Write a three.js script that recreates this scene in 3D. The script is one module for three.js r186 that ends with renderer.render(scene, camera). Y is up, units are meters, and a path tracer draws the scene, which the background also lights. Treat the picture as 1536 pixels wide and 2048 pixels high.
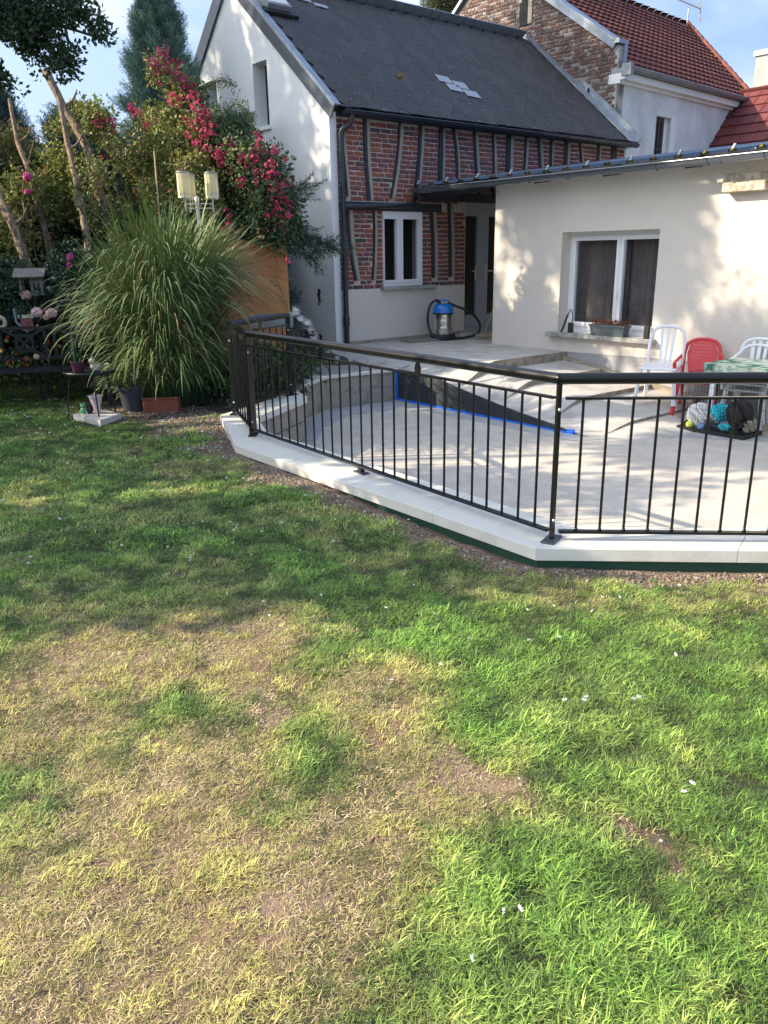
import * as THREE from 'three';
import { mergeGeometries } from 'three/addons/utils/BufferGeometryUtils.js';
import { RoundedBoxGeometry } from 'three/addons/geometries/RoundedBoxGeometry.js';

// ------------------------------------------------------------------ camera, sky, sun, exposure
const scene = new THREE.Scene();
const CAM = new THREE.Vector3(-7.54, 1.60, 10.5);
const camera = new THREE.PerspectiveCamera(65.51, 768 / 1024, 0.05, 400);
{
  const p = THREE.MathUtils.degToRad(17.965), r = THREE.MathUtils.degToRad(-0.909), y = THREE.MathUtils.degToRad(51.118);
  const fw = new THREE.Vector3(Math.cos(y) * Math.cos(p), -Math.sin(p), -Math.sin(y) * Math.cos(p));
  const rt = new THREE.Vector3(Math.sin(y), 0, Math.cos(y)), up = new THREE.Vector3().crossVectors(rt, fw);
  camera.position.copy(CAM);
  camera.up.copy(up.clone().multiplyScalar(Math.cos(r)).addScaledVector(rt, -Math.sin(r)));
  camera.lookAt(CAM.clone().add(fw));
}
const SUN = new THREE.Vector3(-0.734, 0.5, -0.459).normalize();
function rng(seed) { let a = seed >>> 0; return () => { a = (a + 0x6D2B79F5) | 0; let t = Math.imul(a ^ (a >>> 15), 1 | a); t = (t + Math.imul(t ^ (t >>> 7), 61 | t)) ^ t; return ((t ^ (t >>> 14)) >>> 0) / 4294967296; }; }
const clamp = (x, a = 0, b = 1) => Math.min(b, Math.max(a, x)), lerp = (a, b, t) => a + (b - a) * t;
const sstep = (a, b, x) => { const t = clamp((x - a) / (b - a)); return t * t * (3 - 2 * t); };
function hash2(x, y, s) { let h = Math.imul(x, 374761393) + Math.imul(y, 668265263) + Math.imul(s, 1274126177); h = Math.imul(h ^ (h >>> 13), 1274126177); return ((h ^ (h >>> 16)) >>> 0) / 4294967296; }
function vnoise(x, y, s, per = 0) {
  const xi = Math.floor(x), yi = Math.floor(y), fx = x - xi, fy = y - yi, u = fx * fx * (3 - 2 * fx), v = fy * fy * (3 - 2 * fy);
  const w = per ? (n) => ((n % per) + per) % per : (n) => n;
  return lerp(lerp(hash2(w(xi), w(yi), s), hash2(w(xi + 1), w(yi), s), u), lerp(hash2(w(xi), w(yi + 1), s), hash2(w(xi + 1), w(yi + 1), s), u), v);
}
function fbm(x, y, s, oct = 4, per = 0) { let a = 0.5, t = 0, n = 0; for (let o = 0; o < oct; o++) { t += a * vnoise(x, y, s + o, per); n += a; a *= 0.5; x *= 2; y *= 2; per *= 2; } return t / n; }
{
  const W = 1024, H = 512, d = new Float32Array(W * H * 4);
  for (let j = 0; j < H; j++) for (let i = 0; i < W; i++) {
    const el = ((j + 0.5) / H - 0.5) * Math.PI, az = ((i + 0.5) / W - 0.5) * 2 * Math.PI;
    const x = Math.cos(el) * Math.cos(az), z = Math.cos(el) * Math.sin(az), y = Math.sin(el);
    const c = x * SUN.x + y * SUN.y + z * SUN.z, k = (j * W + i) * 4, up = Math.max(0, y);
    const hz = Math.pow(1 - up, 3.2);
    let r = lerp(0.097, 0.265, hz), g = lerp(0.21, 0.38, hz), b = lerp(0.45, 0.56, hz);
    const glow = Math.pow(Math.max(0, c), 5) * 1.0 + Math.pow(clamp(c * 0.5 + 0.5), 3) * 0.58;
    r += glow * 1.0; g += glow * 0.96; b += glow * 0.86;
    const s = 1 / (up + 0.22), f = fbm(x * s * 1.6 + 11, z * s * 3.2 + 5, 7, 5);
    const cl = sstep(0.46, 0.80, f) * (0.16 + 0.75 * clamp(c * 0.5 + 0.5)) * sstep(0.0, 0.12, y);
    r = lerp(r, Math.max(r, 0.70), cl); g = lerp(g, Math.max(g, 0.71), cl); b = lerp(b, Math.max(b, 0.73), cl);
    if (y < 0) { const t = clamp(-y * 8); r = lerp(r, 0.13, t); g = lerp(g, 0.15, t); b = lerp(b, 0.10, t); }
    d[k] = r; d[k + 1] = g; d[k + 2] = b; d[k + 3] = 1;
  }
  const t = new THREE.DataTexture(d, W, H, THREE.RGBAFormat, THREE.FloatType);
  t.mapping = THREE.EquirectangularReflectionMapping; t.magFilter = THREE.LinearFilter; t.needsUpdate = true;
  scene.background = t; scene.environment = t;
}
const sun = new THREE.DirectionalLight(new THREE.Color().setRGB(1.0, 0.855, 0.64), 5.0);
sun.position.copy(SUN).multiplyScalar(60); sun.target.position.set(0, 0, 3);
sun.castShadow = true; sun.shadow.mapSize.set(4096, 4096);
Object.assign(sun.shadow.camera, { left: -25, right: 25, top: 25, bottom: -25, near: 1, far: 140 });
scene.add(sun, sun.target);
const renderer = new THREE.WebGLRenderer({ antialias: true });
renderer.toneMapping = THREE.LinearToneMapping; renderer.toneMappingExposure = 2.0;
renderer.shadowMap.enabled = true; renderer.setSize(768, 1024);

// ------------------------------------------------------------------ textures
const N = 512;
function field(cells, oct, seed) { const a = new Float32Array(N * N); for (let j = 0; j < N; j++) for (let i = 0; i < N; i++) a[j * N + i] = fbm(i / N * cells, j / N * cells, seed, oct, cells); return a; }
const F4 = field(4, 6, 3), F8 = field(8, 5, 19), F24 = field(24, 4, 41), F64 = field(64, 3, 77);
const WN = (() => { const r = rng(5), a = new Float32Array(N * N); for (let i = 0; i < a.length; i++) a[i] = r(); return a; })();
const enc = (v) => { v = clamp(v); return Math.round(255 * (v <= 0.0031308 ? v * 12.92 : 1.055 * Math.pow(v, 1 / 2.4) - 0.055)); };
function colorTex(fn, metres) {
  const d = new Uint8Array(N * N * 4);
  for (let i = 0; i < N * N; i++) { const c = fn(i, i % N, (i / N) | 0); d[i * 4] = enc(c[0]); d[i * 4 + 1] = enc(c[1]); d[i * 4 + 2] = enc(c[2]); d[i * 4 + 3] = 255; }
  const t = new THREE.DataTexture(d, N, N); t.colorSpace = THREE.SRGBColorSpace; t.wrapS = t.wrapT = THREE.RepeatWrapping; t.magFilter = THREE.LinearFilter; t.repeat.set(1 / metres, 1 / metres); t.needsUpdate = true; return t;
}
function grayTex(fn, metres) {
  const d = new Uint8Array(N * N * 4);
  for (let i = 0; i < N * N; i++) { const v = Math.round(255 * clamp(fn(i, i % N, (i / N) | 0))); d[i * 4] = d[i * 4 + 1] = d[i * 4 + 2] = v; d[i * 4 + 3] = 255; }
  const t = new THREE.DataTexture(d, N, N); t.wrapS = t.wrapT = THREE.RepeatWrapping; t.magFilter = THREE.LinearFilter; t.repeat.set(1 / metres, 1 / metres); t.needsUpdate = true; return t;
}
const mixc = (a, b, t) => [lerp(a[0], b[0], t), lerp(a[1], b[1], t), lerp(a[2], b[2], t)], mul = (a, k) => [a[0] * k, a[1] * k, a[2] * k];
function std(o) { const { color, ...rest } = o; const m = new THREE.MeshStandardMaterial({ roughness: 0.8, side: THREE.DoubleSide, ...rest }); if (color) m.color.setRGB(...color); return m; }
function phys(o) { const { color, ...rest } = o; const m = new THREE.MeshPhysicalMaterial({ roughness: 0.5, side: THREE.DoubleSide, ...rest }); if (color) m.color.setRGB(...color); return m; }
const plain = (r, g, b, rough = 0.7, metal = 0) => std({ color: [r, g, b], roughness: rough, metalness: metal });
const bumpFine = grayTex((i) => 0.5 * F64[i] + 0.5 * WN[i], 0.35), bumpMid = grayTex((i) => F24[i] * 0.7 + F64[i] * 0.3, 0.6), bumpCoarse = grayTex((i) => F8[i] * 0.6 + F24[i] * 0.4, 1.2);
const MAT = {
  cream: std({ map: colorTex((i) => mul([0.685, 0.632, 0.562], 0.93 + 0.12 * (F4[i] - 0.5) + 0.06 * (F64[i] - 0.5)), 2.6), bumpMap: bumpFine, bumpScale: 0.0015, roughness: 0.93 }),
  white: std({ map: colorTex((i) => mul([0.85, 0.85, 0.84], 0.94 + 0.10 * (F4[i] - 0.5) + 0.05 * (F64[i] - 0.5)), 2.9), bumpMap: bumpFine, bumpScale: 0.0015, roughness: 0.93 }),
  oldwhite: std({ map: colorTex((i, x, y) => mul([0.80, 0.79, 0.77], 0.86 + 0.34 * (F8[i] - 0.5) + 0.12 * (F64[i] - 0.5) - 0.14 * sstep(0.55, 0.8, F4[(y >> 2) * N + x])), 3.2), bumpMap: bumpMid, bumpScale: 0.004, roughness: 0.95 }),
  plinth: std({ map: colorTex((i) => mul([0.36, 0.36, 0.37], 0.9 + 0.25 * (F8[i] - 0.5)), 1.5), roughness: 0.95 }),
  slab: std({ map: colorTex((i) => mul(mixc([0.47, 0.445, 0.41], [0.37, 0.345, 0.31], sstep(0.45, 0.75, F8[i])), 0.95 + 0.3 * (F24[i] - 0.5) + 0.12 * (WN[i] - 0.5)), 2.2), bumpMap: bumpMid, bumpScale: 0.003, roughness: 0.9 }),
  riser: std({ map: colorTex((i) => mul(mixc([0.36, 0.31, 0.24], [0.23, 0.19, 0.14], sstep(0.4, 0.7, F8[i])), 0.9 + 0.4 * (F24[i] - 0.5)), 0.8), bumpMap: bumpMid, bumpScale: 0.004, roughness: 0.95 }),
  block: std({ map: colorTex((i) => mul(mixc([0.36, 0.32, 0.265], [0.24, 0.21, 0.175], sstep(0.5, 0.78, F8[i])), 0.95 + 0.35 * (F64[i] - 0.5) + 0.2 * (WN[i] - 0.5)), 0.9), bumpMap: bumpFine, bumpScale: 0.004, roughness: 0.95 }),
  coping: std({ map: colorTex((i) => mul(mixc([0.66, 0.635, 0.56], [0.57, 0.54, 0.46], sstep(0.5, 0.8, F8[i])), 0.97 + 0.08 * (F24[i] - 0.5)), 1.6), bumpMap: bumpMid, bumpScale: 0.0012, roughness: 0.75 }),
  mortar: std({ map: colorTex((i) => mul(mixc([0.64, 0.55, 0.50], [0.46, 0.38, 0.33], sstep(0.4, 0.75, F24[i])), 0.9 + 0.3 * (WN[i] - 0.5)), 0.7), bumpMap: bumpFine, bumpScale: 0.003, roughness: 0.97 }),
  oldmortar: std({ map: colorTex((i) => mul(mixc([0.50, 0.46, 0.42], [0.22, 0.19, 0.17], sstep(0.36, 0.66, F8[i])), 0.9 + 0.5 * (F64[i] - 0.5)), 1.8), bumpMap: bumpMid, bumpScale: 0.006, roughness: 0.97 }),
  patio: std({ map: colorTex((i) => { const s = WN[i]; const c = s < 0.12 ? [0.19, 0.17, 0.15] : s > 0.86 ? [0.70, 0.66, 0.60] : [0.56, 0.505, 0.43]; return mul(mixc(c, [0.54, 0.49, 0.42], 0.25), 0.94 + 0.35 * (F8[i] - 0.5)); }, 1.4), bumpMap: grayTex((i) => WN[i], 1.4), bumpScale: 0.004, roughness: 0.95 }),
  gravel: std({ map: colorTex((i) => { const s = WN[i]; return mul(mixc([0.20, 0.20, 0.20], [0.42, 0.40, 0.38], s), 0.75 + 0.6 * F24[i]); }, 0.8), bumpMap: grayTex((i) => 0.5 * WN[i] + 0.5 * F64[i], 0.8), bumpScale: 0.01, roughness: 0.95 }),
  ground: std({ vertexColors: true, map: colorTex((i) => { const k = 0.66 + 0.5 * F64[i] + 0.35 * (WN[i] - 0.5); return [k, k * 0.98, k * 0.95]; }, 0.5), bumpMap: grayTex((i) => 0.5 * F64[i] + 0.3 * WN[i] + 0.2 * F24[i], 0.5), bumpScale: 0.012, roughness: 1 }),
  navy: phys({ color: [0.014, 0.018, 0.028], roughness: 0.38, clearcoat: 0.25 }),
  timber: std({ map: colorTex((i, x, y) => mul([0.021, 0.024, 0.034], 0.7 + 0.9 * F24[((y >> 3) + x * 0) * N + ((x * 3) % N)] ), 0.8), bumpMap: bumpMid, bumpScale: 0.003, roughness: 0.7 }),
  timberEdge: std({ map: colorTex((i) => mul(mixc([0.40, 0.35, 0.28], [0.27, 0.23, 0.18], F24[i]), 0.8 + 0.5 * F64[i]), 0.5), bumpMap: bumpMid, bumpScale: 0.004, roughness: 0.95 }),
  pvc: phys({ color: [0.76, 0.77, 0.78], roughness: 0.3, clearcoat: 0.2 }),
  zinc: std({ map: colorTex((i) => mul([0.34, 0.385, 0.44], 0.82 + 0.5 * (F8[i] - 0.5)), 0.9), roughness: 0.42, metalness: 0.3 }),
  zincDull: std({ map: colorTex((i) => mul([0.33, 0.36, 0.39], 0.85 + 0.5 * (F8[i] - 0.5)), 0.9), roughness: 0.55, metalness: 0.35 }),
  darkMetal: std({ color: [0.050, 0.060, 0.080], roughness: 0.42, metalness: 0.1 }),
  silver: std({ color: [0.62, 0.63, 0.65], roughness: 0.3, metalness: 0.85 }),
  black: phys({ color: [0.006, 0.006, 0.007], roughness: 0.3, specularIntensity: 0.6, clearcoat: 0.25, clearcoatRoughness: 0.12 }),
  blackMatt: plain(0.014, 0.014, 0.016, 0.6),
  glass: phys({ color: [0.9, 0.93, 0.95], roughness: 0.02, transmission: 1, thickness: 0 }),
  room: plain(0.02, 0.02, 0.024, 0.95),
  stone: std({ map: colorTex((i) => mul(mixc([0.33, 0.325, 0.30], [0.20, 0.20, 0.185], sstep(0.4, 0.7, F8[i])), 0.85 + 0.4 * F64[i]), 0.8), bumpMap: bumpMid, bumpScale: 0.004, roughness: 0.9 }),
  wood: std({ map: colorTex((i, x, y) => mul(mixc([0.33, 0.24, 0.15], [0.20, 0.14, 0.09], F24[y * N + ((x >> 3) % N)]), 0.8 + 0.5 * F64[i]), 0.5), bumpMap: bumpMid, bumpScale: 0.003, roughness: 0.85 }),
  greyWood: std({ map: colorTex((i) => mul(mixc([0.26, 0.235, 0.20], [0.13, 0.115, 0.10], F24[i]), 0.8 + 0.5 * F64[i]), 0.4), bumpMap: bumpMid, bumpScale: 0.006, roughness: 0.95 }),
  bark: std({ map: colorTex((i, x, y) => mul(mixc([0.30, 0.22, 0.155], [0.10, 0.07, 0.05], sstep(0.3, 0.7, F24[((y >> 2)) * N + ((x * 2) % N)])), 0.7 + 0.6 * F64[i]), 0.5), bumpMap: bumpCoarse, bumpScale: 0.025, roughness: 0.95 }),
  darkBark: std({ color: [0.06, 0.045, 0.035], bumpMap: bumpCoarse, bumpScale: 0.02, roughness: 0.95 }),
  orange: std({ map: colorTex((i) => mul([0.72, 0.31, 0.125], 0.9 + 0.35 * (F8[i] - 0.5) + 0.1 * (F64[i] - 0.5)), 1.4), bumpMap: bumpFine, bumpScale: 0.002, roughness: 0.9 }),
  greenPaint: plain(0.012, 0.055, 0.03, 0.6),
  membrane: std({ map: colorTex((i) => mul([0.022, 0.030, 0.038], 0.8 + 0.6 * F24[i]), 0.9), bumpMap: bumpFine, bumpScale: 0.002, roughness: 0.5 }),
  tape: plain(0.015, 0.16, 0.78, 0.5),
  terracotta: plain(0.27, 0.085, 0.05, 0.85),
  plasticWhite: phys({ color: [0.74, 0.75, 0.78], roughness: 0.4 }),
  plasticRed: phys({ color: [0.58, 0.045, 0.05], roughness: 0.45 }),
  plasticGreen: phys({ color: [0.02, 0.22, 0.12], roughness: 0.45 }),
  leaf: phys({ color: [1, 1, 1], roughness: 0.75, transmission: 0.34, thickness: 0 }),
  leafDense: std({ color: [1, 1, 1], roughness: 0.8 }),
  blade: phys({ color: [1, 1, 1], roughness: 0.75, transmission: 0.22, thickness: 0 }),
};

// ------------------------------------------------------------------ scene helpers
const taken = new Map();
function numbered(n) { const k = taken.get(n) ?? 0; taken.set(n, k + 1); return k ? `${n}_${String(k).padStart(3, '0')}` : n; }
function tag(o, label, category, group, kind) { if (label) o.userData.label = label; if (category) o.userData.category = category; if (group) o.userData.group = group; if (kind) o.userData.kind = kind; return o; }
function thing(name, label, category, p = [0, 0, 0], turn = 0, group) { const o = new THREE.Group(); o.name = numbered(name); o.position.set(...p); o.rotation.y = turn; scene.add(o); return tag(o, label, category, group); }
function part(name, geo, mat, parent, kind) { const m = new THREE.Mesh(geo, mat); m.name = parent ? name : numbered(name); m.castShadow = m.receiveShadow = true; (parent ?? scene).add(m); if (kind) m.userData.kind = kind; return m; }
function group(name, parent) { const g = new THREE.Group(); g.name = name; parent.add(g); return g; }
function copyOf(o, label, p, turn, grp) { const c = o.clone(); c.name = numbered(o.name.replace(/_\d{3}$/, '')); scene.add(c); if (p) c.position.set(...p); if (turn !== undefined) c.rotation.y = turn; c.userData = { ...o.userData }; tag(c, label, null, grp); return c; }
function clean(g) { g = g.index ? g.toNonIndexed() : g; for (const k of Object.keys(g.attributes)) if (!['position', 'normal', 'uv'].includes(k)) g.deleteAttribute(k); if (!g.attributes.uv) g.setAttribute('uv', new THREE.BufferAttribute(new Float32Array(g.attributes.position.count * 2), 2)); if (!g.attributes.normal) g.computeVertexNormals(); return g; }
function boxUV(g) {
  g = clean(g); const p = g.attributes.position, n = g.attributes.normal, uv = g.attributes.uv;
  for (let f = 0; f < p.count; f += 3) {
    let nx = 0, ny = 0, nz = 0; for (let k = 0; k < 3; k++) { nx += Math.abs(n.getX(f + k)); ny += Math.abs(n.getY(f + k)); nz += Math.abs(n.getZ(f + k)); }
    for (let k = 0; k < 3; k++) { const i = f + k, x = p.getX(i), y = p.getY(i), z = p.getZ(i); if (nx >= ny && nx >= nz) uv.setXY(i, z, y); else if (ny >= nz) uv.setXY(i, x, z); else uv.setXY(i, x, y); }
  }
  return g;
}
const joined = (list) => boxUV(mergeGeometries(list.map(clean)));
function box(x, y, z, w, h, d, r = 0) { const g = r ? new RoundedBoxGeometry(w, h, d, 1, r) : new THREE.BoxGeometry(w, h, d); g.translate(x, y, z); return boxUV(g); }
function span(x0, x1, y0, y1, z0, z1, r = 0) { return box((x0 + x1) / 2, (y0 + y1) / 2, (z0 + z1) / 2, x1 - x0, y1 - y0, z1 - z0, r); }
const V = (a) => Array.isArray(a) ? new THREE.Vector3(...a) : a;
function rod(a, b, r0, r1 = r0, seg = 10) { a = V(a); b = V(b); const d = b.clone().sub(a), l = d.length(), g = new THREE.CylinderGeometry(r1, r0, l, seg); g.applyQuaternion(new THREE.Quaternion().setFromUnitVectors(new THREE.Vector3(0, 1, 0), d.normalize())); g.translate((a.x + b.x) / 2, (a.y + b.y) / 2, (a.z + b.z) / 2); return clean(g); }
function bar(a, b, w, h, roll = 0) { a = V(a); b = V(b); const d = b.clone().sub(a), l = d.length(); d.normalize(); const up = Math.abs(d.y) > 0.99 ? new THREE.Vector3(1, 0, 0) : new THREE.Vector3(0, 1, 0); const s = new THREE.Vector3().crossVectors(d, up).normalize(), u = new THREE.Vector3().crossVectors(s, d); const g = new THREE.BoxGeometry(w, h, l); g.rotateZ(roll); g.applyMatrix4(new THREE.Matrix4().makeBasis(s, u, d.clone().negate())); g.translate((a.x + b.x) / 2, (a.y + b.y) / 2, (a.z + b.z) / 2); return clean(g); }
function tube(pts, r, seg = 24, rad = 8) { return clean(new THREE.TubeGeometry(new THREE.CatmullRomCurve3(pts.map(V)), seg, r, rad)); }
function taperTube(pts, r0, r1, seg = 14, rad = 8, wob = 0, seed = 1) {
  const c = new THREE.CatmullRomCurve3(pts.map(V)), g = new THREE.TubeGeometry(c, seg, 1, rad), p = g.attributes.position, rr = rng(seed);
  const jit = Array.from({ length: (seg + 1) * (rad + 1) }, () => 1 + wob * (rr() - 0.5));
  for (let i = 0; i <= seg; i++) { const o = c.getPointAt(i / seg), r = lerp(r0, r1, i / seg); for (let j = 0; j <= rad; j++) { const k = i * (rad + 1) + j, q = jit[i * (rad + 1) + (j % rad)]; p.setXYZ(k, o.x + (p.getX(k) - o.x) * r * q, o.y + (p.getY(k) - o.y) * r * q, o.z + (p.getZ(k) - o.z) * r * q); } }
  g.computeVertexNormals(); return boxUV(g);
}
function lathe(pts, seg = 20) { return clean(new THREE.LatheGeometry(pts.map(([x, y]) => new THREE.Vector2(x, y)), seg)); }
// prism over a polygon in (x, z), from y0 to y1, slightly bevelled
function prism(poly, y0, y1, bevel = 0) {
  const s = new THREE.Shape(poly.map(([x, z]) => new THREE.Vector2(x, -z)));
  const g = new THREE.ExtrudeGeometry(s, { depth: y1 - y0 - 2 * bevel, bevelEnabled: bevel > 0, bevelThickness: bevel, bevelSize: bevel, bevelOffset: -bevel, bevelSegments: 1, curveSegments: 4 });
  g.rotateX(-Math.PI / 2); g.translate(0, y0 + bevel, 0); return boxUV(g);
}
// wall in the plane x = const: outline and holes in (z, y), thickness towards +x
function wallX(x, poly, holes, thick) {
  const s = new THREE.Shape(poly.map(([z, y]) => new THREE.Vector2(z, y)));
  for (const h of holes) s.holes.push(new THREE.Path(h.map(([z, y]) => new THREE.Vector2(z, y))));
  const g = new THREE.ExtrudeGeometry(s, { depth: thick, bevelEnabled: false }); g.applyMatrix4(new THREE.Matrix4().set(0, 0, 1, x, 0, 1, 0, 0, 1, 0, 0, 0, 0, 0, 0, 1)); g.computeVertexNormals(); return boxUV(g);
}
const rect = (z0, z1, y0, y1) => [[z0, y0], [z1, y0], [z1, y1], [z0, y1]];
// wall in the plane z = const: outline in (x, y), thickness towards -z
function wallZ(z, poly, holes, thick) {
  const s = new THREE.Shape(poly.map(([x, y]) => new THREE.Vector2(x, y)));
  for (const h of holes) s.holes.push(new THREE.Path(h.map(([x, y]) => new THREE.Vector2(x, y))));
  const g = new THREE.ExtrudeGeometry(s, { depth: thick, bevelEnabled: false }); g.translate(0, 0, z - thick); return boxUV(g);
}
const dist = (x, y, z) => Math.hypot(x - CAM.x, y - CAM.y, z - CAM.z);
const PART_LIMIT = 296;
// many alike pieces: the nearest as meshes of their own, what is left as one joined part
function pieces(name, specs, parent, near = (s) => dist(...s.p)) {
  specs.sort((a, b) => near(a) - near(b));
  specs.slice(0, PART_LIMIT).forEach((s) => { const m = part(name, s.geo, s.mat, parent); m.position.set(...s.p); if (s.q) m.quaternion.copy(s.q); m.scale.set(...s.s); });
  const rest = new Map();
  for (const s of specs.slice(PART_LIMIT)) { const g = clean(s.geo.clone()); g.applyMatrix4(new THREE.Matrix4().compose(V(s.p), s.q ?? new THREE.Quaternion(), V(s.s))); if (!rest.has(s.mat)) rest.set(s.mat, []); rest.get(s.mat).push(g); }
  let k = 0; for (const [m, l] of rest) part(name + '_field', mergeGeometries(l), m, parent, 'stuff'), k++;
}
// unit piece with a chamfered, uneven front face (front = +z)
function chamfered(seed, c = 0.09, jit = 0.05, depth = 1) {
  const r = rng(seed), j = () => (r() - 0.5) * jit, P = [], I = [];
  const back = [[-.5, -.5], [.5, -.5], [.5, .5], [-.5, .5]];
  const mid = back.map(([x, y]) => [x + j() * 0.4, y + j()]), fr = mid.map(([x, y]) => [x * (1 - c * 0.45) + j() * 0.2, y * (1 - c * 2) + j() * 0.3]);
  for (const [x, y] of back) P.push(x, y, -depth); for (const [x, y] of mid) P.push(x, y, -0.25 * depth); for (const [x, y] of fr) P.push(x, y, j() * 0.6);
  for (let k = 0; k < 4; k++) { const n = (k + 1) % 4; I.push(k, n, 4 + n, k, 4 + n, 4 + k, 4 + k, 4 + n, 8 + n, 4 + k, 8 + n, 8 + k); }
  I.push(8, 9, 10, 8, 10, 11);
  const g = new THREE.BufferGeometry(); g.setAttribute('position', new THREE.Float32BufferAttribute(P, 3)); g.setIndex(I);
  const f = g.toNonIndexed(); f.computeVertexNormals(); const p = f.attributes.position, uv = new Float32Array(p.count * 2); const ox = r() * 3, oy = r() * 3; for (let i = 0; i < p.count; i++) { uv[i * 2] = p.getX(i) * 0.22 + ox; uv[i * 2 + 1] = p.getY(i) * 0.06 + oy; } f.setAttribute('uv', new THREE.BufferAttribute(uv, 2)); return f;
}
const brickGeos = [1, 2, 3, 4, 5, 6].map((s) => chamfered(s * 31, 0.1, 0.12));
const brickBump = grayTex((i) => 0.5 * F24[i] + 0.5 * F64[i], 0.25);
function brickMat(c, dirty = 0.35) { return std({ map: colorTex((i) => mul(mixc(c, [0.40, 0.30, 0.26], sstep(0.56, 0.85, F24[i]) * dirty), 0.72 + 0.6 * F64[i]), 0.3), bumpMap: brickBump, bumpScale: 0.003, roughness: 0.92 }); }
const brickMats = [brickMat([0.235, 0.060, 0.038], 0.55), brickMat([0.185, 0.050, 0.040], 0.7), brickMat([0.275, 0.080, 0.038], 0.5), brickMat([0.145, 0.048, 0.046], 0.7), brickMat([0.075, 0.05, 0.055], 0.4)];
const oldBrickMats = [brickMat([0.125, 0.062, 0.050], 0.9), brickMat([0.085, 0.048, 0.044], 0.7), brickMat([0.155, 0.092, 0.072], 1), brickMat([0.25, 0.215, 0.19], 0.8)];
function instanced(name, geo, mat, mats4, cols, parent, kind) {
  const m = new THREE.InstancedMesh(geo, mat, mats4.length); m.name = parent ? name : numbered(name); m.castShadow = m.receiveShadow = true;
  mats4.forEach((x, i) => m.setMatrixAt(i, x)); if (cols) cols.forEach((c, i) => m.setColorAt(i, c)); (parent ?? scene).add(m); if (kind) m.userData.kind = kind; return m;
}
const C3 = (r, g, b) => new THREE.Color().setRGB(r, g, b);

// ------------------------------------------------------------------ ground
const HOLE = [[-4.40, 7.93], [0.45, 12.45], [8.9, 12.45], [8.9, 0.1], [-0.3, 0.1], [-0.32, 1.75], [-1.42, 1.72], [-2.0, 2.06], [-2.66, 2.92], [-3.86, 3.50], [-4.38, 4.74]];
function inPoly(x, z, P) { let c = false; for (let i = 0, j = P.length - 1; i < P.length; j = i++) if ((P[i][1] > z) !== (P[j][1] > z) && x < (P[j][0] - P[i][0]) * (z - P[i][1]) / (P[j][1] - P[i][1]) + P[i][0]) c = !c; return c; }
function segDist(x, z, a, b) { const dx = b[0] - a[0], dz = b[1] - a[1], t = clamp(((x - a[0]) * dx + (z - a[1]) * dz) / (dx * dx + dz * dz)); return Math.hypot(x - a[0] - t * dx, z - a[1] - t * dz); }
const WALLPATH = [[0.35, 12.45], [-4.46, 7.95], [-4.45, 4.72], [-3.91, 3.455]];
const wallDist = (x, z) => Math.min(segDist(x, z, WALLPATH[0], WALLPATH[1]), segDist(x, z, WALLPATH[1], WALLPATH[2]), segDist(x, z, WALLPATH[2], WALLPATH[3]));
const blob = (x, z, b) => { const dx = (x - b[0]), dz = (z - b[1]); return Math.exp(-(dx * dx + dz * dz) / (b[2] * b[2])) * (b[3] ?? 1); };
const BARE = [[-6.30, 8.22, 0.13, 1.3], [-6.22, 8.05, 0.07], [-5.98, 9.04, 0.10, 1.3], [-5.97, 8.86, 0.12, 1.2], [-5.90, 9.10, 0.07, 1], [-6.74, 9.07, 0.10, 1.4], [-6.63, 9.03, 0.09, 0.9], [-5.79, 9.42, 0.06, 1.4], [-5.80, 9.52, 0.06, 1.3], [-5.83, 9.62, 0.05, 1], [-6.40, 8.84, 0.07, 0.9], [-5.91, 7.62, 0.10, 0.8], [-6.7, 7.25, 0.12, 0.7], [-7.0, 8.7, 0.08, 0.8], [-7.15, 9.0, 0.06, 0.9], [-4.62, 6.32, 0.18, 1.0], [-4.7, 5.55, 0.28, 1.0], [-4.6, 7.2, 0.14, 0.9], [-4.25, 3.5, 0.42, 0.9], [-4.7, 3.4, 0.3, 0.55], [-4.05, 2.8, 0.45, 1.2], [-3.9, 1.9, 0.7, 2], [-4.6, 4.3, 0.25, 1]];
const DRY = [[-6.25, 7.75, 0.34, 1], [-5.9, 7.7, 0.28, 1], [-5.79, 8.25, 0.30, 0.9], [-6.6, 7.25, 0.38, 0.9], [-6.94, 8.72, 0.42, 0.95], [-6.9, 8.05, 0.45, 0.9], [-7.25, 8.75, 0.4, 0.9], [-6.37, 8.86, 0.26, 1], [-6.05, 8.5, 0.26, 0.9], [-6.6, 9.1, 0.26, 1], [-7.5, 9.2, 0.5, 0.8], [-6.0, 9.05, 0.26, 0.9], [-5.8, 9.5, 0.16, 0.8], [-4.95, 7.92, 0.22, 0.5], [-4.6, 8.25, 0.28, 0.8], [-4.1, 8.55, 0.3, 0.7], [-3.6, 9.0, 0.3, 0.7], [-5.1, 4.6, 0.5, 0.55], [-5.6, 6.55, 0.3, 0.3], [-7.3, 7.3, 0.4, 0.6], [-4.9, 5.2, 0.4, 0.5], [-6.6, 8.35, 0.3, 0.5]];
const LUSH = [[-6.52, 7.92, 0.13, 0.8], [-6.35, 8.62, 0.16, 0.7], [-6.2, 8.42, 0.14, 0.6], [-5.95, 7.98, 0.16, 0.6], [-5.2, 8.9, 0.5, 0.9], [-5.6, 9.15, 0.25, 0.6], [-6.1, 9.5, 0.25, 0.7], [-6.4, 9.5, 0.3, 0.6], [-5.3, 8.2, 0.3, 0.9]];
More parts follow.
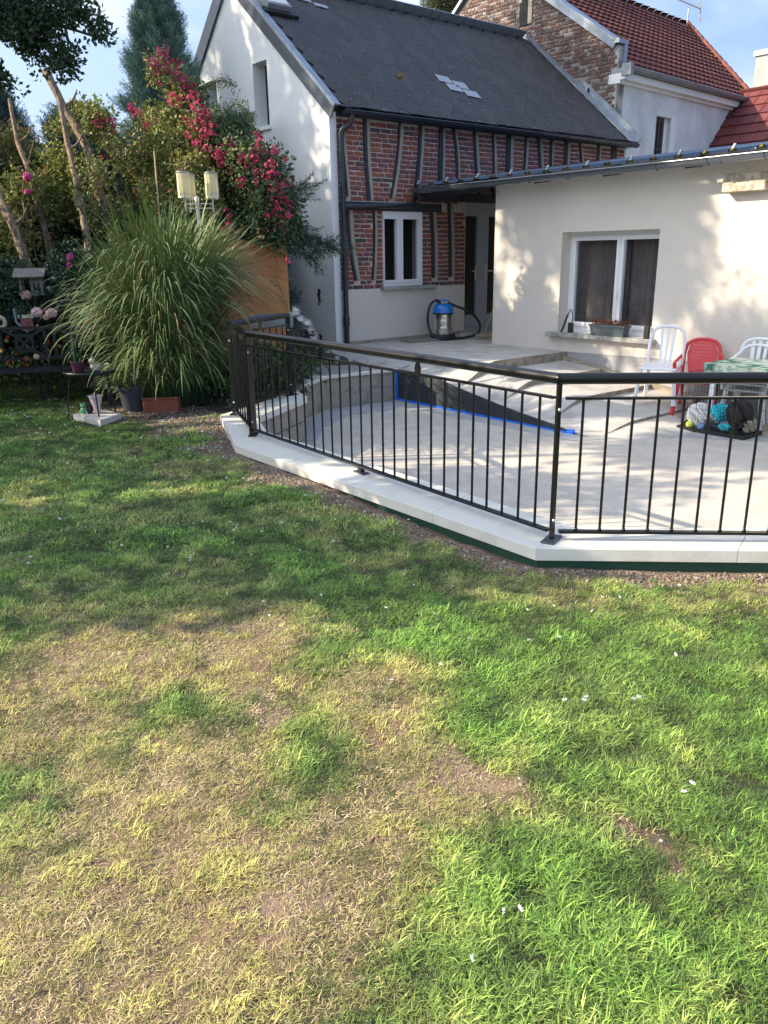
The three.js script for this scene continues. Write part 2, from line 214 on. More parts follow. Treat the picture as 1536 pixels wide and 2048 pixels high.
function masks(x, z) {
  const n = fbm(x * 2.6, z * 2.6, 91, 4) - 0.5, n2 = fbm(x * 9, z * 9, 17, 3) - 0.5, n3 = fbm(x * 26, z * 26, 57, 2) - 0.5;
  let dry = 0, bare = 0, lush = 0; for (const b of DRY) dry += blob(x, z, b); for (const b of BARE) bare += blob(x + n2 * 0.08, z + n * 0.12, b); for (const b of LUSH) lush += blob(x, z, b);
  dry = clamp(dry * 0.80 + n * 1.3 + n2 * 1.3 + n3 * 0.6 - lush * 0.6, 0, 1);
  const w = wallDist(x, z); bare += 1.35 * (1 - sstep(0.10, 0.30, w + n2 * 0.34 + n * 0.16 + 0.03 + (z > 7.95 ? 0.03 : 0)));
  bare = clamp(sstep(0.46, 1.15, bare + n2 * 0.9 + n3 * 0.7));
  return { dry, bare, lush: clamp(lush), n, n2, n3 };
}
function lawnHeight(x, z) { const w = wallDist(x, z); return (fbm(x * 1.3, z * 1.3, 29, 3) - 0.5) * 0.035 + (fbm(x * 6, z * 6, 33, 2) - 0.5) * 0.034 - 0.004 * (1 - sstep(0.1, 0.5, w)) * sstep(5.5, 7.5, z) + 0.05 * sstep(7.3, 5.2, z) * (1 - sstep(0.15, 0.9, w)) + 0.14 * sstep(-2.2, -0.4, x) * sstep(2.2, 0.2, z); }
{
  const pos = [], col = [], uv = [], idx = [], x0 = -10, x1 = 9.1, z0 = -4, z1 = 13, st = 0.07, nx = Math.round((x1 - x0) / st), nz = Math.round((z1 - z0) / st);
  for (let j = 0; j <= nz; j++) for (let i = 0; i <= nx; i++) {
    const x = x0 + i * st, z = z0 + j * st, m = masks(x, z), edge = Math.min(i, nx - i, j, nz - j);
    pos.push(x, lawnHeight(x, z) * Math.min(1, edge / 8) - 0.004, z); uv.push(x, z);
    let c = mixc([0.06, 0.056, 0.025], mixc([0.23, 0.17, 0.10], [0.21, 0.135, 0.09], clamp(0.5 + m.n2 * 3)), m.dry); c = mixc(c, mixc([0.20, 0.135, 0.095], [0.32, 0.23, 0.16], clamp(0.5 + m.n * 1.6 + m.n3)), m.bare);
    const wd = wallDist(x, z); c = mixc(c, [0.165, 0.122, 0.09], (1 - sstep(0.08, 0.3, wd)) * 0.7); if (x > -4.6 && z < 3) c = mixc(c, [0.09, 0.068, 0.05], 0.8); col.push(...c);
  }
  for (let j = 0; j < nz; j++) for (let i = 0; i < nx; i++) { const x = x0 + (i + 0.5) * st, z = z0 + (j + 0.5) * st; if (inPoly(x, z, HOLE)) continue; const a = j * (nx + 1) + i, b = a + 1, c = a + nx + 1, d = c + 1; idx.push(a, c, b, b, c, d); }
  // beyond: one ring out to the horizon
  const R = 260, ring = [[-R, -R], [R, -R], [R, R], [-R, R]], inner = [[x0, z0], [x0 + nx * st, z0], [x0 + nx * st, z0 + nz * st], [x0, z0 + nz * st]], o = pos.length / 3;
  for (const [x, z] of [...inner, ...ring]) { pos.push(x, -0.004, z); uv.push(x, z); col.push(0.07, 0.085, 0.035); }
  for (let k = 0; k < 4; k++) { const n = (k + 1) % 4; idx.push(o + k, o + n, o + 4 + n, o + k, o + 4 + n, o + 4 + k); }
  const g = new THREE.BufferGeometry(); g.setAttribute('position', new THREE.Float32BufferAttribute(pos, 3)); g.setAttribute('uv', new THREE.Float32BufferAttribute(uv, 2)); g.setAttribute('color', new THREE.Float32BufferAttribute(col, 3)); g.setIndex(idx); g.computeVertexNormals();
  tag(part('lawn_ground', g, MAT.ground), null, null, null, 'structure');
}
tag(part('patio', prism([[-4.0, 8.1], [0.4, 12.3], [1.9, 12.3], [1.9, 1.2], [-1.5, 1.2], [-2.6, 2.6], [-3.9, 3.7], [-4.1, 4.7]], -0.5, -0.37), MAT.patio), 'pale grey washed concrete patio behind the railing', 'patio', null, 'structure');

for (const [n, P, c] of [['sealer_band', [[-1.44, 1.80], [-0.36, 1.93], [-0.38, 2.25], [-1.0, 2.45], [-1.5, 2.35], [-2.2, 2.75], [-3.1, 3.75], [-3.6, 4.5], [-3.75, 4.4], [-3.5, 3.72], [-2.8, 3.25], [-2.15, 2.26]], [0.40, 0.41, 0.43]], ['damp_streak', [[-3.70, 7.75], [-3.55, 7.42], [-3.1, 7.6], [-2.55, 7.72], [-2.50, 7.80], [-3.08, 7.70], [-3.5, 7.56]], [0.40, 0.40, 0.42]], ['sealer_band', [[-0.37, 2.3], [-0.37, 5.0], [0.6, 5.5], [1.2, 6.6], [1.0, 6.9], [0.3, 5.75], [-0.62, 5.2], [-0.62, 2.4]], [0.42, 0.42, 0.43]]]) tag(part(n, prism(P, -0.372, -0.3655), std({ map: colorTex((i) => { const s = WN[i]; return mul(mixc(c, s < 0.15 ? [0.17, 0.16, 0.15] : [0.5, 0.48, 0.45], s < 0.15 || s > 0.85 ? 0.8 : 0.1), 0.9 + 0.4 * (F8[i] - 0.5)); }, 1.3), bumpMap: grayTex((i) => WN[i], 1.3), bumpScale: 0.004, roughness: 0.9 })), null, null, null, 'structure');

// ------------------------------------------------------------------ terrace, stepped ramp, block wall
const RAMP = [[1.9, 0.055], [2.3, 0.055], [2.72, 0.02], [2.96, -0.03], [3.4, -0.108], [3.83, -0.183], [4.3, -0.254], [4.75, -0.309], [4.97, -0.35], [5.4, -0.372]];
function rampLine(z) { if (z <= 1.9) return 0.055; for (let i = 1; i < RAMP.length; i++) if (z <= RAMP[i][0]) return lerp(RAMP[i - 1][1], RAMP[i][1], (z - RAMP[i - 1][0]) / (RAMP[i][0] - RAMP[i - 1][0])); return -0.372; }
const FLIGHT = [[1.9, 3.07, 0.213, 0.213], [3.07, 3.76, 0.095, 0.035], [3.76, 4.55, -0.03, -0.09], [4.55, 5.28, -0.145, -0.27], [5.28, 5.9, -0.30, -0.374]];
{
  const xs = []; for (let k = 0; k <= 24; k++) xs.push(lerp(-0.335, 1.908, Math.pow(k / 24, 1.15)));
  const top = [], front = [], quad = (l, a, b, c, d) => l.push(...a, ...b, ...c, ...a, ...c, ...d);
  const h = (x, z, f) => { const s = lerp(FLIGHT[f][2], FLIGHT[f][3], (z - FLIGHT[f][0]) / (FLIGHT[f][1] - FLIGHT[f][0])); return lerp(rampLine(z), s, sstep(-0.3, 0.42, x)); };
  for (let f = 0; f < FLIGHT.length; f++) {
    const n = 8; for (let j = 0; j < n; j++) for (let i = 0; i < 24; i++) { const za = lerp(FLIGHT[f][0], FLIGHT[f][1], j / n), zb = lerp(FLIGHT[f][0], FLIGHT[f][1], (j + 1) / n); quad(top, [xs[i], h(xs[i], za, f), za], [xs[i], h(xs[i], zb, f), zb], [xs[i + 1], h(xs[i + 1], zb, f), zb], [xs[i + 1], h(xs[i + 1], za, f), za]); }
    if (f + 1 < FLIGHT.length) for (let i = 0; i < 24; i++) { const z = FLIGHT[f][1]; quad(front, [xs[i], h(xs[i], z, f), z], [xs[i], h(xs[i], z, f + 1) - 0.004, z + 0.004], [xs[i + 1], h(xs[i + 1], z, f + 1) - 0.004, z + 0.004], [xs[i + 1], h(xs[i + 1], z, f), z]); }
  }
  const mk = (l) => { const g = new THREE.BufferGeometry(); g.setAttribute('position', new THREE.Float32BufferAttribute(l, 3)); g.computeVertexNormals(); return boxUV(g); };
  const t = thing('stepped_ramp', null, null); tag(t, 'shallow concrete steps running beside the cream annex wall', 'steps', null, 'structure');
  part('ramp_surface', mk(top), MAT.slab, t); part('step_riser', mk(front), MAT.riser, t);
  part('edge_kerb', joined([bar([1.865, 0.16, 2.68], [1.865, -0.06, 4.12], 0.09, 0.09), bar([1.865, -0.06, 4.12], [1.865, -0.22, 5.2], 0.09, 0.08)]), MAT.riser, t);
}
tag(part('terrace', joined([prism([[0.02, -0.02], [4.2, -0.02], [4.2, 1.9], [0.25, 1.9]], -0.1, 0.213), prism([[-0.335, 1.0], [0.3, 0.6], [0.3, 1.9], [-0.335, 1.9]], -0.1, 0.07)]), MAT.slab), 'grey concrete terrace slab before the house door', 'terrace', null, 'structure');
tag(part('terrace_slope', (() => { const g = new THREE.BufferGeometry(), l = []; const q = (a, b, c, d) => l.push(...a, ...b, ...c, ...a, ...c, ...d); q([-0.335, 0.075, 1.0], [-0.335, 0.06, 1.9], [0.9, 0.217, 1.9], [0.55, 0.217, 0.4]); q([-0.5, 0.10, 0.1], [-0.335, 0.075, 1.0], [0.55, 0.217, 0.4], [0.1, 0.217, 0.02]); g.setAttribute('position', new THREE.Float32BufferAttribute(l, 3)); g.computeVertexNormals(); return boxUV(g); })(), MAT.slab), null, null, null, 'structure');
tag(part('gravel_bed', prism([[-1.42, 1.74], [-0.36, 1.86], [-0.36, 0.2], [-0.1, -0.4], [-1.2, -0.6], [-1.9, 1.2]], -0.1, 0.075), MAT.gravel), 'strip of crushed grey stone behind the block wall', 'gravel', null, 'structure');
{
  const t = thing('ramp_wall', 'dark membrane clad wedge wall edged with blue tape', 'wall');
  const P = [[1.915, -0.36], ...[1.915, 2.3, 2.72, 2.96, 3.4, 3.83, 4.3, 4.75, 4.95].map((z) => [z, rampLine(z) + 0.012]).reverse().reverse(), [4.95, -0.36]];
  part('membrane', wallX(-0.362, P, [], 0.022), MAT.membrane, t);
  const tapeP = [[1.915, -0.368], [4.99, -0.368], [4.99, -0.345], [1.915, -0.335]];
  part('tape', wallX(-0.3665, tapeP, [], 0.004), MAT.tape, t);
  part('tape', wallX(-0.3675, rect(1.90, 1.955, -0.367, 0.065), [], 0.004), MAT.tape, t);
  part('tape', wallX(-0.368, [[4.90, -0.366], [5.01, -0.366], [5.01, -0.31], [4.93, -0.315]], [], 0.032), MAT.tape, t);
}
{
  const t = thing('block_wall', 'bare concrete block retaining wall with pale coping below the terrace', 'wall');
  const A = new THREE.Vector2(-0.34, 1.905), B = new THREE.Vector2(-1.46, 1.785), L = A.distanceTo(B), d = B.clone().sub(A).normalize(), ang = Math.atan2(-d.y, d.x);
  const r = rng(8);
  for (let row = 0; row < 2; row++) { let s = 0; const lens = row ? [0.28, 0.46, 0.385] : [0.46, 0.46, 0.205]; for (const len of lens) { const c = s + len / 2, g = box(0, 0, 0, len - 0.010, 0.190, 0.18, 0.006); const m = part('block', g, MAT.block, t); m.position.set(A.x + d.x * c, -0.272 + row * 0.2, A.y + d.y * c - 0.088 + (r() - 0.5) * 0.006); m.rotation.y = ang; s += len; } }
  part('mortar_core', prism([[A.x, A.y - 0.006], [B.x, B.y - 0.006], [B.x, B.y - 0.19], [A.x, A.y - 0.19]], -0.38, 0.028), MAT.plinth, t);
  part('rendered_end', prism([[B.x - 0.003, B.y + 0.006], [-2.12, 2.19], [-2.66, 2.5], [-2.60, 2.35], [-2.05, 2.02], [B.x - 0.003, B.y - 0.19]], -0.39, 0.030), MAT.block, t);
  part('coping_slab', prism([[A.x + 0.02, A.y + 0.03], [-1.0, 1.865], [-0.98, 1.62], [A.x + 0.02, A.y - 0.2]], 0.031, 0.072, 0.006), MAT.coping, t);
  part('coping_slab', prism([[-1.005, 1.864], [B.x - 0.01, B.y + 0.035], [-2.12, 2.23], [-2.22, 2.03], [-1.52, 1.56], [-0.985, 1.62]], 0.031, 0.070, 0.006), MAT.coping, t);
}
// three round-topped edging stones on the gravel
for (const [x, z, l] of [[-0.60, 0.86, 'dark round edging stone nearest the garden, left of its two neighbours'], [-0.565, 1.14, 'dark round edging stone in the middle of three behind the railing'], [-0.50, 1.40, 'round edging stone nearest the terrace slab, right of its two neighbours']]) {
  const g = new THREE.CylinderGeometry(0.105, 0.105, 0.06, 22, 1, false, 0, Math.PI); g.rotateZ(Math.PI / 2); g.rotateX(-Math.PI / 2); g.rotateY(Math.PI / 2 + 0.9); const m = part('edging_stone', boxUV(g), MAT.stone); m.position.set(x, 0.075, z); tag(m, l, 'edging stone', 'round edging stones on the gravel');
}
// ------------------------------------------------------------------ low garden wall under the railing
const RD = [0.73, 0.683];
const OUTER = [[-4.462 + RD[0] * 6.2, 7.951 + RD[1] * 6.2], [-4.462, 7.951], [-4.45, 4.72], [-3.914, 3.455]], INNER = [[-4.03 + RD[0] * 5.8, 7.862 + RD[1] * 5.8], [-4.03, 7.862], [-3.985, 4.465], [-3.70, 3.80]];
{
  const t = thing('low_garden_wall', 'low wall with white coping slabs and dark green base around the patio', 'wall');
  const cut = (a, b, s) => [lerp(a[0], b[0], s), lerp(a[1], b[1], s)];
  const runs = [[OUTER[1], OUTER[0], INNER[1], INNER[0], 6, 0], [OUTER[1], OUTER[2], INNER[1], INNER[2], 4, 0], [OUTER[2], OUTER[3], INNER[2], INNER[3], 1, 0], [[-3.914, 3.455], [-2.56, 2.78], [-3.70, 3.80], [-2.69, 3.17], 2, 0]];
  for (const [oa, ob, ia, ib, n] of runs) for (let k = 0; k < n; k++) {
    const e = 0.0001, s0 = k / n + (k ? e : 0), s1 = (k + 1) / n - (k < n - 1 ? e : 0);
    const P = [cut(oa, ob, s0), cut(oa, ob, s1), cut(ia, ib, s1), cut(ia, ib, s0)], c = P.reduce((q, v) => [q[0] + v[0] / 4, q[1] + v[1] / 4], [0, 0]);
    const sh = P.map(([x, z]) => { const l = Math.hypot(x - c[0], z - c[1]); return [x - (x - c[0]) / l * 0.0005, z - (z - c[1]) / l * 0.0005]; });
    const area = sh.reduce((q, v, i) => { const w = sh[(i + 1) % 4]; return q + v[0] * w[1] - w[0] * v[1]; }, 0);
    part('coping_slab', prism(area < 0 ? sh : sh.reverse(), 0.046, 0.115, 0.003), MAT.coping, t);
  }
  const ins = (P, d, s) => P.map(([x, z]) => [x + d * s, z]);
  part('green_base', prism([[OUTER[0][0] + 0.03, OUTER[0][1]], [-4.435, 7.945], [-4.425, 4.73], [-3.89, 3.475], [-3.82, 3.51], [-4.33, 4.75], [-4.34, 7.90], [OUTER[0][0] + 0.15, OUTER[0][1]]], -0.3, 0.045), MAT.greenPaint, t);
  part('wall_core', prism([[INNER[0][0] - 0.05, INNER[0][1] + 0.08], [-4.335, 7.895], [-4.325, 4.755], [-3.80, 3.515], [-3.74, 3.76], [-4.01, 4.46], [-4.06, 7.85]], -0.45, 0.044), MAT.block, t);
  // block courses of the short return, seen from the patio side
  part('return_core', prism([[-3.83, 3.50], [-2.62, 2.86], [-2.74, 3.13], [-3.70, 3.73]], -0.45, 0.043), MAT.block, t);
  const A = [-3.68, 3.742], B = [-2.735, 3.142], L = Math.hypot(B[0] - A[0], B[1] - A[1]), ang = Math.atan2(-(B[1] - A[1]), B[0] - A[0]);
  for (let row = 0; row < 2; row++) { let s = row ? 0.0 : 0.0; for (const len of row ? [0.3, 0.45, 0.36] : [0.45, 0.45, 0.21]) { const c = (s + len / 2) / L; const m = part('block', box(0, 0, 0, len - 0.01, 0.2, 0.03, 0.005), MAT.block, t); m.position.set(lerp(A[0], B[0], c), -0.26 + 0.21 * row, lerp(A[1], B[1], c)); m.rotation.y = ang; s += len; } }
}
// ------------------------------------------------------------------ black railing
{
  const t = thing('metal_railing', 'black metal railing with round handrail and thin balusters', 'railing');
  const A = [-4.30, 7.92], Lp = [-4.14, 4.488], B2 = [-3.78, 3.513], Cc = [-2.76, 2.957], R = [A[0] + RD[0] * 4.4, A[1] + RD[1] * 4.4];
  const at = (a, b, s, y) => [lerp(a[0], b[0], s), y, lerp(a[1], b[1], s)], len = (a, b) => Math.hypot(a[0] - b[0], a[1] - b[1]);
  const bal = clean(new THREE.CylinderGeometry(0.0074, 0.0074, 0.715, 8)), knob = clean(new THREE.SphereGeometry(0.011, 8, 6));
  const runs = [[A, R, 0.125], [A, Lp, 0.1264], [Lp, B2, 0.128], [B2, Cc, 0.129]];
  for (const [a, b, gap] of runs) {
    const n = Math.round(len(a, b) / gap);
    part('handrail', joined([rod(at(a, b, 0, 0.985), at(a, b, 1, 0.985), 0.0285, 0.0285, 18), (() => { const g = new THREE.SphereGeometry(0.0285, 14, 10); g.translate(...at(a, b, 0, 0.985)); return g; })()]), MAT.black, t);
    part('top_bar', bar(at(a, b, 0.008, 0.885), at(a, b, 0.992, 0.885), 0.03, 0.012), MAT.black, t);
    part('bottom_bar', bar(at(a, b, 0.008, 0.165), at(a, b, 0.992, 0.165), 0.035, 0.014), MAT.black, t);
    for (let k = 1; k < n; k++) { const m = part('baluster', bal, MAT.black, t); m.position.set(...at(a, b, k / n, 0.522)); if (a === A && b === R) { const q = part('baluster_knob', knob, MAT.black, t); q.position.set(...at(a, b, k / n, 0.178)); } }
    const yaw = Math.atan2(-(b[1] - a[1]), b[0] - a[0]);
    for (const s of len(a, b) > 2 ? [0.335, 0.665] : [0.5]) {
      const sh = new THREE.CylinderGeometry(0.027, 0.027, 0.010, 16); sh.scale(1, 1, 1.55); sh.rotateX(Math.PI / 2); const m = part('rail_bracket', clean(sh), MAT.black, t); m.position.set(...at(a, b, s, 0.918)); m.rotation.y = yaw;
    }
    if (len(a, b) > 2) for (const s of b === R ? [0.5] : [0.523]) { const p = at(a, b, s, 0.14); part('foot_stub', box(p[0], 0.137, p[2], 0.035, 0.042, 0.035), MAT.black, t); const f = part('foot_plate', box(0, 0, 0, 0.13, 0.009, 0.06, 0.003), MAT.darkMetal, t); f.position.set(p[0], 0.1203, p[2]); f.rotation.y = yaw; }
  }
  for (const [p, w, dir] of [[A, 0.026, 0.75], [Lp, 0.075, 1.3], [B2, 0.042, 1.2], [Cc, 0.05, 0.5]]) {
    const m = part('post', box(0, 0, 0, w, 0.845, p === A ? 0.020 : 0.032, 0.003), MAT.black, t); m.position.set(p[0], 0.548, p[1]); m.rotation.y = dir - 0.9;
    const f = part('foot_plate', box(0, 0, 0, 0.15, 0.010, 0.075, 0.004), p === A ? MAT.darkMetal : MAT.black, t); f.position.set(p[0], 0.1205, p[1]); f.rotation.y = dir - 0.4;
    for (const y of [0.83, 0.235]) { const b = part('bolt', clean(new THREE.SphereGeometry(0.010, 8, 6)), MAT.silver, t); b.position.set(p[0] - 0.016, y, p[1] + 0.022); }
  }
}

// ------------------------------------------------------------------ timber-framed house
{
  const H = thing('timber_framed_house', 'house with white gable, dark slate roof and brick filled timber frame', 'house');
  const W1 = rect(-2.07, -1.63, 3.60, 4.555), W2 = rect(-3.735, -3.31, 3.66, 4.53);
  part('gable_wall', wallX(0, [[-0.25, -0.3], [-5.3, -0.3], [-5.3, 3.55], [-2.675, 5.90], [-0.25, 3.815]], [W1, W2], 0.3), MAT.white, H);
  part('corner_render', wallX(0, [[-0.25, -0.3], [0.012, -0.3], [0.012, 3.60], [-0.25, 3.815]], [], 0.125), MAT.white, H);
  for (const [z0, z1, y0, y1] of [[-2.07, -1.63, 3.6, 4.555], [-3.735, -3.31, 3.66, 4.53]]) {
    const w = group('gable_window', H);
    part('frame', joined([span(0.235, 0.285, y0, y0 + 0.05, z0, z1), span(0.235, 0.285, y1 - 0.05, y1, z0, z1), span(0.235, 0.285, y0 + 0.05, y1 - 0.05, z0, z0 + 0.05), span(0.235, 0.285, y0 + 0.05, y1 - 0.05, z1 - 0.05, z1)]), MAT.navy, w);
    part('pane', span(0.255, 0.258, y0 + 0.05, y1 - 0.05, z0 + 0.05, z1 - 0.05), MAT.glass, w);
    part('sill', span(-0.045, 0.22, y0 - 0.055, y0 + 0.004, z0 - 0.05, z1 + 0.05, 0.006), MAT.white, w);
  }
  part('back_wall', span(0.3, 7.3, -0.3, 3.5, -5.3, -5.0), MAT.white, H);
  // front wall: render at the bottom, brick in timber above
  const door = [[2.86, -0.3], [3.98, -0.3], [3.98, 2.44], [2.86, 2.44]], win = [[0.99, 1.09], [1.835, 1.09], [1.835, 2.245], [0.99, 2.245]];
  part('brick_backing', wallZ(-0.012, [[0.31, 1.02], [2.86, 1.02], [2.86, 2.44], [3.98, 2.44], [3.98, 1.02], [7.35, 1.02], [7.35, 3.66], [0.30, 3.66]], [win], 0.24), MAT.mortar, H);
  part('left_backing', span(0.126, 0.3, 1.02, 3.66, -0.2, -0.0125), MAT.mortar, H);
  part('render_base', wallZ(0.014, [[0.127, -0.3], [2.84, -0.3], [2.84, 1.058], [2.08, 1.058], [2.08, 1.03], [0.92, 1.03], [0.92, 1.062], [0.127, 1.075]], [], 0.2), MAT.cream, H);
  part('skirting', span(0.13, 2.83, 0.1, 0.262, -0.1, 0.034), MAT.riser, H);
  // timber posts as [x at top, y top, x at bottom, y bottom, dark width, pale width, bow]
  const up = [[0.215, 3.45, 0.305, 2.45, 0.022, 0.06, 0.0], [0.67, 3.58, 0.725, 2.40, 0.062, 0.07, -0.02], [1.365, 3.56, 1.165, 2.44, 0.034, 0.075, 0.03], [1.80, 3.56, 1.66, 2.40, 0.060, 0.065, 0.03], [2.25, 3.56, 2.22, 2.40, 0.088, 0.055, 0.012], [2.53, 3.56, 2.60, 2.40, 0.048, 0.055, 0.06], [3.02, 3.56, 3.20, 2.45, 0.05, 0.07, -0.03], [3.47, 3.56, 3.52, 2.45, 0.035, 0.07, 0.02], [3.88, 3.56, 3.88, 2.5, 0.10, 0.09, 0.0], [4.33, 3.56, 4.26, 2.5, 0.035, 0.07, 0.02], [4.66, 3.56, 4.76, 2.5, 0.06, 0.08, 0.04], [5.03, 3.56, 5.05, 2.6, 0.05, 0.06, 0.0], [5.46, 3.56, 5.48, 2.6, 0.085, 0.09, 0.0], [5.86, 3.56, 5.99, 2.6, 0.04, 0.06, 0.05], [6.45, 3.56, 6.47, 2.6, 0.06, 0.06, 0.0], [6.95, 3.56, 6.95, 2.6, 0.16, 0.0, 0.0]];
  const low = [[0.30, 2.25, 0.425, 1.20, 0.05, 0.08, -0.03], [0.815, 2.25, 0.765, 1.20, 0.03, 0.055, 0.015], [2.045, 2.25, 2.09, 1.20, 0.062, 0.085, 0.012], [2.44, 2.40, 2.49, 1.20, 0.055, 0.085, 0.012]];
  const xAt = (p, y) => { const s = clamp((p[1] - y) / (p[1] - p[3])); return lerp(p[0], p[2], s) + p[6] * Math.sin(Math.PI * s); };
  const strip = (p, off, w, z, dep, seed) => {
    const n = 9, r = rng(seed), P = [], Q = [], wob = Array.from({ length: n + 1 }, () => (r() - 0.5) * 0.012);
    for (let k = 0; k <= n; k++) { const y = lerp(p[1], p[3], k / n), x = xAt(p, y) + off; P.push([x - w / 2 + wob[k], y]); Q.push([x + w / 2 + wob[n - k] * 0.6, y]); }
    return wallZ(z, [...P, ...Q.reverse()], [], dep);
  };
  [...up, ...low].forEach((p, i) => { part('timber_post', strip(p, 0, p[4], 0.016, 0.05, 100 + i), MAT.timber, H); if (p[5]) part('post_edging', strip(p, p[4] / 2 + p[5] / 2 + 0.001, p[5], 0.002, 0.05, 300 + i), MAT.timberEdge, H); });
  part('cross_beam', span(0.13, 2.26, 2.255, 2.375, -0.06, 0.030, 0.008), MAT.timber, H);
  part('wall_plate', span(0.13, 7.3, 3.555, 3.66, -0.2, 0.02), MAT.timber, H);
  // bricks
  const bricks = [], r = rng(44), course = 0.0707;
  const fill = (x0, x1, y, stagger, dirty) => {
    if (x1 - x0 < 0.035) return; let x = x0 + 0.004; let first = stagger ? 0.10 + r() * 0.03 : 0.19 + r() * 0.04;
    while (x < x1 - 0.03) {
      let l = first || (r() < 0.3 ? 0.105 : 0.20) + (r() - 0.5) * 0.03; first = 0; if (x + l > x1 - 0.045) l = x1 - x - 0.004; if (l < 0.03) break;
      const k = r(), m = dirty ? (k < 0.5 ? brickMats[3] : k < 0.8 ? brickMats[4] : brickMats[1]) : brickMats[k < 0.38 ? 0 : k < 0.66 ? 1 : k < 0.78 ? 2 : k < 0.94 ? 3 : 4];
      const q = new THREE.Quaternion().setFromEuler(new THREE.Euler((r() - 0.5) * 0.02, (r() - 0.5) * 0.02, (r() - 0.5) * 0.035));
      bricks.push({ geo: brickGeos[(r() * 6) | 0], mat: m, p: [x + l / 2, y + (r() - 0.5) * 0.006, (r() - 0.5) * 0.005], q, s: [l, 0.0525 + (r() - 0.5) * 0.009, 0.02] }); x += l + 0.018;
    }
  };
  const gaps = (posts, y, a, b) => { const c = posts.filter((p) => y < p[1] + 0.03 && y > p[3] - 0.03).map((p) => { const x = xAt(p, y); return [x - p[4] / 2, x + p[4] / 2 + p[5]]; }).sort((u, v) => u[0] - v[0]); const out = []; let x = a; for (const [s, e] of c) { if (s > x) out.push([x, Math.min(s, b)]); x = Math.max(x, e); } if (x < b) out.push([x, b]); return out; };
  for (let k = 0; k < 16; k++) { const y = 2.425 + k * course; if (y > 3.53) break; for (const [a, b] of gaps(up, y, 0.14, 7.3)) { if (y < 2.85 && a > 4.0) continue; if (y < 2.62 && a > 2.6) continue; fill(a, b, y, k % 2); } }
  for (let k = 0; k < 17; k++) { const y = 1.10 + k * course; if (y > 2.24 && k > 0) { for (const [a, b] of gaps(low, y, 2.27, 2.84)) if (y < 2.42) fill(a, b, y, k % 2); continue; } const dirty = k < 2; for (const [a, b] of gaps(low, y, 0.14, 2.84)) { if (b <= 0.99 || a >= 1.835) fill(a, b, y, k % 2, dirty); else { fill(a, 0.985, y, k % 2, dirty); fill(1.84, b, y, k % 2, dirty); } } }
  pieces('brick', bricks, H);
  // window
  { const w = group('window', H), x0 = 0.99, x1 = 1.835, y0 = 1.09, y1 = 2.245, xm = 1.335;
    part('frame', joined([span(x0, x1, y0, y0 + 0.06, -0.06, 0.012), span(x0, x1, y1 - 0.075, y1, -0.06, 0.012), span(x0, x0 + 0.006, y0 + 0.06, y1 - 0.075, -0.06, 0.012), span(x1 - 0.06, x1, y0 + 0.06, y1 - 0.075, -0.06, 0.012)]), MAT.pvc, w);
    for (const [a, b] of [[x0 + 0.007, xm - 0.002], [xm + 0.002, x1 - 0.061]]) { part('sash', joined([span(a, b, y0 + 0.061, y0 + 0.10, -0.05, 0.028), span(a, b, y1 - 0.112, y1 - 0.076, -0.05, 0.028), span(a, a + (a < xm - 0.1 ? 0.008 : 0.060), y0 + 0.10, y1 - 0.112, -0.05, 0.028), span(b - (a < xm - 0.1 ? 0.062 : 0.035), b, y0 + 0.10, y1 - 0.112, -0.05, 0.028)]), MAT.pvc, w); part('pane', span(a + 0.006, b - 0.03, y0 + 0.09, y1 - 0.10, -0.018, -0.014), MAT.glass, w); }
    part('handle', joined([span(1.295, 1.315, 1.60, 1.70, 0.028, 0.045), span(1.298, 1.312, 1.58, 1.64, 0.045, 0.06)]), MAT.pvc, w);
    part('sill', span(0.925, 2.08, 1.034, 1.088, -0.03, 0.105, 0.008), MAT.stone, w);
    part('room', joined([span(0.9, 1.95, 0.95, 2.4, -0.95, -0.9), span(0.87, 0.9, 0.95, 2.4, -0.95, -0.26), span(1.95, 1.98, 0.95, 2.4, -0.95, -0.26), span(0.87, 1.98, 2.4, 2.43, -0.95, -0.26), span(0.87, 1.98, 0.92, 0.95, -0.95, -0.26)]), MAT.room, w); }
  // double glazed door
  { const d = group('door', H), frame = std({ color: [0.34, 0.36, 0.39], roughness: 0.45 });
    part('frame', joined([span(2.865, 2.90, 0.28, 2.435, -0.16, -0.08), span(3.94, 3.975, 0.28, 2.435, -0.16, -0.08), span(2.90, 3.94, 2.32, 2.435, -0.16, -0.08), span(2.865, 3.975, 0.214, 0.285, -0.17, -0.02)]), frame, d);
    for (const [a, b] of [[2.902, 3.398], [3.402, 3.938]]) { part('door_leaf', joined([span(a, b, 0.288, 0.52, -0.15, -0.085), span(a, b, 2.21, 2.318, -0.15, -0.085), span(a, a + (a < 3 ? 0.03 : 0.115), 0.52, 2.21, -0.15, -0.085), span(b - (a < 3 ? 0.15 : 0.06), b, 0.52, 2.21, -0.15, -0.085)]), frame, d); part('pane', span(a + 0.03, b - 0.05, 0.52, 2.21, -0.118, -0.112), MAT.glass, d); }
    part('handle', joined([rod([3.20, 1.28, -0.05], [3.08, 1.28, -0.045], 0.011), rod([3.20, 1.28, -0.085], [3.20, 1.28, -0.045], 0.012), span(3.18, 3.22, 1.12, 1.38, -0.085, -0.078), rod([3.47, 1.28, -0.045], [3.60, 1.28, -0.045], 0.011), span(3.45, 3.49, 1.12, 1.38, -0.085, -0.078)]), MAT.silver, d);
    part('room', joined([span(2.75, 4.1, 0.0, 2.5, -1.5, -1.45), span(2.72, 2.75, 0.0, 2.5, -1.5, -0.26), span(4.1, 4.13, 0.0, 2.5, -1.5, -0.26), span(2.72, 4.13, 2.5, 2.53, -1.5, -0.26), span(2.72, 4.13, 0.16, 0.2, -1.5, -0.18)]), MAT.room, d); }
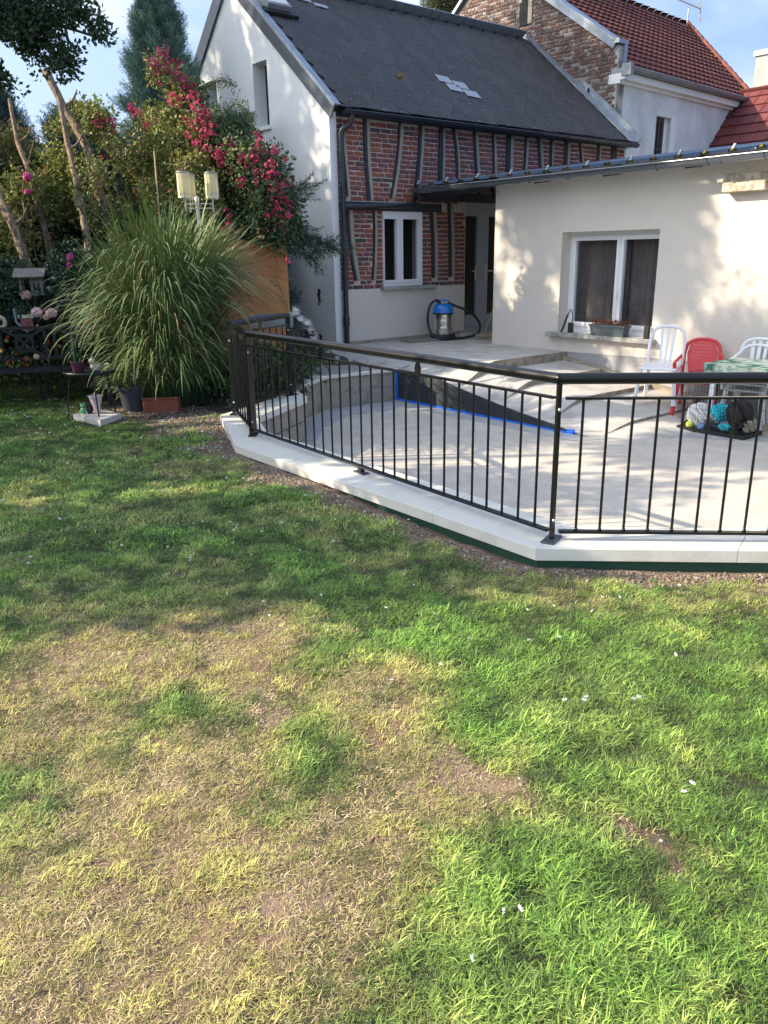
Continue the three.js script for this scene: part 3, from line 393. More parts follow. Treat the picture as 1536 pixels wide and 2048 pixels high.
  // roof: boards, then diamond slates
  const zE = 0.13, yE = 3.665, zR = -2.675, yR = 5.985, LS = Math.hypot(zR - zE, yR - yE), ang = Math.atan2(yR - yE, zE - zR);
  const onRoof = (x, s, lift = 0) => [x, yE + s * Math.sin(ang) + lift * Math.cos(ang), zE - s * Math.cos(ang) + lift * Math.sin(ang)];
  const qRoof = new THREE.Quaternion().setFromEuler(new THREE.Euler(-Math.PI / 2 + ang, 0, 0));
  { const g = new THREE.BoxGeometry(7.36, LS, 0.06); g.translate(0, LS / 2, -0.035); g.applyQuaternion(qRoof); g.translate(3.70, yE, zE); part('roof_boards', boxUV(g), MAT.blackMatt, H);
    const b = new THREE.BoxGeometry(7.36, LS * 1.02, 0.06); b.translate(0, -LS * 0.51, 0); b.rotateX(Math.PI / 2 + ang); b.applyMatrix4(new THREE.Matrix4().makeTranslation(3.7, yR - 0.02, zR)); const bb = new THREE.Box3().setFromBufferAttribute(b.attributes.position); const back = wallX(0.02, [[zR, yR - 0.03], [-5.5, 3.52], [-5.5, 3.44], [zR, yR - 0.1]], [], 7.36); part('back_roof', back, MAT.blackMatt, H); }
  { const slates = [], r2 = rng(71), a = 0.345, h = 0.345;
    const slateGeo = [0, 1, 2, 3].map((k) => { const rr = rng(900 + k), j = () => (rr() - 0.5) * 0.02; const s = new THREE.Shape([[0.03, -0.472 + j()], [0.480 + j() * 0.5, 0], [0.04, 0.475], [-0.04, 0.475], [-0.480 + j() * 0.5, 0], [-0.03, -0.472]].map(([x, y]) => new THREE.Vector2(x, y))); const g = new THREE.ExtrudeGeometry(s, { depth: 0.035, bevelEnabled: false }); return boxUV(g); });
    const sm = [0, 1, 2, 3].map((k) => std({ map: colorTex((i) => mul(mixc([0.044, 0.038, 0.037], [0.070, 0.060, 0.056], sstep(0.45, 0.8, F8[(i + k * 9973) % (N * N)])), [0.82, 0.92, 1.0, 1.12][k] * (0.9 + 0.3 * F64[i])), 0.6), bumpMap: bumpMid, bumpScale: 0.002, roughness: 0.72 }));
    const rows = Math.ceil(LS / (h / 2));
    for (let j = 0; j < rows; j++) for (let i = -1; i < 7.4 / a + 1; i++) {
      const x = 0.09 + (i + (j % 2 ? 0.5 : 0)) * a, s = 0.02 + j * h / 2; if (x < 0.10 || x > 7.38 || s > LS - 0.08) continue;
      const q = qRoof.clone().multiply(new THREE.Quaternion().setFromEuler(new THREE.Euler(0.050 + r2() * 0.02, (r2() - 0.5) * 0.01, (r2() - 0.5) * 0.03)));
      slates.push({ geo: slateGeo[(r2() * 4) | 0], mat: sm[(r2() * 4) | 0], p: onRoof(x, s, 0.006 + r2() * 0.004), q, s: [a, h, a] });
    }
    pieces('slate', slates, H);
    const clips = []; for (const s of slates) { const p = new THREE.Vector3(0, -0.49, 0.05).multiply(V(s.s)).applyQuaternion(s.q).add(V(s.p)); if (r2() < 0.75) { const c = new THREE.BoxGeometry(0.018, 0.026, 0.016); c.applyQuaternion(qRoof); c.translate(p.x, p.y, p.z); clips.push(c); } }
    part('slate_hook', joined(clips), MAT.zincDull, H, 'stuff');
    const metalPatch = std({ color: [0.36, 0.37, 0.39], roughness: 0.5, metalness: 0.3 }); for (const [x, s, w, l] of [[3.05, 1.22, 0.33, 0.24], [3.36, 1.10, 0.33, 0.24], [3.13, 0.98, 0.33, 0.24], [3.46, 0.86, 0.36, 0.24], [1.2, 3.18, 0.34, 0.16], [1.5, 3.06, 0.3, 0.12]]) { const g = new THREE.BoxGeometry(w * 0.9, l * 0.85, 0.006); g.rotateZ(-0.1); const m = part('metal_slate', boxUV(g), metalPatch, H); m.position.set(...onRoof(x, s, 0.034)); m.quaternion.copy(qRoof); }
    const moss = []; for (let k = 0; k < 3; k++) { const g = new THREE.CircleGeometry(0.05 + 0.03 * r2(), 9); g.applyQuaternion(qRoof); const p = onRoof(1.95 + r2() * 0.12, 1.05 + r2() * 0.2, 0.030); g.translate(...p); moss.push(g); } part('lichen_patch', joined(moss), plain(0.13, 0.085, 0.03, 0.95), H); }
  { // box of the roof light near the verge
    const c = onRoof(0.34, 2.72, 0.08), g = new THREE.BoxGeometry(0.44, 0.5, 0.16); g.applyQuaternion(qRoof); g.translate(...c); const w = group('roof_light', H); part('curb', boxUV(g), MAT.zincDull, w);
    const p = onRoof(0.36, 2.44, 0.05), a = new THREE.BoxGeometry(0.62, 0.14, 0.07); a.applyQuaternion(qRoof); a.translate(...p); part('apron', boxUV(a), MAT.blackMatt, w); const gl = new THREE.BoxGeometry(0.36, 0.42, 0.012); gl.applyQuaternion(qRoof); gl.translate(...onRoof(0.34, 2.72, 0.166)); part('cover', boxUV(gl), MAT.oldwhite, w); }
  // verge, ridge and eaves trim
  const vergeBar = (x, w, h, lift, mat, s0, s1, name) => { const g = new THREE.BoxGeometry(w, s1 - s0, h); g.translate(0, (s0 + s1) / 2, lift); g.applyQuaternion(qRoof); g.translate(x, yE, zE); part(name, boxUV(g), mat, H); };
  vergeBar(-0.012, 0.02, 0.2, -0.07, MAT.darkMetal, -0.05, LS + 0.05, 'verge_board'); vergeBar(0.03, 0.12, 0.022, 0.038, MAT.zinc, -0.04, LS + 0.02, 'verge_flashing'); vergeBar(-0.02, 0.035, 0.045, 0.035, MAT.zinc, -0.05, LS + 0.03, 'verge_roll');
  { const th = Math.atan2(yR - 3.44, zR + 5.5), l = Math.hypot(yR - 3.44, zR + 5.5), g = new THREE.BoxGeometry(0.06, 0.24, l); g.rotateX(-th); g.translate(-0.012, (yR + 3.44) / 2 - 0.02, (zR - 5.5) / 2); part('verge_board', boxUV(g), MAT.darkMetal, H); }
  part('ridge_cap', joined([bar([-0.03, yR + 0.035, zR + 0.07], [7.1, yR + 0.035, zR + 0.07], 0.2, 0.02, ang), bar([-0.03, yR + 0.055, zR], [7.1, yR + 0.055, zR], 0.09, 0.05)]), MAT.zinc, H);
  { const g = new THREE.BoxGeometry(0.26, LS + 0.1, 0.03); g.translate(0, LS / 2 - 0.05, 0.05); g.rotateZ(0.0); g.applyQuaternion(qRoof); g.translate(7.30, yE, zE); part('side_flashing', boxUV(g), MAT.zinc, H); const u = new THREE.BoxGeometry(0.03, LS + 0.1, 0.16); u.translate(0, LS / 2 - 0.05, 0.09); u.applyQuaternion(qRoof); u.translate(7.42, yE, zE); part('side_upstand', boxUV(u), MAT.zinc, H); }
  const half = (r0, len) => { const g = new THREE.CylinderGeometry(r0, r0, len, 16, 1, true, 0, Math.PI); return g; };
  { const gt = group('gutter', H), z = 0.215, y = 3.60, g = half(0.062, 7.3); g.rotateX(Math.PI / 2); g.rotateY(Math.PI / 2); g.rotateX(Math.PI / 2); const c = new THREE.CylinderGeometry(0.062, 0.062, 7.3, 16, 1, true, Math.PI, Math.PI); c.rotateZ(Math.PI / 2); c.translate(3.76, y, z); part('channel', boxUV(c), MAT.navy, gt);
    part('front_roll', rod([0.11, y, z + 0.062], [7.41, y, z + 0.062], 0.011), MAT.navy, gt); part('end_cap', (() => { const q = new THREE.CircleGeometry(0.062, 16, Math.PI, Math.PI); q.rotateY(Math.PI / 2); q.translate(0.111, y, z); return clean(q); })(), MAT.navy, gt);
    for (let k = 0; k < 11; k++) { const x = 0.35 + k * 0.68, b = new THREE.TorusGeometry(0.066, 0.006, 5, 12, Math.PI); b.rotateZ(Math.PI); b.rotateY(Math.PI / 2); b.translate(x, y, z); part('bracket', clean(b), MAT.navy, gt); } }
  { const dp = group('downpipe', H); part('swan_neck', tube([[0.26, 3.56, 0.21], [0.26, 3.50, 0.21], [0.24, 3.43, 0.18], [0.17, 3.36, 0.11], [0.155, 3.28, 0.085]], 0.044, 20, 12), MAT.navy, dp);
    part('pipe', rod([0.155, 3.30, 0.085], [0.155, 0.22, 0.085], 0.043, 0.043, 14), MAT.navy, dp);
    part('collar', joined([rod([0.155, 0.64, 0.085], [0.155, 0.52, 0.085], 0.055, 0.055, 14), rod([0.155, 0.68, 0.085], [0.155, 0.64, 0.085], 0.045, 0.055, 14)]), MAT.navy, dp); for (const y of [3.28, 2.27]) part('collar', rod([0.155, y + 0.04, 0.085], [0.155, y - 0.03, 0.085], 0.05, 0.05, 14), MAT.navy, dp);
    part('branch_pipe', joined([rod([0.17, 2.30, 0.10], [1.56, 2.335, 0.10], 0.042, 0.042, 14), tube([[1.55, 2.335, 0.10], [1.62, 2.345, 0.10], [1.66, 2.40, 0.11], [1.64, 2.52, 0.15]], 0.042, 14, 12)]), MAT.navy, dp); }
  part('slate_edge', (() => { const l = [], r3 = rng(6); for (let k = 0; k < 44; k++) { const g = new THREE.BoxGeometry(0.15, 0.014, 0.16); g.rotateX(0.35 + (r3() - 0.5) * 0.12); g.translate(0.17 + k * 0.165, yE + 0.012 + (r3() - 0.5) * 0.014, zE + 0.02 + (r3() - 0.5) * 0.02); l.push(g); } return joined(l); })(), MAT.blackMatt, H);
  part('wall_figure', (() => { const l = [box(0, 0, 0, 0.02, 0.13, 0.028), box(0, 0.08, 0.006, 0.02, 0.045, 0.034)]; l.push(bar([0, 0.04, 0], [0, 0.07, 0.05], 0.014, 0.014), bar([0, 0.04, 0], [0, 0.01, -0.05], 0.014, 0.014), bar([0, -0.05, 0], [0, -0.09, 0.04], 0.014, 0.014), bar([0, -0.06, 0], [0, -0.15, -0.02], 0.014, 0.012)); const g = joined(l); g.translate(-0.02, 0.98, -0.40); return g; })(), MAT.blackMatt, H);
  part('wall_figure', (() => { const l = [box(0, 0, 0, 0.02, 0.10, 0.028), box(0, 0.065, -0.008, 0.02, 0.04, 0.034), bar([0, 0.02, 0], [0, 0.06, 0.05], 0.014, 0.014), bar([0, -0.04, 0], [0, -0.09, 0.03], 0.014, 0.014)]; const g = joined(l); g.translate(-0.02, 0.29, -0.40); return g; })(), MAT.blackMatt, H);
}
// ------------------------------------------------------------------ cream annex with lean-to roof
{
  const X = 1.912, t = thing('rendered_annex', 'cream rendered annex with white window and corrugated lean-to roof', 'building');
  const wn = rect(2.882, 4.432, 0.485, 1.85);
  part('wall', wallX(X, [[1.585, 0.2], [2.70, 0.198], [4.45, 0.235], [9.5, 0.30], [9.5, 2.57], [1.585, 2.57]], [wn], 0.32), MAT.cream, t);
  part('plinth', wallX(X + 0.008, [[1.62, -0.45], [9.5, -0.45], [9.5, 0.299], [4.45, 0.234], [2.70, 0.197], [1.62, 0.199]], [], 0.3), MAT.plinth, t);
  part('porch_wall', span(X + 0.32, 6, -0.3, 2.6, 1.585, 1.8), MAT.cream, t);
  part('wall_top', span(X + 0.02, X + 0.3, 2.57, 2.68, 1.6, 9.5), MAT.cream, t);
  { const w = group('window', t), x = X + 0.20, z0 = 2.882, z1 = 4.432, y0 = 0.485, y1 = 1.85, zm = 3.73;
    const fr = (a, b, c, d) => span(x, x + 0.06, a, b, c, d);
    part('frame', joined([fr(y0, y0 + 0.075, z0, z1), fr(y1 - 0.055, y1, z0, z1), fr(y0 + 0.075, y1 - 0.055, z0, z0 + 0.05), fr(y0 + 0.075, y1 - 0.055, z1 - 0.05, z1)]), MAT.pvc, w);
    for (const [a, b] of [[z0 + 0.051, zm - 0.002], [zm + 0.002, z1 - 0.051]]) { const f = (y, yy, c, d) => span(x - 0.016, x + 0.05, y, yy, c, d); part('sash', joined([f(y0 + 0.076, y0 + 0.135, a, b), f(y1 - 0.115, y1 - 0.056, a, b), f(y0 + 0.135, y1 - 0.115, a, a + 0.055), f(y0 + 0.135, y1 - 0.115, b - 0.055, b)]), MAT.pvc, w); part('pane', span(x + 0.018, x + 0.022, y0 + 0.13, y1 - 0.11, a + 0.05, b - 0.05), MAT.glass, w); }
    part('handle', joined([span(x - 0.03, x - 0.016, 1.0, 1.12, zm - 0.008, zm + 0.012), span(x - 0.045, x - 0.03, 0.98, 1.06, zm - 0.004, zm + 0.01)]), MAT.pvc, w);
    part('sill', prism([[X - 0.11, 2.74], [X - 0.11, 4.52], [X + 0.19, 4.52], [X + 0.19, 2.74]].reverse(), 0.415, 0.484, 0.012), MAT.stone, w);
    const cm = std({ map: colorTex((i) => mul([0.16, 0.125, 0.115], 0.8 + 0.4 * F24[i]), 0.8), roughness: 0.95 });
    for (const [a, b, s] of [[z0 - 0.1, zm + 0.05, 3], [zm - 0.15, z1 + 0.1, 9]]) { const n = 70, g = new THREE.PlaneGeometry(1, 1, n, 1), p = g.attributes.position, r = rng(s), ph = r() * 6; for (let i = 0; i < p.count; i++) { const u = p.getX(i) + 0.5; p.setXYZ(i, x + 0.15 + 0.022 * Math.sin(u * 34 + ph + 2 * Math.sin(u * 9)) + (a > 3.5 ? 0.06 : 0), p.getY(i) > 0 ? y1 + 0.1 : y0 - 0.02, lerp(a, b, u)); } g.computeVertexNormals(); part('curtain', boxUV(g), cm, w); }
    part('room', joined([span(x + 0.9, x + 0.95, 0.3, 2.1, 2.6, 4.7), span(X + 0.33, x + 0.95, 0.3, 2.1, 2.55, 2.6), span(X + 0.33, x + 0.95, 0.3, 2.1, 4.7, 4.75), span(X + 0.33, x + 0.95, 2.1, 2.15, 2.55, 4.75), span(X + 0.33, x + 0.95, 0.25, 0.3, 2.55, 4.75)]), MAT.room, w); }
  // corrugated sheets: ridges run away from the eave
  const slope = 0.125, E = [1.555, 2.622];
  for (let k = 0; k < 9; k++) {
    const z0 = 0.03 + k * 0.99, z1 = Math.min(z0 + 0.99, 8.95), pts = [];
    for (let q = 0; q < 3; q++) { const z = z0 + q * 0.33; for (const [o, h] of [[0, 0], [0.10, 0], [0.125, 0.034], [0.165, 0.042], [0.205, 0.034], [0.23, 0]]) pts.push([z + o + 0.0, h]); } pts.push([z1, 0]);
    const pos = [], idx = []; pts.forEach(([z, h]) => { for (const s of [0, 1]) pos.push(E[0] + s * 4.4, E[1] + s * 4.4 * slope + h, z); }); for (let i = 0; i < pts.length - 1; i++) idx.push(i * 2, i * 2 + 2, i * 2 + 1, i * 2 + 1, i * 2 + 2, i * 2 + 3);
    const g = new THREE.BufferGeometry(); g.setAttribute('position', new THREE.Float32BufferAttribute(pos, 3)); g.setIndex(idx); const f = g.toNonIndexed(); f.computeVertexNormals(); part('roof_sheet', boxUV(f), std({ color: [0.055, 0.075, 0.105], roughness: 0.42, metalness: 0.3 }), t);
  }
  const caps = [], moss = [], r = rng(12); for (let k = 0; k < 26; k++) { const z = 0.195 + k * 0.33; const c = new THREE.SphereGeometry(0.026, 7, 5); c.scale(1, 0.9, 0.9); c.translate(E[0] + 0.02, E[1] + 0.030, z); (k % 2 ? moss : caps).push(c); if (r() < 0.8) { const m = new THREE.SphereGeometry(0.024, 6, 5); m.scale(1, 0.7, 1.2); m.translate(E[0] + 0.01, E[1] + 0.022, z); moss.push(m); } if (k % 2 === 0) { const b = new THREE.BoxGeometry(0.03, 0.045, 0.02); b.rotateX(0.5); b.translate(E[0] + 0.02, E[1] + 0.062, z + 0.012); caps.push(b); } }
  part('screw_cap', joined(caps), plain(0.5, 0.5, 0.5, 0.5), t); part('moss_tuft', joined(moss), plain(0.13, 0.105, 0.03, 0.98), t);
  part('rafter', joined(Array.from({ length: 8 }, (_, k) => bar([1.62, 2.555, 0.3 + k * 1.15], [5.9, 2.555 + 4.28 * slope, 0.3 + k * 1.15], 0.06, 0.11))), MAT.timber, t);
  part('porch_beam', span(1.66, 1.74, 2.46, 2.58, 0.02, 1.585), MAT.timber, t); part('porch_post_beam', span(1.70, 5, 2.42, 2.56, 0.04, 0.12), MAT.timber, t);
  part('porch_ceiling', (() => { const g = new THREE.BoxGeometry(4.2, 0.02, 1.55); g.rotateZ(Math.atan(slope)); g.translate(3.75, 2.60 + 2.1 * slope, 0.81); return boxUV(g); })(), MAT.blackMatt, t);
  { const gt = group('gutter', t), x = 1.50, y = 2.575, R0 = 0.070; const c = new THREE.CylinderGeometry(R0, R0, 8.7, 18, 1, true, 0, Math.PI); c.rotateX(Math.PI / 2); c.rotateZ(-Math.PI / 2); c.translate(x, y, 0.2 + 4.35);
    const metal = phys({ color: [0.16, 0.18, 0.21], roughness: 0.24, metalness: 0.6, clearcoat: 0.3 }); part('channel', boxUV(c), metal, gt); part('front_roll', rod([x - R0, y, 0.2], [x - R0, y, 8.9], 0.011), metal, gt);
    part('end_cap', (() => { const q = new THREE.CircleGeometry(R0, 16, Math.PI, Math.PI); q.translate(x, y, 0.199); return clean(q); })(), metal, gt);
    for (let k = 0; k < 13; k++) { const z = 0.62 + k * 0.66, b = new THREE.TorusGeometry(R0 + 0.005, 0.007, 5, 14, Math.PI); b.rotateZ(Math.PI); b.translate(x, y, z); part('bracket', clean(b), metal, gt); }
    part('joint_sleeve', joined([2.35, 5.35, 8.3].map((z) => { const q = new THREE.CylinderGeometry(R0 + 0.004, R0 + 0.004, 0.11, 18, 1, true, 0, Math.PI); q.rotateX(Math.PI / 2); q.rotateZ(-Math.PI / 2); q.translate(x, y, z); return q; })), metal, gt); }
  part('beam_end', (() => { const g = span(X - 0.16, X + 0.1, 2.215, 2.415, 5.29, 5.80, 0.012); return g; })(), std({ map: colorTex((i) => mul(mixc([0.50, 0.44, 0.34], [0.30, 0.25, 0.19], sstep(0.35, 0.7, F8[i])), 0.8 + 0.5 * F64[i]), 0.4), bumpMap: bumpMid, bumpScale: 0.012, roughness: 0.95 }), t);
}
// ------------------------------------------------------------------ taller house with the brick gable, local axes: u along the front, g along the gable
{
  const th = THREE.MathUtils.degToRad(4.5), t = thing('brick_gable_house', 'taller house with weathered brick gable, white wall and red tile roof', 'house', [7.44, 0, -0.40], th);
  // local x = u, local -z = g
  const wn = [[1.70, 3.2], [2.42, 3.2], [2.42, 4.37], [1.70, 4.37]];
  part('front_wall', wallZ(0, [[0.30, 0], [6.0, 0], [6.0, 4.86], [0.30, 4.86]], [wn], 0.3), MAT.oldwhite, t);
  part('corner_strip', span(0.301, 0.0, 0, 3.9, -0.3, -0.003), MAT.oldwhite, t);
  part('gable_wall', wallX(0.04, [[-0.35, 0], [-6.6, 0], [-6.6, 4.9], [-3.3, 7.70], [-0.1, 5.50], [-0.02, 5.5], [-0.02, 3.6], [-0.35, 3.3]], [], 0.26), MAT.oldmortar, t);
  { const r = rng(63), list = [], inside = (z, y) => y > 3.62 && y < 5.46 + (-0.12 - z) * 0.688 && y < 7.66 - (-3.3 - z) * 0.86 && z < -0.03;
    for (let k = 0; k < 56; k++) { const y = 3.66 + k * 0.074; let z = -0.03 - (k % 2 ? 0.05 : 0) - r() * 0.02; while (z > -4.2) { const l = k % 4 === 2 || r() < 0.12 ? 0.215 : 0.105; const zc = z - l / 2, slot = zc < -2.22 && zc > -2.54 && y > 6.2 && y < 6.85; if (inside(zc - l / 2, y) && inside(zc, y) && !slot && !(y < 6.0 - (zc + 2.45) * 0.97 && zc > -2.45) && !(zc <= -2.45 && y < 6.06)) { const kk = r(); list.push({ geo: brickGeos[(r() * 6) | 0], mat: oldBrickMats[kk < 0.36 ? 0 : kk < 0.64 ? 1 : kk < 0.78 ? 2 : 3], p: [0.026 + (r() - 0.5) * 0.008, y + (r() - 0.5) * 0.008, zc], q: new THREE.Quaternion().setFromEuler(new THREE.Euler(0, -Math.PI / 2 + (r() - 0.5) * 0.04, (r() - 0.5) * 0.05, 'YXZ')), s: [l - 0.014, 0.058 + (r() - 0.5) * 0.008, 0.024] }); } z -= l; } }
    const c = new THREE.Vector3(); t.updateMatrixWorld(true); pieces('brick', list, t, (s) => Math.abs(s.p[1] - 5.2) + Math.abs(s.p[2] + 1.2) * 0.6); }
  part('gable_slot', joined([span(0.0, 0.06, 6.26, 6.70, -2.50, -2.28), span(0.0, 0.06, 6.70, 6.80, -2.45, -2.33)]), MAT.room, t); part('slot_jamb', span(-0.004, 0.05, 6.27, 6.68, -2.27, -2.17), MAT.timberEdge, t);
  part('wall_tie', joined([span(-0.03, 0.02, 4.15, 4.80, -0.66, -0.64)]), MAT.blackMatt, t);
  part('quoin_ledge', joined([prism([[-0.06, 0.02], [0.12, 0.02], [0.12, -0.55], [-0.06, -0.55]], 3.50, 3.62), span(-0.08, 0.06, 3.62, 3.74, -0.95, -0.35), span(-0.1, 0.1, 3.2, 3.5, -0.3, 0.06)]), MAT.stone, t);
  part('kneeler', (() => { const g = new THREE.BoxGeometry(0.05, 0.42, 0.16); g.rotateX(-0.5); g.translate(-0.03, 3.72, 0.20); return boxUV(g); })(), MAT.greyWood, t);
  // zinc on the sloping parapet
  part('parapet_flashing', joined([bar([0.12, 5.56, -0.06], [0.12, 7.80, -3.3], 0.34, 0.06), bar([0.12, 7.80, -3.3], [0.12, 4.96, -6.6], 0.34, 0.06), span(0.18, 0.30, 5.0, 5.54, -0.03, 0.02), span(-0.05, 0.30, 5.52, 5.60, -0.12, 0.03), bar([-0.02, 5.50, -0.08], [-0.02, 7.72, -3.3], 0.04, 0.14)]), MAT.zinc, t);
  part('join_flashing', joined([bar([0.0, 3.72, 0.1], [0.0, 6.06, -2.43], 0.05, 0.2), bar([-0.02, 6.08, -2.42], [-0.02, 6.13, -4.2], 0.06, 0.12)]), MAT.zinc, t);
  { const g = group('window', t); part('frame', joined([span(1.70, 1.78, 3.2, 4.37, -0.17, -0.09), span(2.16, 2.22, 3.2, 4.37, -0.17, -0.09), span(1.78, 2.16, 4.28, 4.37, -0.17, -0.09), span(1.78, 2.16, 3.72, 3.75, -0.16, -0.10), span(2.02, 2.06, 3.2, 4.28, -0.16, -0.10)]), plain(0.07, 0.06, 0.055, 0.7), g); part('pane', span(1.78, 2.16, 3.2, 4.28, -0.135, -0.13), MAT.glass, g); part('reveal', joined([span(2.22, 2.421, 3.2, 4.37, -0.29, -0.1), span(2.36, 2.56, 3.2, 4.42, -0.02, 0.012)]), MAT.white, g); part('net_curtain', span(1.75, 2.2, 3.1, 4.37, -0.26, -0.25), plain(0.24, 0.27, 0.30, 0.9), g); }
  part('fascia', span(0.02, 6.0, 4.981, 5.07, -0.15, 0.17), MAT.zincDull, t); part('cornice', joined([span(0.02, 6.0, 4.86, 4.98, -0.2, 0.16), span(0.02, 6.0, 4.80, 4.86, -0.2, 0.06)]), MAT.white, t);
  { const gt = group('gutter', t), c = new THREE.CylinderGeometry(0.075, 0.075, 6.0, 16, 1, true, Math.PI, Math.PI); c.rotateZ(Math.PI / 2); c.translate(3.05, 5.06, 0.235); part('channel', boxUV(c), MAT.zincDull, gt); part('front_roll', rod([0.05, 5.06, 0.31], [6.05, 5.06, 0.31], 0.014), MAT.zincDull, gt); part('hopper', joined([span(0.0, 0.10, 4.92, 5.14, 0.10, 0.30), bar([6.05, 5.0, 0.2], [6.2, 4.9, 0.1], 0.12, 0.12)]), MAT.zincDull, gt); }
  // tile roof: skewed at the far end
  const e = [0.16, 5.06, 0.20], rd = [0.16, 7.66, -3.0], L = Math.hypot(rd[1] - e[1], rd[2] - e[2]), a2 = Math.atan2(rd[1] - e[1], e[2] - rd[2]);
  const on = (u, s, l) => [u, e[1] + s * Math.sin(a2) + l * Math.cos(a2), e[2] - s * Math.cos(a2) + l * Math.sin(a2)], far = (s) => lerp(6.15, 8.5, s / L);
  { const g = new THREE.BufferGeometry(); g.setAttribute('position', new THREE.Float32BufferAttribute([...on(0.2, 0, -0.03), ...on(6.1, 0, -0.03), ...on(8.45, L, -0.03), ...on(0.2, 0, -0.03), ...on(8.45, L, -0.03), ...on(0.2, L, -0.03)], 3)); g.computeVertexNormals(); part('roof_boards', boxUV(g), MAT.blackMatt, t);
    const b = new THREE.BufferGeometry(); b.setAttribute('position', new THREE.Float32BufferAttribute([...on(0.2, L, -0.02), ...on(8.45, L, -0.02), 8.45, 5.0, -6.4, ...on(0.2, L, -0.02), 8.45, 5.0, -6.4, 0.2, 5.0, -6.4], 3)); b.computeVertexNormals(); part('back_slope', boxUV(b), plain(0.12, 0.03, 0.02, 0.9), t);
    const c = new THREE.BufferGeometry(); c.setAttribute('position', new THREE.Float32BufferAttribute([6.1, 0, -0.1, ...on(6.1, 0, -0.04), ...on(8.45, L, -0.04), 6.1, 0, -0.1, ...on(8.45, L, -0.04), 8.45, 0, -3.2], 3)); c.computeVertexNormals(); part('far_wall', boxUV(c), MAT.oldwhite, t); }
  const pan = [1, 2, 3].map((s) => { const r = rng(s * 7), pos = [], idx = [], n = 4; for (const [y, zz] of [[-0.5, 0], [0.5, 0]]) for (let i = 0; i <= n; i++) { const x = i / n - 0.5; pos.push(x * 0.99, y * 1.08, 0.10 * Math.cos(x * 2 * Math.PI) * 0.5 + (y < 0 ? 0.12 : -0.06) + (r() - 0.5) * 0.03); } for (let i = 0; i < n; i++) idx.push(i, i + 1, n + 2 + i, i, n + 2 + i, n + 1 + i); const b = pos.length / 3; for (let i = 0; i <= n; i++) pos.push(pos[i * 3], pos[i * 3 + 1], pos[i * 3 + 2] - 0.16); for (let i = 0; i < n; i++) idx.push(i, b + i, i + 1, i + 1, b + i, b + i + 1); const g = new THREE.BufferGeometry(); g.setAttribute('position', new THREE.Float32BufferAttribute(pos, 3)); g.setIndex(idx); const f = g.toNonIndexed(); f.computeVertexNormals(); return clean(f); });
  const tm = [[0.150, 0.042, 0.030], [0.125, 0.036, 0.027], [0.175, 0.050, 0.033], [0.10, 0.032, 0.026]].map((c) => std({ color: c, bumpMap: bumpMid, bumpScale: 0.002, roughness: 0.85 }));
  { const list = [], r = rng(17), w = 0.225, h = 0.245, q = new THREE.Quaternion().setFromEuler(new THREE.Euler(-Math.PI / 2 + a2, 0, 0)); const rows = Math.floor(L / h);
    for (let j = 0; j <= rows; j++) for (let u = 0.30 + (j % 2) * w / 2; u < far(j * h) - 0.05; u += w) { if (r() < 0.004) continue; list.push({ geo: pan[(r() * 3) | 0], mat: tm[r() < 0.4 ? 0 : r() < 0.5 ? 1 : r() < 0.6 ? 2 : 3], p: on(u, 0.06 + j * h, 0.02), q: q.clone().multiply(new THREE.Quaternion().setFromEuler(new THREE.Euler(0, 0, (r() - 0.5) * 0.03))), s: [w, h * 1.06, 0.22] }); }
    pieces('roof_tile', list, t, (s) => Math.abs(s.p[0] - 2.6) + Math.abs(s.p[1] - 6.0)); 
    for (let k = 0; k < 23; k++) { const u = 0.5 + k * 0.352, c = new THREE.CylinderGeometry(0.115, 0.13, 0.38, 10, 1, true, 0, Math.PI); c.rotateZ(Math.PI / 2); c.rotateX(-Math.PI / 2); c.rotateX(Math.PI / 2 * 0); const m = part('ridge_tile', boxUV(c), tm[k % 3], t); m.position.set(u, rd[1] - 0.0, rd[2]); m.rotation.z = 0.03; } 
    for (let k = 0; k < 14; k++) { const s = 0.1 + k * L / 14, p = on(far(s) - 0.02, s + 0.15, 0.05), m = part('verge_tile', boxUV(new THREE.BoxGeometry(0.10, 0.34, 0.12)), tm[(k + 1) % 4], t); m.position.set(...p); m.quaternion.copy(q).multiply(new THREE.Quaternion().setFromEuler(new THREE.Euler(0.05, 0, -Math.atan2(2.35, L)))); } }
}
{ // television aerial at the end of the ridge
  const t = thing('television_aerial', 'thin metal television aerial on the red roof ridge', 'aerial', [15.3, 7.35, -3.9]);
  const m = plain(0.35, 0.34, 0.35, 0.4, 0.6); part('mast', rod([0, -0.3, 0], [0.06, 0.72, 0], 0.016), m, t);
  part('boom', bar([-0.30, 0.95, -0.28], [0.26, 0.66, 0.22], 0.022, 0.022), m, t);
  for (let k = 0; k < 9; k++) { const s = k / 8, x = lerp(-0.30, 0.24, s), y = lerp(0.95, 0.67, s), z = lerp(-0.28, 0.2, s); part('element', rod([x - 0.11, y - 0.02, z + 0.16], [x + 0.11, y + 0.02, z - 0.16], 0.007), m, t); }
  part('reflector', joined([bar([0.26, 0.95, 0.2], [0.18, 0.30, 0.32], 0.012, 0.05), bar([0.30, 1.0, 0.24], [0.40, 0.75, 0.05], 0.01, 0.03)]), m, t);
}
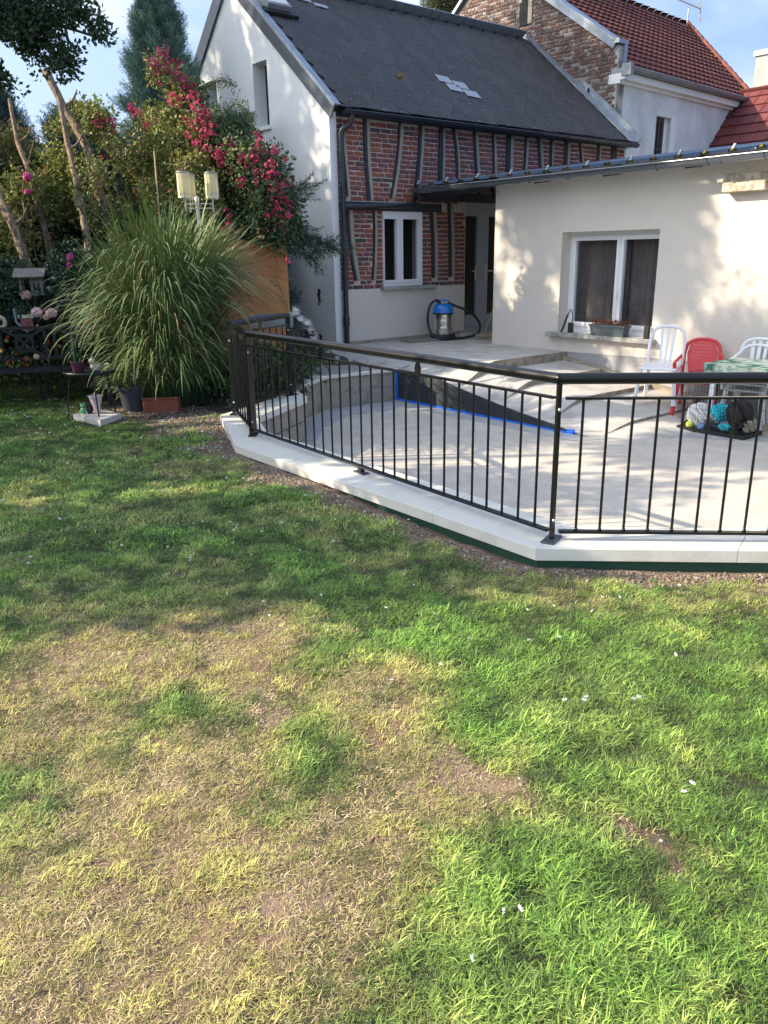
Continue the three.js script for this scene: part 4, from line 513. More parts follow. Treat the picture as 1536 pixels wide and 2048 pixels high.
{ // outbuilding with large red tiles at the right, its rows running along z
  const t = thing('red_tiled_outbuilding', 'low roof of large red tiles at the right behind the annex', 'building', [0, 0, 0]);
  const x0 = 10.55, y0 = 2.75, x1 = 13.15, y1 = 5.27, L = Math.hypot(x1 - x0, y1 - y0), a = Math.atan2(y1 - y0, x1 - x0), r = rng(28);
  const on = (s, z, l) => [x0 + s * Math.cos(a) - l * Math.sin(a), y0 + s * Math.sin(a) + l * Math.cos(a), z];
  part('wall', span(x0 + 0.2, x0 + 5, -0.3, 2.9, -0.8, 5.5), MAT.oldwhite, t);
  const b = new THREE.BufferGeometry(); b.setAttribute('position', new THREE.Float32BufferAttribute([...on(0, -0.95, -0.03), ...on(0, 6, -0.03), ...on(L, 6, -0.03), ...on(0, -0.95, -0.03), ...on(L, 6, -0.03), ...on(L, -0.95, -0.03)], 3)); b.computeVertexNormals(); part('roof_boards', boxUV(b), MAT.blackMatt, t);
  const bb = new THREE.BufferGeometry(); bb.setAttribute('position', new THREE.Float32BufferAttribute([...on(L, -0.95, -0.03), ...on(L, 6, -0.03), 15.8, 2.75, 6, ...on(L, -0.95, -0.03), 15.8, 2.75, 6, 15.8, 2.75, -0.95], 3)); bb.computeVertexNormals(); part('back_slope', boxUV(bb), plain(0.12, 0.03, 0.02, 0.9), t);
  const tm = [[0.125, 0.026, 0.025], [0.105, 0.023, 0.023], [0.145, 0.034, 0.029]].map((c) => std({ color: c, bumpMap: bumpMid, bumpScale: 0.002, roughness: 0.8 }));
  const geo = [1, 2].map((s) => { const pos = [], idx = [], rr = rng(s), prof = [[-0.5, 0.00], [-0.44, 0.05], [-0.36, 0.01], [0.0, 0.0], [0.36, 0.0], [0.44, 0.04], [0.5, 0.0]]; for (const y of [-0.5, 0.5]) for (const [x, h] of prof) pos.push(x, y * 1.08, h + (y < 0 ? 0.09 : -0.03) + (rr() - 0.5) * 0.006); const n = prof.length; for (let i = 0; i < n - 1; i++) idx.push(i, i + 1, n + 1 + i, i, n + 1 + i, n + i); const b0 = pos.length / 3; for (let i = 0; i < n; i++) pos.push(pos[i * 3], pos[i * 3 + 1], pos[i * 3 + 2] - 0.09); for (let i = 0; i < n - 1; i++) idx.push(i, b0 + i, i + 1, i + 1, b0 + i, b0 + i + 1); const g = new THREE.BufferGeometry(); g.setAttribute('position', new THREE.Float32BufferAttribute(pos, 3)); g.setIndex(idx); const f = g.toNonIndexed(); f.computeVertexNormals(); return clean(f); });
  const q = new THREE.Quaternion().setFromRotationMatrix(new THREE.Matrix4().makeBasis(new THREE.Vector3(0, 0, 1), new THREE.Vector3(Math.cos(a), Math.sin(a), 0), new THREE.Vector3(-Math.sin(a), Math.cos(a), 0)));
  const rows = Math.floor(L / 0.33); const list = []; for (let j = 0; j <= rows; j++) for (let z = -0.72; z < 5.6; z += 0.30) list.push({ geo: geo[(r() * 2) | 0], mat: tm[(r() * 3) | 0], p: on(0.2 + j * 0.33, z, 0.02), q, s: [0.30, 0.345, 0.30] });
  pieces('roof_tile', list, t, (s) => dist(...s.p));
  part('ridge_tile', joined(Array.from({ length: 18 }, (_, k) => { const c = new THREE.CylinderGeometry(0.10, 0.115, 0.37, 10, 1, true, -Math.PI / 2, Math.PI); c.rotateX(Math.PI / 2); c.translate(x1 - 0.02, y1 + 0.03, -0.75 + k * 0.35); return c; })), tm[1], t);
  part('valley_flashing', bar([x0 + 0.35, y0 + 0.44, -0.86], [x1 - 0.25, y1 - 0.15, -0.90], 0.14, 0.05), MAT.zincDull, t);
}
{ const t = thing('far_chimney', 'tall grey chimney with pale top at the right edge of the roofs', 'chimney', [18.9, 0, -2.6]); part('shaft', span(-0.3, 0.9, -0.3, 7.15, -0.9, 1.2), MAT.plinth, t); part('crown', span(-0.36, 0.96, 7.15, 7.30, -0.96, 1.26, 0.02), MAT.oldwhite, t); part('pot', lathe([[0.14, 7.3], [0.13, 7.55], [0.16, 7.58], [0.16, 7.62], [0.12, 7.62], [0.11, 7.3]]).translate(0.3, 0, 0.2), MAT.terracotta, t); }

// ------------------------------------------------------------------ things on the terrace and patio
const RX = [0.778, 0.628];   // a horizontal direction running left to right past the garden
{
  const t = thing('vacuum_cleaner', 'steel drum vacuum cleaner with blue lid and black hose by the house door', 'vacuum cleaner', [1.84, 0.213, 0.52], -0.68);
  const chrome = std({ color: [0.72, 0.70, 0.66], roughness: 0.16, metalness: 1 }), blue = phys({ color: [0.01, 0.18, 0.55], roughness: 0.35, clearcoat: 0.3 });
  part('drum', lathe([[0.0, 0.085], [0.155, 0.085], [0.16, 0.10], [0.16, 0.185], [0.166, 0.195], [0.16, 0.205], [0.16, 0.29], [0.166, 0.30], [0.16, 0.31], [0.16, 0.42], [0.165, 0.43]], 28), chrome, t);
  part('lid', lathe([[0.168, 0.43], [0.172, 0.44], [0.168, 0.52], [0.15, 0.565], [0.10, 0.585], [0.0, 0.59]], 28), blue, t);
  part('rim', lathe([[0.165, 0.415], [0.176, 0.42], [0.176, 0.44], [0.165, 0.445]], 28), MAT.blackMatt, t);
  part('base', lathe([[0.0, 0.03], [0.20, 0.03], [0.215, 0.05], [0.205, 0.085], [0.165, 0.10], [0.0, 0.10]], 24), MAT.blackMatt, t);
  for (let k = 0; k < 5; k++) { const a = k * 1.257, g = new THREE.SphereGeometry(0.03, 10, 8); const m = part('caster', clean(g), MAT.blackMatt, t); m.position.set(Math.cos(a) * 0.19, 0.03, Math.sin(a) * 0.19); }
  for (const s of [-1, 1]) part('latch', box(0.11 * s, 0.40, 0.125, 0.035, 0.09, 0.02, 0.006), MAT.blackMatt, t);
  part('handle', tube([[-0.10, 0.575, 0], [-0.09, 0.625, 0], [0, 0.64, 0], [0.09, 0.625, 0], [0.10, 0.575, 0]], 0.013), blue, t);
  part('hose', tube([[-0.05, 0.60, 0.05], [-0.10, 0.645, 0.08], [-0.20, 0.60, 0.12], [-0.26, 0.42, 0.14], [-0.24, 0.20, 0.14], [-0.15, 0.06, 0.22], [-0.02, 0.03, 0.24], [0.15, 0.03, 0.16], [0.42, 0.035, 0.02], [0.60, 0.09, -0.08], [0.63, 0.22, -0.08], [0.55, 0.36, -0.05], [0.40, 0.47, 0], [0.22, 0.54, 0.02], [0.08, 0.60, 0.03]], 0.021, 90, 8), MAT.blackMatt, t);
}
{ const t = thing('broom', 'wooden broom leaning in the corner beside the annex', 'broom', [2.24, 0.213, 1.10], -0.68); part('head', box(0, 0.075, 0, 0.30, 0.05, 0.06, 0.012), MAT.wood, t);
  const r = rng(4), l = []; for (let k = 0; k < 60; k++) { const x = -0.14 + 0.28 * r(), z = (r() - 0.5) * 0.04; l.push(rod([x, 0.05, z], [x * 1.06, 0.001, z * 1.5], 0.0025, 0.0015, 4)); } part('bristles', joined(l), MAT.riser, t, 'stuff'); part('handle', rod([0, 0.09, 0], [0.30, 0.95, -0.10], 0.013), MAT.wood, t); }
{ const t = thing('stone_paver', 'grey flat stone slab lying on the terrace left of the vacuum cleaner', 'paver', [1.37, 0.213, 0.46], -0.12); part('slab', box(0, 0.02, 0, 0.56, 0.036, 0.34, 0.008), MAT.greyWood, t); part('slab_edge', box(0.02, 0.002, 0.0, 0.60, 0.012, 0.37, 0.003), MAT.riser, t); }
{ const g = new THREE.IcosahedronGeometry(0.10, 1), p = g.attributes.position, r = rng(2); g.scale(1.5, 0.55, 0.8); tag(part('door_stone', boxUV(g), MAT.stone), 'rough grey stone lying by the foot of the house door', 'stone').position.set(2.32, 0.25, 0.55); }
// plastic chairs: local +z is the front
function strapChair(t, mat, slats, arms) {
  const flat = (pts, r, w) => { const g = tube(pts, r, 26, 8); return g; };
  part('back_frame', joined([flat([[-0.20, 0.43, -0.19], [-0.205, 0.55, -0.215], [-0.20, 0.74, -0.255], [-0.165, 0.845, -0.275], [-0.08, 0.885, -0.285], [0, 0.89, -0.287], [0.08, 0.885, -0.285], [0.165, 0.845, -0.275], [0.20, 0.74, -0.255], [0.205, 0.55, -0.215], [0.20, 0.43, -0.19]], 0.020)]), mat, t);
  if (slats) for (const x of [-0.06, 0, 0.06]) part('back_slat', bar([x * 0.9, 0.43, -0.195], [x * 1.25, 0.868, -0.28], 0.032, 0.012), mat, t);
  part('seat', (() => { const g = new RoundedBoxGeometry(0.43, 0.028, 0.43, 2, 0.012), p = g.attributes.position; for (let i = 0; i < p.count; i++) { const x = p.getX(i), z = p.getZ(i); p.setY(i, p.getY(i) + 0.43 + 0.012 * Math.abs(x / 0.2) - 0.02 * sstep(0.12, 0.22, z)); p.setX(i, x * (1 + 0.12 * z)); } return boxUV(g); })(), mat, t);
  for (const [x, z, dx, dz] of [[-0.19, 0.19, -0.045, 0.05], [0.19, 0.19, 0.045, 0.05], [-0.18, -0.18, -0.035, -0.075], [0.18, -0.18, 0.035, -0.075]]) part('leg', bar([x, 0.43, z], [x + dx, 0.0, z + dz], 0.042, 0.026), mat, t);
  if (arms) for (const s of [-1, 1]) { part('armrest', tube([[0.20 * s, 0.73, -0.25], [0.25 * s, 0.67, -0.12], [0.265 * s, 0.65, 0.04], [0.26 * s, 0.63, 0.19]], 0.019, 16, 8), mat, t); part('arm_post', bar([0.26 * s, 0.635, 0.18], [0.225 * s, 0.43, 0.20], 0.04, 0.024), mat, t); }
}
{ const t = thing('plastic_chair', 'white plastic chair with three back slats, standing alone under the window', 'chair', [1.25, -0.19, 5.03], -1.214); strapChair(t, MAT.plasticWhite, true, false); }
{ const t = thing('garden_armchair', 'red plastic armchair with woven back beside the white chair', 'chair', [1.44, -0.335, 5.42], -1.15); strapChair(t, MAT.plasticRed, false, true); 
  const s = new THREE.Shape([[-0.13, 0.46], [0.13, 0.46], [0.175, 0.72], [0.15, 0.83], [0.07, 0.875], [-0.07, 0.875], [-0.15, 0.83], [-0.175, 0.72]].map(([x, y]) => new THREE.Vector2(x, y)));
  for (let j = 0; j < 9; j++) for (let i = 0; i < 7; i++) { const x = -0.10 + i * 0.033, y = 0.50 + j * 0.04, h = new THREE.Path([[x - 0.005, y - 0.006], [x + 0.005, y - 0.006], [x + 0.005, y + 0.006], [x - 0.005, y + 0.006]].map(([a, b]) => new THREE.Vector2(a, b))); s.holes.push(h); }
  const g = new THREE.ExtrudeGeometry(s, { depth: 0.012, bevelEnabled: false }); const p = g.attributes.position; for (let i = 0; i < p.count; i++) p.setZ(i, p.getZ(i) - 0.20 - (p.getY(i) - 0.45) * 0.20); g.computeVertexNormals(); part('woven_back', boxUV(g), MAT.plasticRed, t); }
{ const t = thing('plastic_stool', 'green plastic seat showing between the red chair legs', 'stool', [1.70, -0.34, 5.66], -1.2); part('seat', box(0, 0.40, 0, 0.32, 0.04, 0.32, 0.012), MAT.plasticGreen, t); for (const [x, z] of [[-1, -1], [1, -1], [-1, 1], [1, 1]]) part('leg', bar([0.12 * x, 0.39, 0.12 * z], [0.15 * x, 0, 0.15 * z], 0.045, 0.03), MAT.plasticGreen, t); }
{ const t = thing('stacked_chair', 'lower white plastic armchair of the pair tucked at the table end', 'chair', [1.50, -0.368, 6.02], -1.35); strapChair(t, MAT.plasticWhite, true, true); const c = copyOf(t, 'upper white plastic armchair stacked on the other at the table end', [1.515, -0.295, 6.03], -1.33, null); }
{ const t = thing('garden_table', 'white garden table hidden under a green patterned cloth', 'table', [1.28, -0.37, 6.75]); part('table_top', box(0, 0.725, 0, 0.66, 0.03, 1.90, 0.012), MAT.plasticWhite, t); for (const [x, z] of [[-0.29, -0.88], [0.29, -0.88], [-0.29, 0.88], [0.29, 0.88]]) part('leg', bar([x, 0.715, z], [x * 1.05, 0, z], 0.05, 0.04), MAT.plasticWhite, t);
  const cm = std({ map: colorTex((i) => { const a = F8[i], b = F24[(i * 7) % (N * N)]; return a > 0.55 ? [0.58, 0.62, 0.50] : a < 0.36 ? [0.06, 0.16, 0.12] : b > 0.60 ? [0.22, 0.40, 0.28] : b < 0.36 ? [0.07, 0.11, 0.13] : [0.36, 0.50, 0.38]; }, 0.9), roughness: 0.75 });
  const g = new THREE.BoxGeometry(0.72, 0.10, 1.96, 18, 3, 40), p = g.attributes.position, r = rng(3); for (let i = 0; i < p.count; i++) { const x = p.getX(i), y = p.getY(i), z = p.getZ(i); if (y < 0) { const w = 0.018 * Math.sin(z * 16) + 0.012 * Math.sin(x * 22); p.setX(i, x + Math.sign(x) * w); p.setZ(i, z + Math.sign(z) * w); p.setY(i, y - 0.03 + 0.02 * Math.sin(z * 7 + x * 5)); } else p.setY(i, y + 0.004 * Math.sin(z * 9) + 0.006 * fbm(x * 6, z * 6, 4, 2)); } g.computeVertexNormals(); g.translate(1.28, 0.330, 6.75); tag(part('tablecloth', boxUV(g), cm), 'green patterned oilcloth spread over the garden table', 'tablecloth'); }
{ // wire cage with laundry thrown in
  const X0 = 0.72, X1 = 1.12, Z0 = 5.63, Z1 = 6.43, Y0 = -0.37, Y1 = 0.27, t = thing('wire_cage', 'black folding wire dog cage holding a heap of clothes', 'cage');
  part('tray', joined([span(X0, X1, Y0 + 0.004, Y0 + 0.02, Z0, Z1), span(X0, X0 + 0.012, Y0 + 0.02, Y0 + 0.05, Z0, Z1), span(X1 - 0.012, X1, Y0 + 0.02, Y0 + 0.05, Z0, Z1), span(X0 + 0.012, X1 - 0.012, Y0 + 0.02, Y0 + 0.05, Z0, Z0 + 0.012), span(X0 + 0.012, X1 - 0.012, Y0 + 0.02, Y0 + 0.05, Z1 - 0.012, Z1)]), MAT.blackMatt, t);
  const w = 0.0014, W = 0.003, side = (x) => { const l = []; for (let k = 0; k <= 22; k++) { const z = lerp(Z0, Z1, k / 22); l.push(rod([x, Y0 + 0.03, z], [x, Y1, z], w, w, 4)); } for (let k = 0; k <= 5; k++) { const y = lerp(Y0 + 0.03, Y1, k / 5); l.push(rod([x, y, Z0], [x, y, Z1], k === 5 ? W : w, k === 5 ? W : w, 4)); } return joined(l); };
  const end = (z) => { const l = []; for (let k = 0; k <= 11; k++) { const x = lerp(X0, X1, k / 11); l.push(rod([x, Y0 + 0.03, z], [x, Y1, z], w, w, 4)); } for (let k = 0; k <= 5; k++) { const y = lerp(Y0 + 0.03, Y1, k / 5); l.push(rod([X0, y, z], [X1, y, z], k === 5 ? W : w, k === 5 ? W : w, 4)); } return joined(l); };
  for (const x of [X0, X1]) part('wire_panel', side(x), MAT.blackMatt, t, 'stuff'); for (const z of [Z0, Z1]) part('wire_panel', end(z), MAT.blackMatt, t, 'stuff');
}
function crumple(w, h, d, seed, det = 5, amp = 0.5, f = 3.6) { const g = new THREE.IcosahedronGeometry(0.5, det * 3), p = g.attributes.position; for (let i = 0; i < p.count; i++) { const x = p.getX(i), y = p.getY(i), z = p.getZ(i); const n = Math.abs(fbm(x * f + seed * 3.1 + 20, y * f + z * f * 1.3 + 20, seed, 4) - 0.5) * 2, k = 1 - amp * (1 - Math.min(1, n * 3)) + 0.12 * (fbm(x * 8 + 9, z * 8 + y * 6 + 9, seed + 4, 2) - 0.5); p.setXYZ(i, x * k * w, Math.max(-0.42, y * k) * h, z * k * d); } g.computeVertexNormals(); return boxUV(g); }
for (const [n, l, c, p, s, m, sd, turn] of [
  ['laundry_bag', 'translucent white plastic bag lying in the wire cage', 'bag', [0.93, -0.22, 5.80], [0.26, 0.32, 0.34], plain(0.66, 0.65, 0.64, 0.4), 3, 0.4],
  ['towel', 'bright turquoise towel in the middle of the cage heap', 'towel', [0.94, -0.15, 6.02], [0.24, 0.22, 0.22], plain(0.03, 0.48, 0.56, 0.95), 5, 0.2],
  ['black_clothes', 'tall heap of black and brown clothes at the right of the cage', 'clothes', [0.93, -0.14, 6.24], [0.30, 0.34, 0.30], plain(0.028, 0.024, 0.024, 0.95), 7, 0],
  ['dark_clothes', 'flat pile of dark clothes along the front of the cage tray', 'clothes', [0.83, -0.30, 6.08], [0.18, 0.13, 0.46], plain(0.02, 0.024, 0.032, 0.95), 9, 0],
  ['small_cloth', 'small turquoise cloth low at the front of the cage heap', 'cloth', [0.79, -0.27, 6.16], [0.12, 0.09, 0.14], plain(0.04, 0.42, 0.46, 0.95), 11, 0],
  ['blanket', 'beige blanket rolled at the right end of the cage', 'blanket', [0.98, -0.25, 6.36], [0.26, 0.18, 0.12], plain(0.42, 0.37, 0.29, 0.95), 13, 0],
  ['black_cloth', 'black cloth at the left end of the cage tray', 'cloth', [0.88, -0.31, 5.70], [0.22, 0.10, 0.13], plain(0.02, 0.02, 0.022, 0.95), 15, 0]]) { const o = tag(part(n, crumple(...s, sd), m), l, c); o.position.set(...p); o.rotation.y = turn; }
for (const [n, l, p, r, c] of [['tennis_ball', 'lime yellow ball at the left front of the cage', [0.775, -0.30, 5.76], 0.045, [0.50, 0.62, 0.05]], ['blue_ball', 'dusty blue ball beside the lime one in the cage', [0.775, -0.305, 5.90], 0.045, [0.10, 0.20, 0.42]]]) { const g = new THREE.SphereGeometry(r, 18, 14); const o = tag(part(n, clean(g), plain(...c, 0.8)), l, 'ball'); o.position.set(...p); const s = new THREE.TorusGeometry(r * 0.98, 0.003, 5, 26); s.rotateX(0.8); part('seam', clean(s), plain(0.7, 0.7, 0.65, 0.9), o); }
{ // window sill things
  const t = thing('window_box', 'grey plastic window box of dried brown plants on the sill', 'planter', [1.88, 0.484, 3.80]);
  const g = new THREE.BoxGeometry(0.15, 0.13, 0.56, 1, 1, 1), p = g.attributes.position; for (let i = 0; i < p.count; i++) if (p.getY(i) < 0) { p.setX(i, p.getX(i) * 0.8); p.setZ(i, p.getZ(i) * 0.94); } g.translate(0, 0.075, 0); const bm = plain(0.075, 0.095, 0.105, 0.6); part('trough', boxUV(g), bm, t); part('rim', joined([span(-0.085, -0.07, 0.125, 0.15, -0.29, 0.29), span(0.07, 0.085, 0.125, 0.15, -0.29, 0.29), span(-0.07, 0.07, 0.125, 0.15, -0.29, -0.275), span(-0.07, 0.07, 0.125, 0.15, 0.275, 0.29)]), bm, t); part('saucer', box(0, 0.008, 0, 0.15, 0.014, 0.56, 0.005), bm, t);
  const r = rng(23), l = []; for (let k = 0; k < 170; k++) { const x = (r() - 0.5) * 0.13, z = (r() - 0.5) * 0.54, h = 0.03 + r() * 0.06; l.push(rod([x, 0.13, z], [x + (r() - 0.5) * 0.09, 0.14 + h, z + (r() - 0.5) * 0.09], 0.003, 0.0015, 3)); const b = new THREE.PlaneGeometry(0.022, 0.014); b.rotateX(r() * 6); b.rotateY(r() * 6); b.translate(x + (r() - 0.5) * 0.05, 0.145 + h * 0.7, z + (r() - 0.5) * 0.05); l.push(b); } part('dried_plants', joined(l), plain(0.17, 0.062, 0.028, 0.95), t, 'stuff');
  const c = thing('candle_holder', 'square black candle holder at the right end of the sill', 'candle holder', [1.86, 0.484, 4.40]); part('body', box(0, 0.075, 0, 0.055, 0.15, 0.065, 0.006), MAT.blackMatt, c); part('rim', box(0, 0.155, 0, 0.062, 0.012, 0.072, 0.004), MAT.blackMatt, c);
  const q = thing('candle_lantern', 'black metal lantern with open frame at the left end of the sill', 'lantern', [1.88, 0.484, 3.08], 0.2); part('cup', box(0.01, 0.07, 0.05, 0.06, 0.14, 0.07, 0.006), MAT.blackMatt, q); part('frame', joined([bar([0, 0.0, -0.09], [0, 0.25, 0.0], 0.05, 0.008), bar([0.0, 0.25, 0.0], [0, 0.30, 0.03], 0.012, 0.012), tube([[0, 0.29, 0.02], [0, 0.325, 0.035], [0, 0.30, 0.06], [0, 0.22, 0.075], [0, 0.14, 0.07]], 0.006, 16, 6)]), MAT.blackMatt, q); }
// ------------------------------------------------------------------ garden things on the left
{ const t = thing('orange_wall', 'orange rendered garden wall under the climbing rose', 'wall'); const a = Math.atan2(-0.45, 0.53); const m = part('panel', box(0, 0, 0, 1.75, 2.05, 0.14, 0.008), MAT.orange, t); m.position.set(-1.33 - 0.765 * 0.86, 0.72, 0.73 - 0.645 * 0.86); m.rotation.y = -Math.atan2(0.645, 0.765); const c = part('cap', box(0, 0, 0, 1.80, 0.05, 0.2, 0.01), MAT.orange, t); c.position.set(-1.33 - 0.765 * 0.86, 1.77, 0.73 - 0.645 * 0.86); c.rotation.y = m.rotation.y; }
{ const t = thing('grey_planter', 'long grey planter box on legs behind the railing', 'planter', [-2.02, 0, 1.42], -0.68); part('trough', joined([box(0, 0.80, 0.12, 0.50, 0.16, 0.014), box(0, 0.80, -0.12, 0.50, 0.16, 0.014), box(-0.25, 0.80, 0, 0.014, 0.16, 0.25), box(0.25, 0.80, 0, 0.014, 0.16, 0.25), box(0, 0.83, 0, 0.49, 0.02, 0.23)]), MAT.zincDull, t); for (const [x, z] of [[-1, -1], [1, -1], [-1, 1], [1, 1]]) part('leg', bar([0.23 * x, 0.74, 0.10 * z], [0.24 * x, 0, 0.11 * z], 0.03, 0.03), MAT.darkMetal, t); }
{ // garden lamp
  const t = thing('garden_lamp', 'steel garden lamp with three cream glass shades above the tall grass', 'lamp', [-2.84, 0, 1.22], 0);
  const steel = std({ color: [0.52, 0.52, 0.50], roughness: 0.32, metalness: 0.85 }), shade = phys({ color: [0.86, 0.79, 0.52], roughness: 0.55, transmission: 0.45, thickness: 0 });
  part('pole', lathe([[0.04, 0], [0.04, 0.03], [0.024, 0.05], [0.022, 2.20], [0.028, 2.21], [0.028, 2.27], [0.0, 2.29]], 16), steel, t);
  for (const ang of [0.0, 2.25, -2.2]) {
    const dx = Math.cos(ang) * RX[0] - Math.sin(ang) * -RX[1], dz = Math.cos(ang) * RX[1] - Math.sin(ang) * RX[0], R = 0.185, x = dx * R, z = dz * R;
    part('arm', joined([rod([0, 2.20, 0], [x, 2.20, z], 0.007), rod([0, 2.15, 0], [x, 2.15, z], 0.007), rod([x, 2.11, z], [x, 2.26, z], 0.009)]), steel, t);
    const s = part('lamp_shade', lathe([[0.072, 2.255], [0.076, 2.26], [0.074, 2.53], [0.070, 2.53]], 20), shade, t); s.position.set(x, 0, z);
    const rg = part('shade_ring', joined([lathe([[0.070, 2.252], [0.080, 2.252], [0.080, 2.27], [0.070, 2.27]], 20), lathe([[0.0, 2.533], [0.080, 2.533], [0.080, 2.546], [0.0, 2.553]], 20)]), steel, t); rg.position.set(x, 0, z);
    const wr = []; for (let k = 0; k < 9; k++) { const a = k / 9 * 6.283; wr.push(rod([Math.cos(a) * 0.078, 2.26, Math.sin(a) * 0.078], [Math.cos(a) * 0.077, 2.535, Math.sin(a) * 0.077], 0.0022, 0.0022, 4)); } for (const y of [2.30, 2.32]) wr.push(clean(new THREE.TorusGeometry(0.078, 0.002, 4, 22).rotateX(Math.PI / 2).translate(0, y, 0))); const wm = part('shade_wire', joined(wr), steel, t, 'stuff'); wm.position.set(x, 0, z);
  }
}
{ // bench
  const t = thing('metal_bench', 'dark metal garden bench with crossed back panels, cut by the left edge', 'bench', [-4.06, 0, 1.06], -0.41), m = plain(0.013, 0.018, 0.024, 0.4, 0.2), s = (x0, x1, y0, y1, z0 = -0.018, z1 = 0.018) => span(x0, x1, y0, y1, z0, z1);
  part('top_rail', s(-1.75, 0, 0.845, 0.875), m, t); part('lower_rail', s(-1.75, 0, 0.50, 0.53), m, t);
  for (const x of [0, -0.10, -0.56, -0.66, -1.14, -1.24, -1.72]) part('back_upright', s(x - 0.035, x, 0.531, 0.844, -0.013, 0.013), m, t);
  for (const [a, b] of [[-0.53, -0.135], [-1.11, -0.695], [-1.69, -1.275]]) { const c = (a + b) / 2, y = 0.688, q = 0.085; part('cross_panel', joined([bar([a, 0.84, 0], [c - q, y + q, 0], 0.02, 0.028), bar([b, 0.84, 0], [c + q, y + q, 0], 0.02, 0.028), bar([a, 0.535, 0], [c - q, y - q, 0], 0.02, 0.028), bar([b, 0.535, 0], [c + q, y - q, 0], 0.02, 0.028), span(c - q, c + q, y + q - 0.015, y + q + 0.015, -0.011, 0.011), span(c - q, c + q, y - q - 0.015, y - q + 0.015, -0.0105, 0.0105), span(c - q - 0.015, c - q + 0.015, y - q, y + q, -0.010, 0.010), span(c + q - 0.015, c + q + 0.015, y - q, y + q, -0.0095, 0.0095), bar([c - q, y - q, 0], [c + q, y + q, 0], 0.018, 0.024), bar([c - q, y + q, 0], [c + q, y - q, 0], 0.016, 0.024)]), m, t); }
  for (let k = 0; k < 7; k++) part('seat_slat', s(-1.75, 0.0, 0.41, 0.428, 0.05 + k * 0.062, 0.10 + k * 0.062), m, t);
  for (const x of [-0.02, -1.70]) { part('leg', joined([bar([x, 0.43, 0.45], [x, 0, 0.47], 0.045, 0.045), bar([x, 0.55, 0.0], [x, 0, -0.06], 0.045, 0.045), bar([x, 0.41, 0.02], [x, 0.41, 0.46], 0.04, 0.04)]), m, t); part('armrest', joined([bar([x, 0.64, 0.0], [x, 0.64, 0.46], 0.05, 0.025), bar([x, 0.64, 0.44], [x, 0.42, 0.44], 0.035, 0.035)]), m, t); }
}
{ const t = thing('side_table', 'small round dark metal table carrying figurines in front of the bench', 'table', [-4.69, 0, 2.16]), m = plain(0.016, 0.021, 0.028, 0.35, 0.2); part('table_top', lathe([[0.0, 0.472], [0.25, 0.472], [0.262, 0.485], [0.262, 0.505], [0.252, 0.505], [0.246, 0.488], [0.0, 0.484]], 32), m, t); for (const [x, z] of [[-0.05, 0.24], [0.22, -0.06], [-0.2, -0.14]]) part('leg', rod([x * 0.85, 0.475, z * 0.85], [x * 1.15, 0, z * 1.15], 0.008, 0.008, 8), m, t); }
{ const t = thing('bird_figurine', 'cream bird figurine with raised tail on the round table', 'figurine', [-4.64, 0.487, 2.24], 0.2), m = plain(0.52, 0.47, 0.38, 0.8); const b = new THREE.SphereGeometry(0.06, 16, 12); b.scale(1.15, 0.85, 0.8); b.rotateZ(-0.3); b.translate(0, 0.055, 0); part('body', clean(b), m, t); const h = new THREE.SphereGeometry(0.034, 14, 10); h.translate(-0.045, 0.115, 0); part('head', clean(h), m, t); const k = new THREE.ConeGeometry(0.010, 0.03, 8); k.rotateZ(Math.PI / 2); k.translate(-0.09, 0.115, 0); part('beak', clean(k), plain(0.35, 0.2, 0.08), t); part('tail', bar([0.04, 0.04, 0], [0.135, 0.075, 0], 0.035, 0.014), m, t); part('crest', joined([rod([-0.05, 0.14, 0.01], [-0.055, 0.165, 0.012], 0.006, 0.003, 6), rod([-0.03, 0.14, -0.01], [-0.025, 0.165, -0.012], 0.006, 0.003, 6)]), m, t); }
{ const t = thing('flower_pot', 'dusky purple flower pot with a dark green plant on the round table', 'pot', [-4.79, 0.487, 2.12]); part('pot', lathe([[0.0, 0.0], [0.05, 0.0], [0.065, 0.10], [0.07, 0.10], [0.07, 0.115], [0.06, 0.115], [0.055, 0.09], [0, 0.09]], 20), plain(0.12, 0.03, 0.06, 0.6), t); const r = rng(6), l = []; for (let k = 0; k < 26; k++) { const a = r() * 6.28, R = 0.04 * r(), h = 0.16 + r() * 0.13; l.push(bar([R * Math.cos(a), 0.09, R * Math.sin(a)], [R * 2 * Math.cos(a), 0.1 + h, R * 2 * Math.sin(a)], 0.016, 0.002, r() * 3)); } part('leaves', joined(l), plain(0.012, 0.045, 0.022, 0.7), t); }
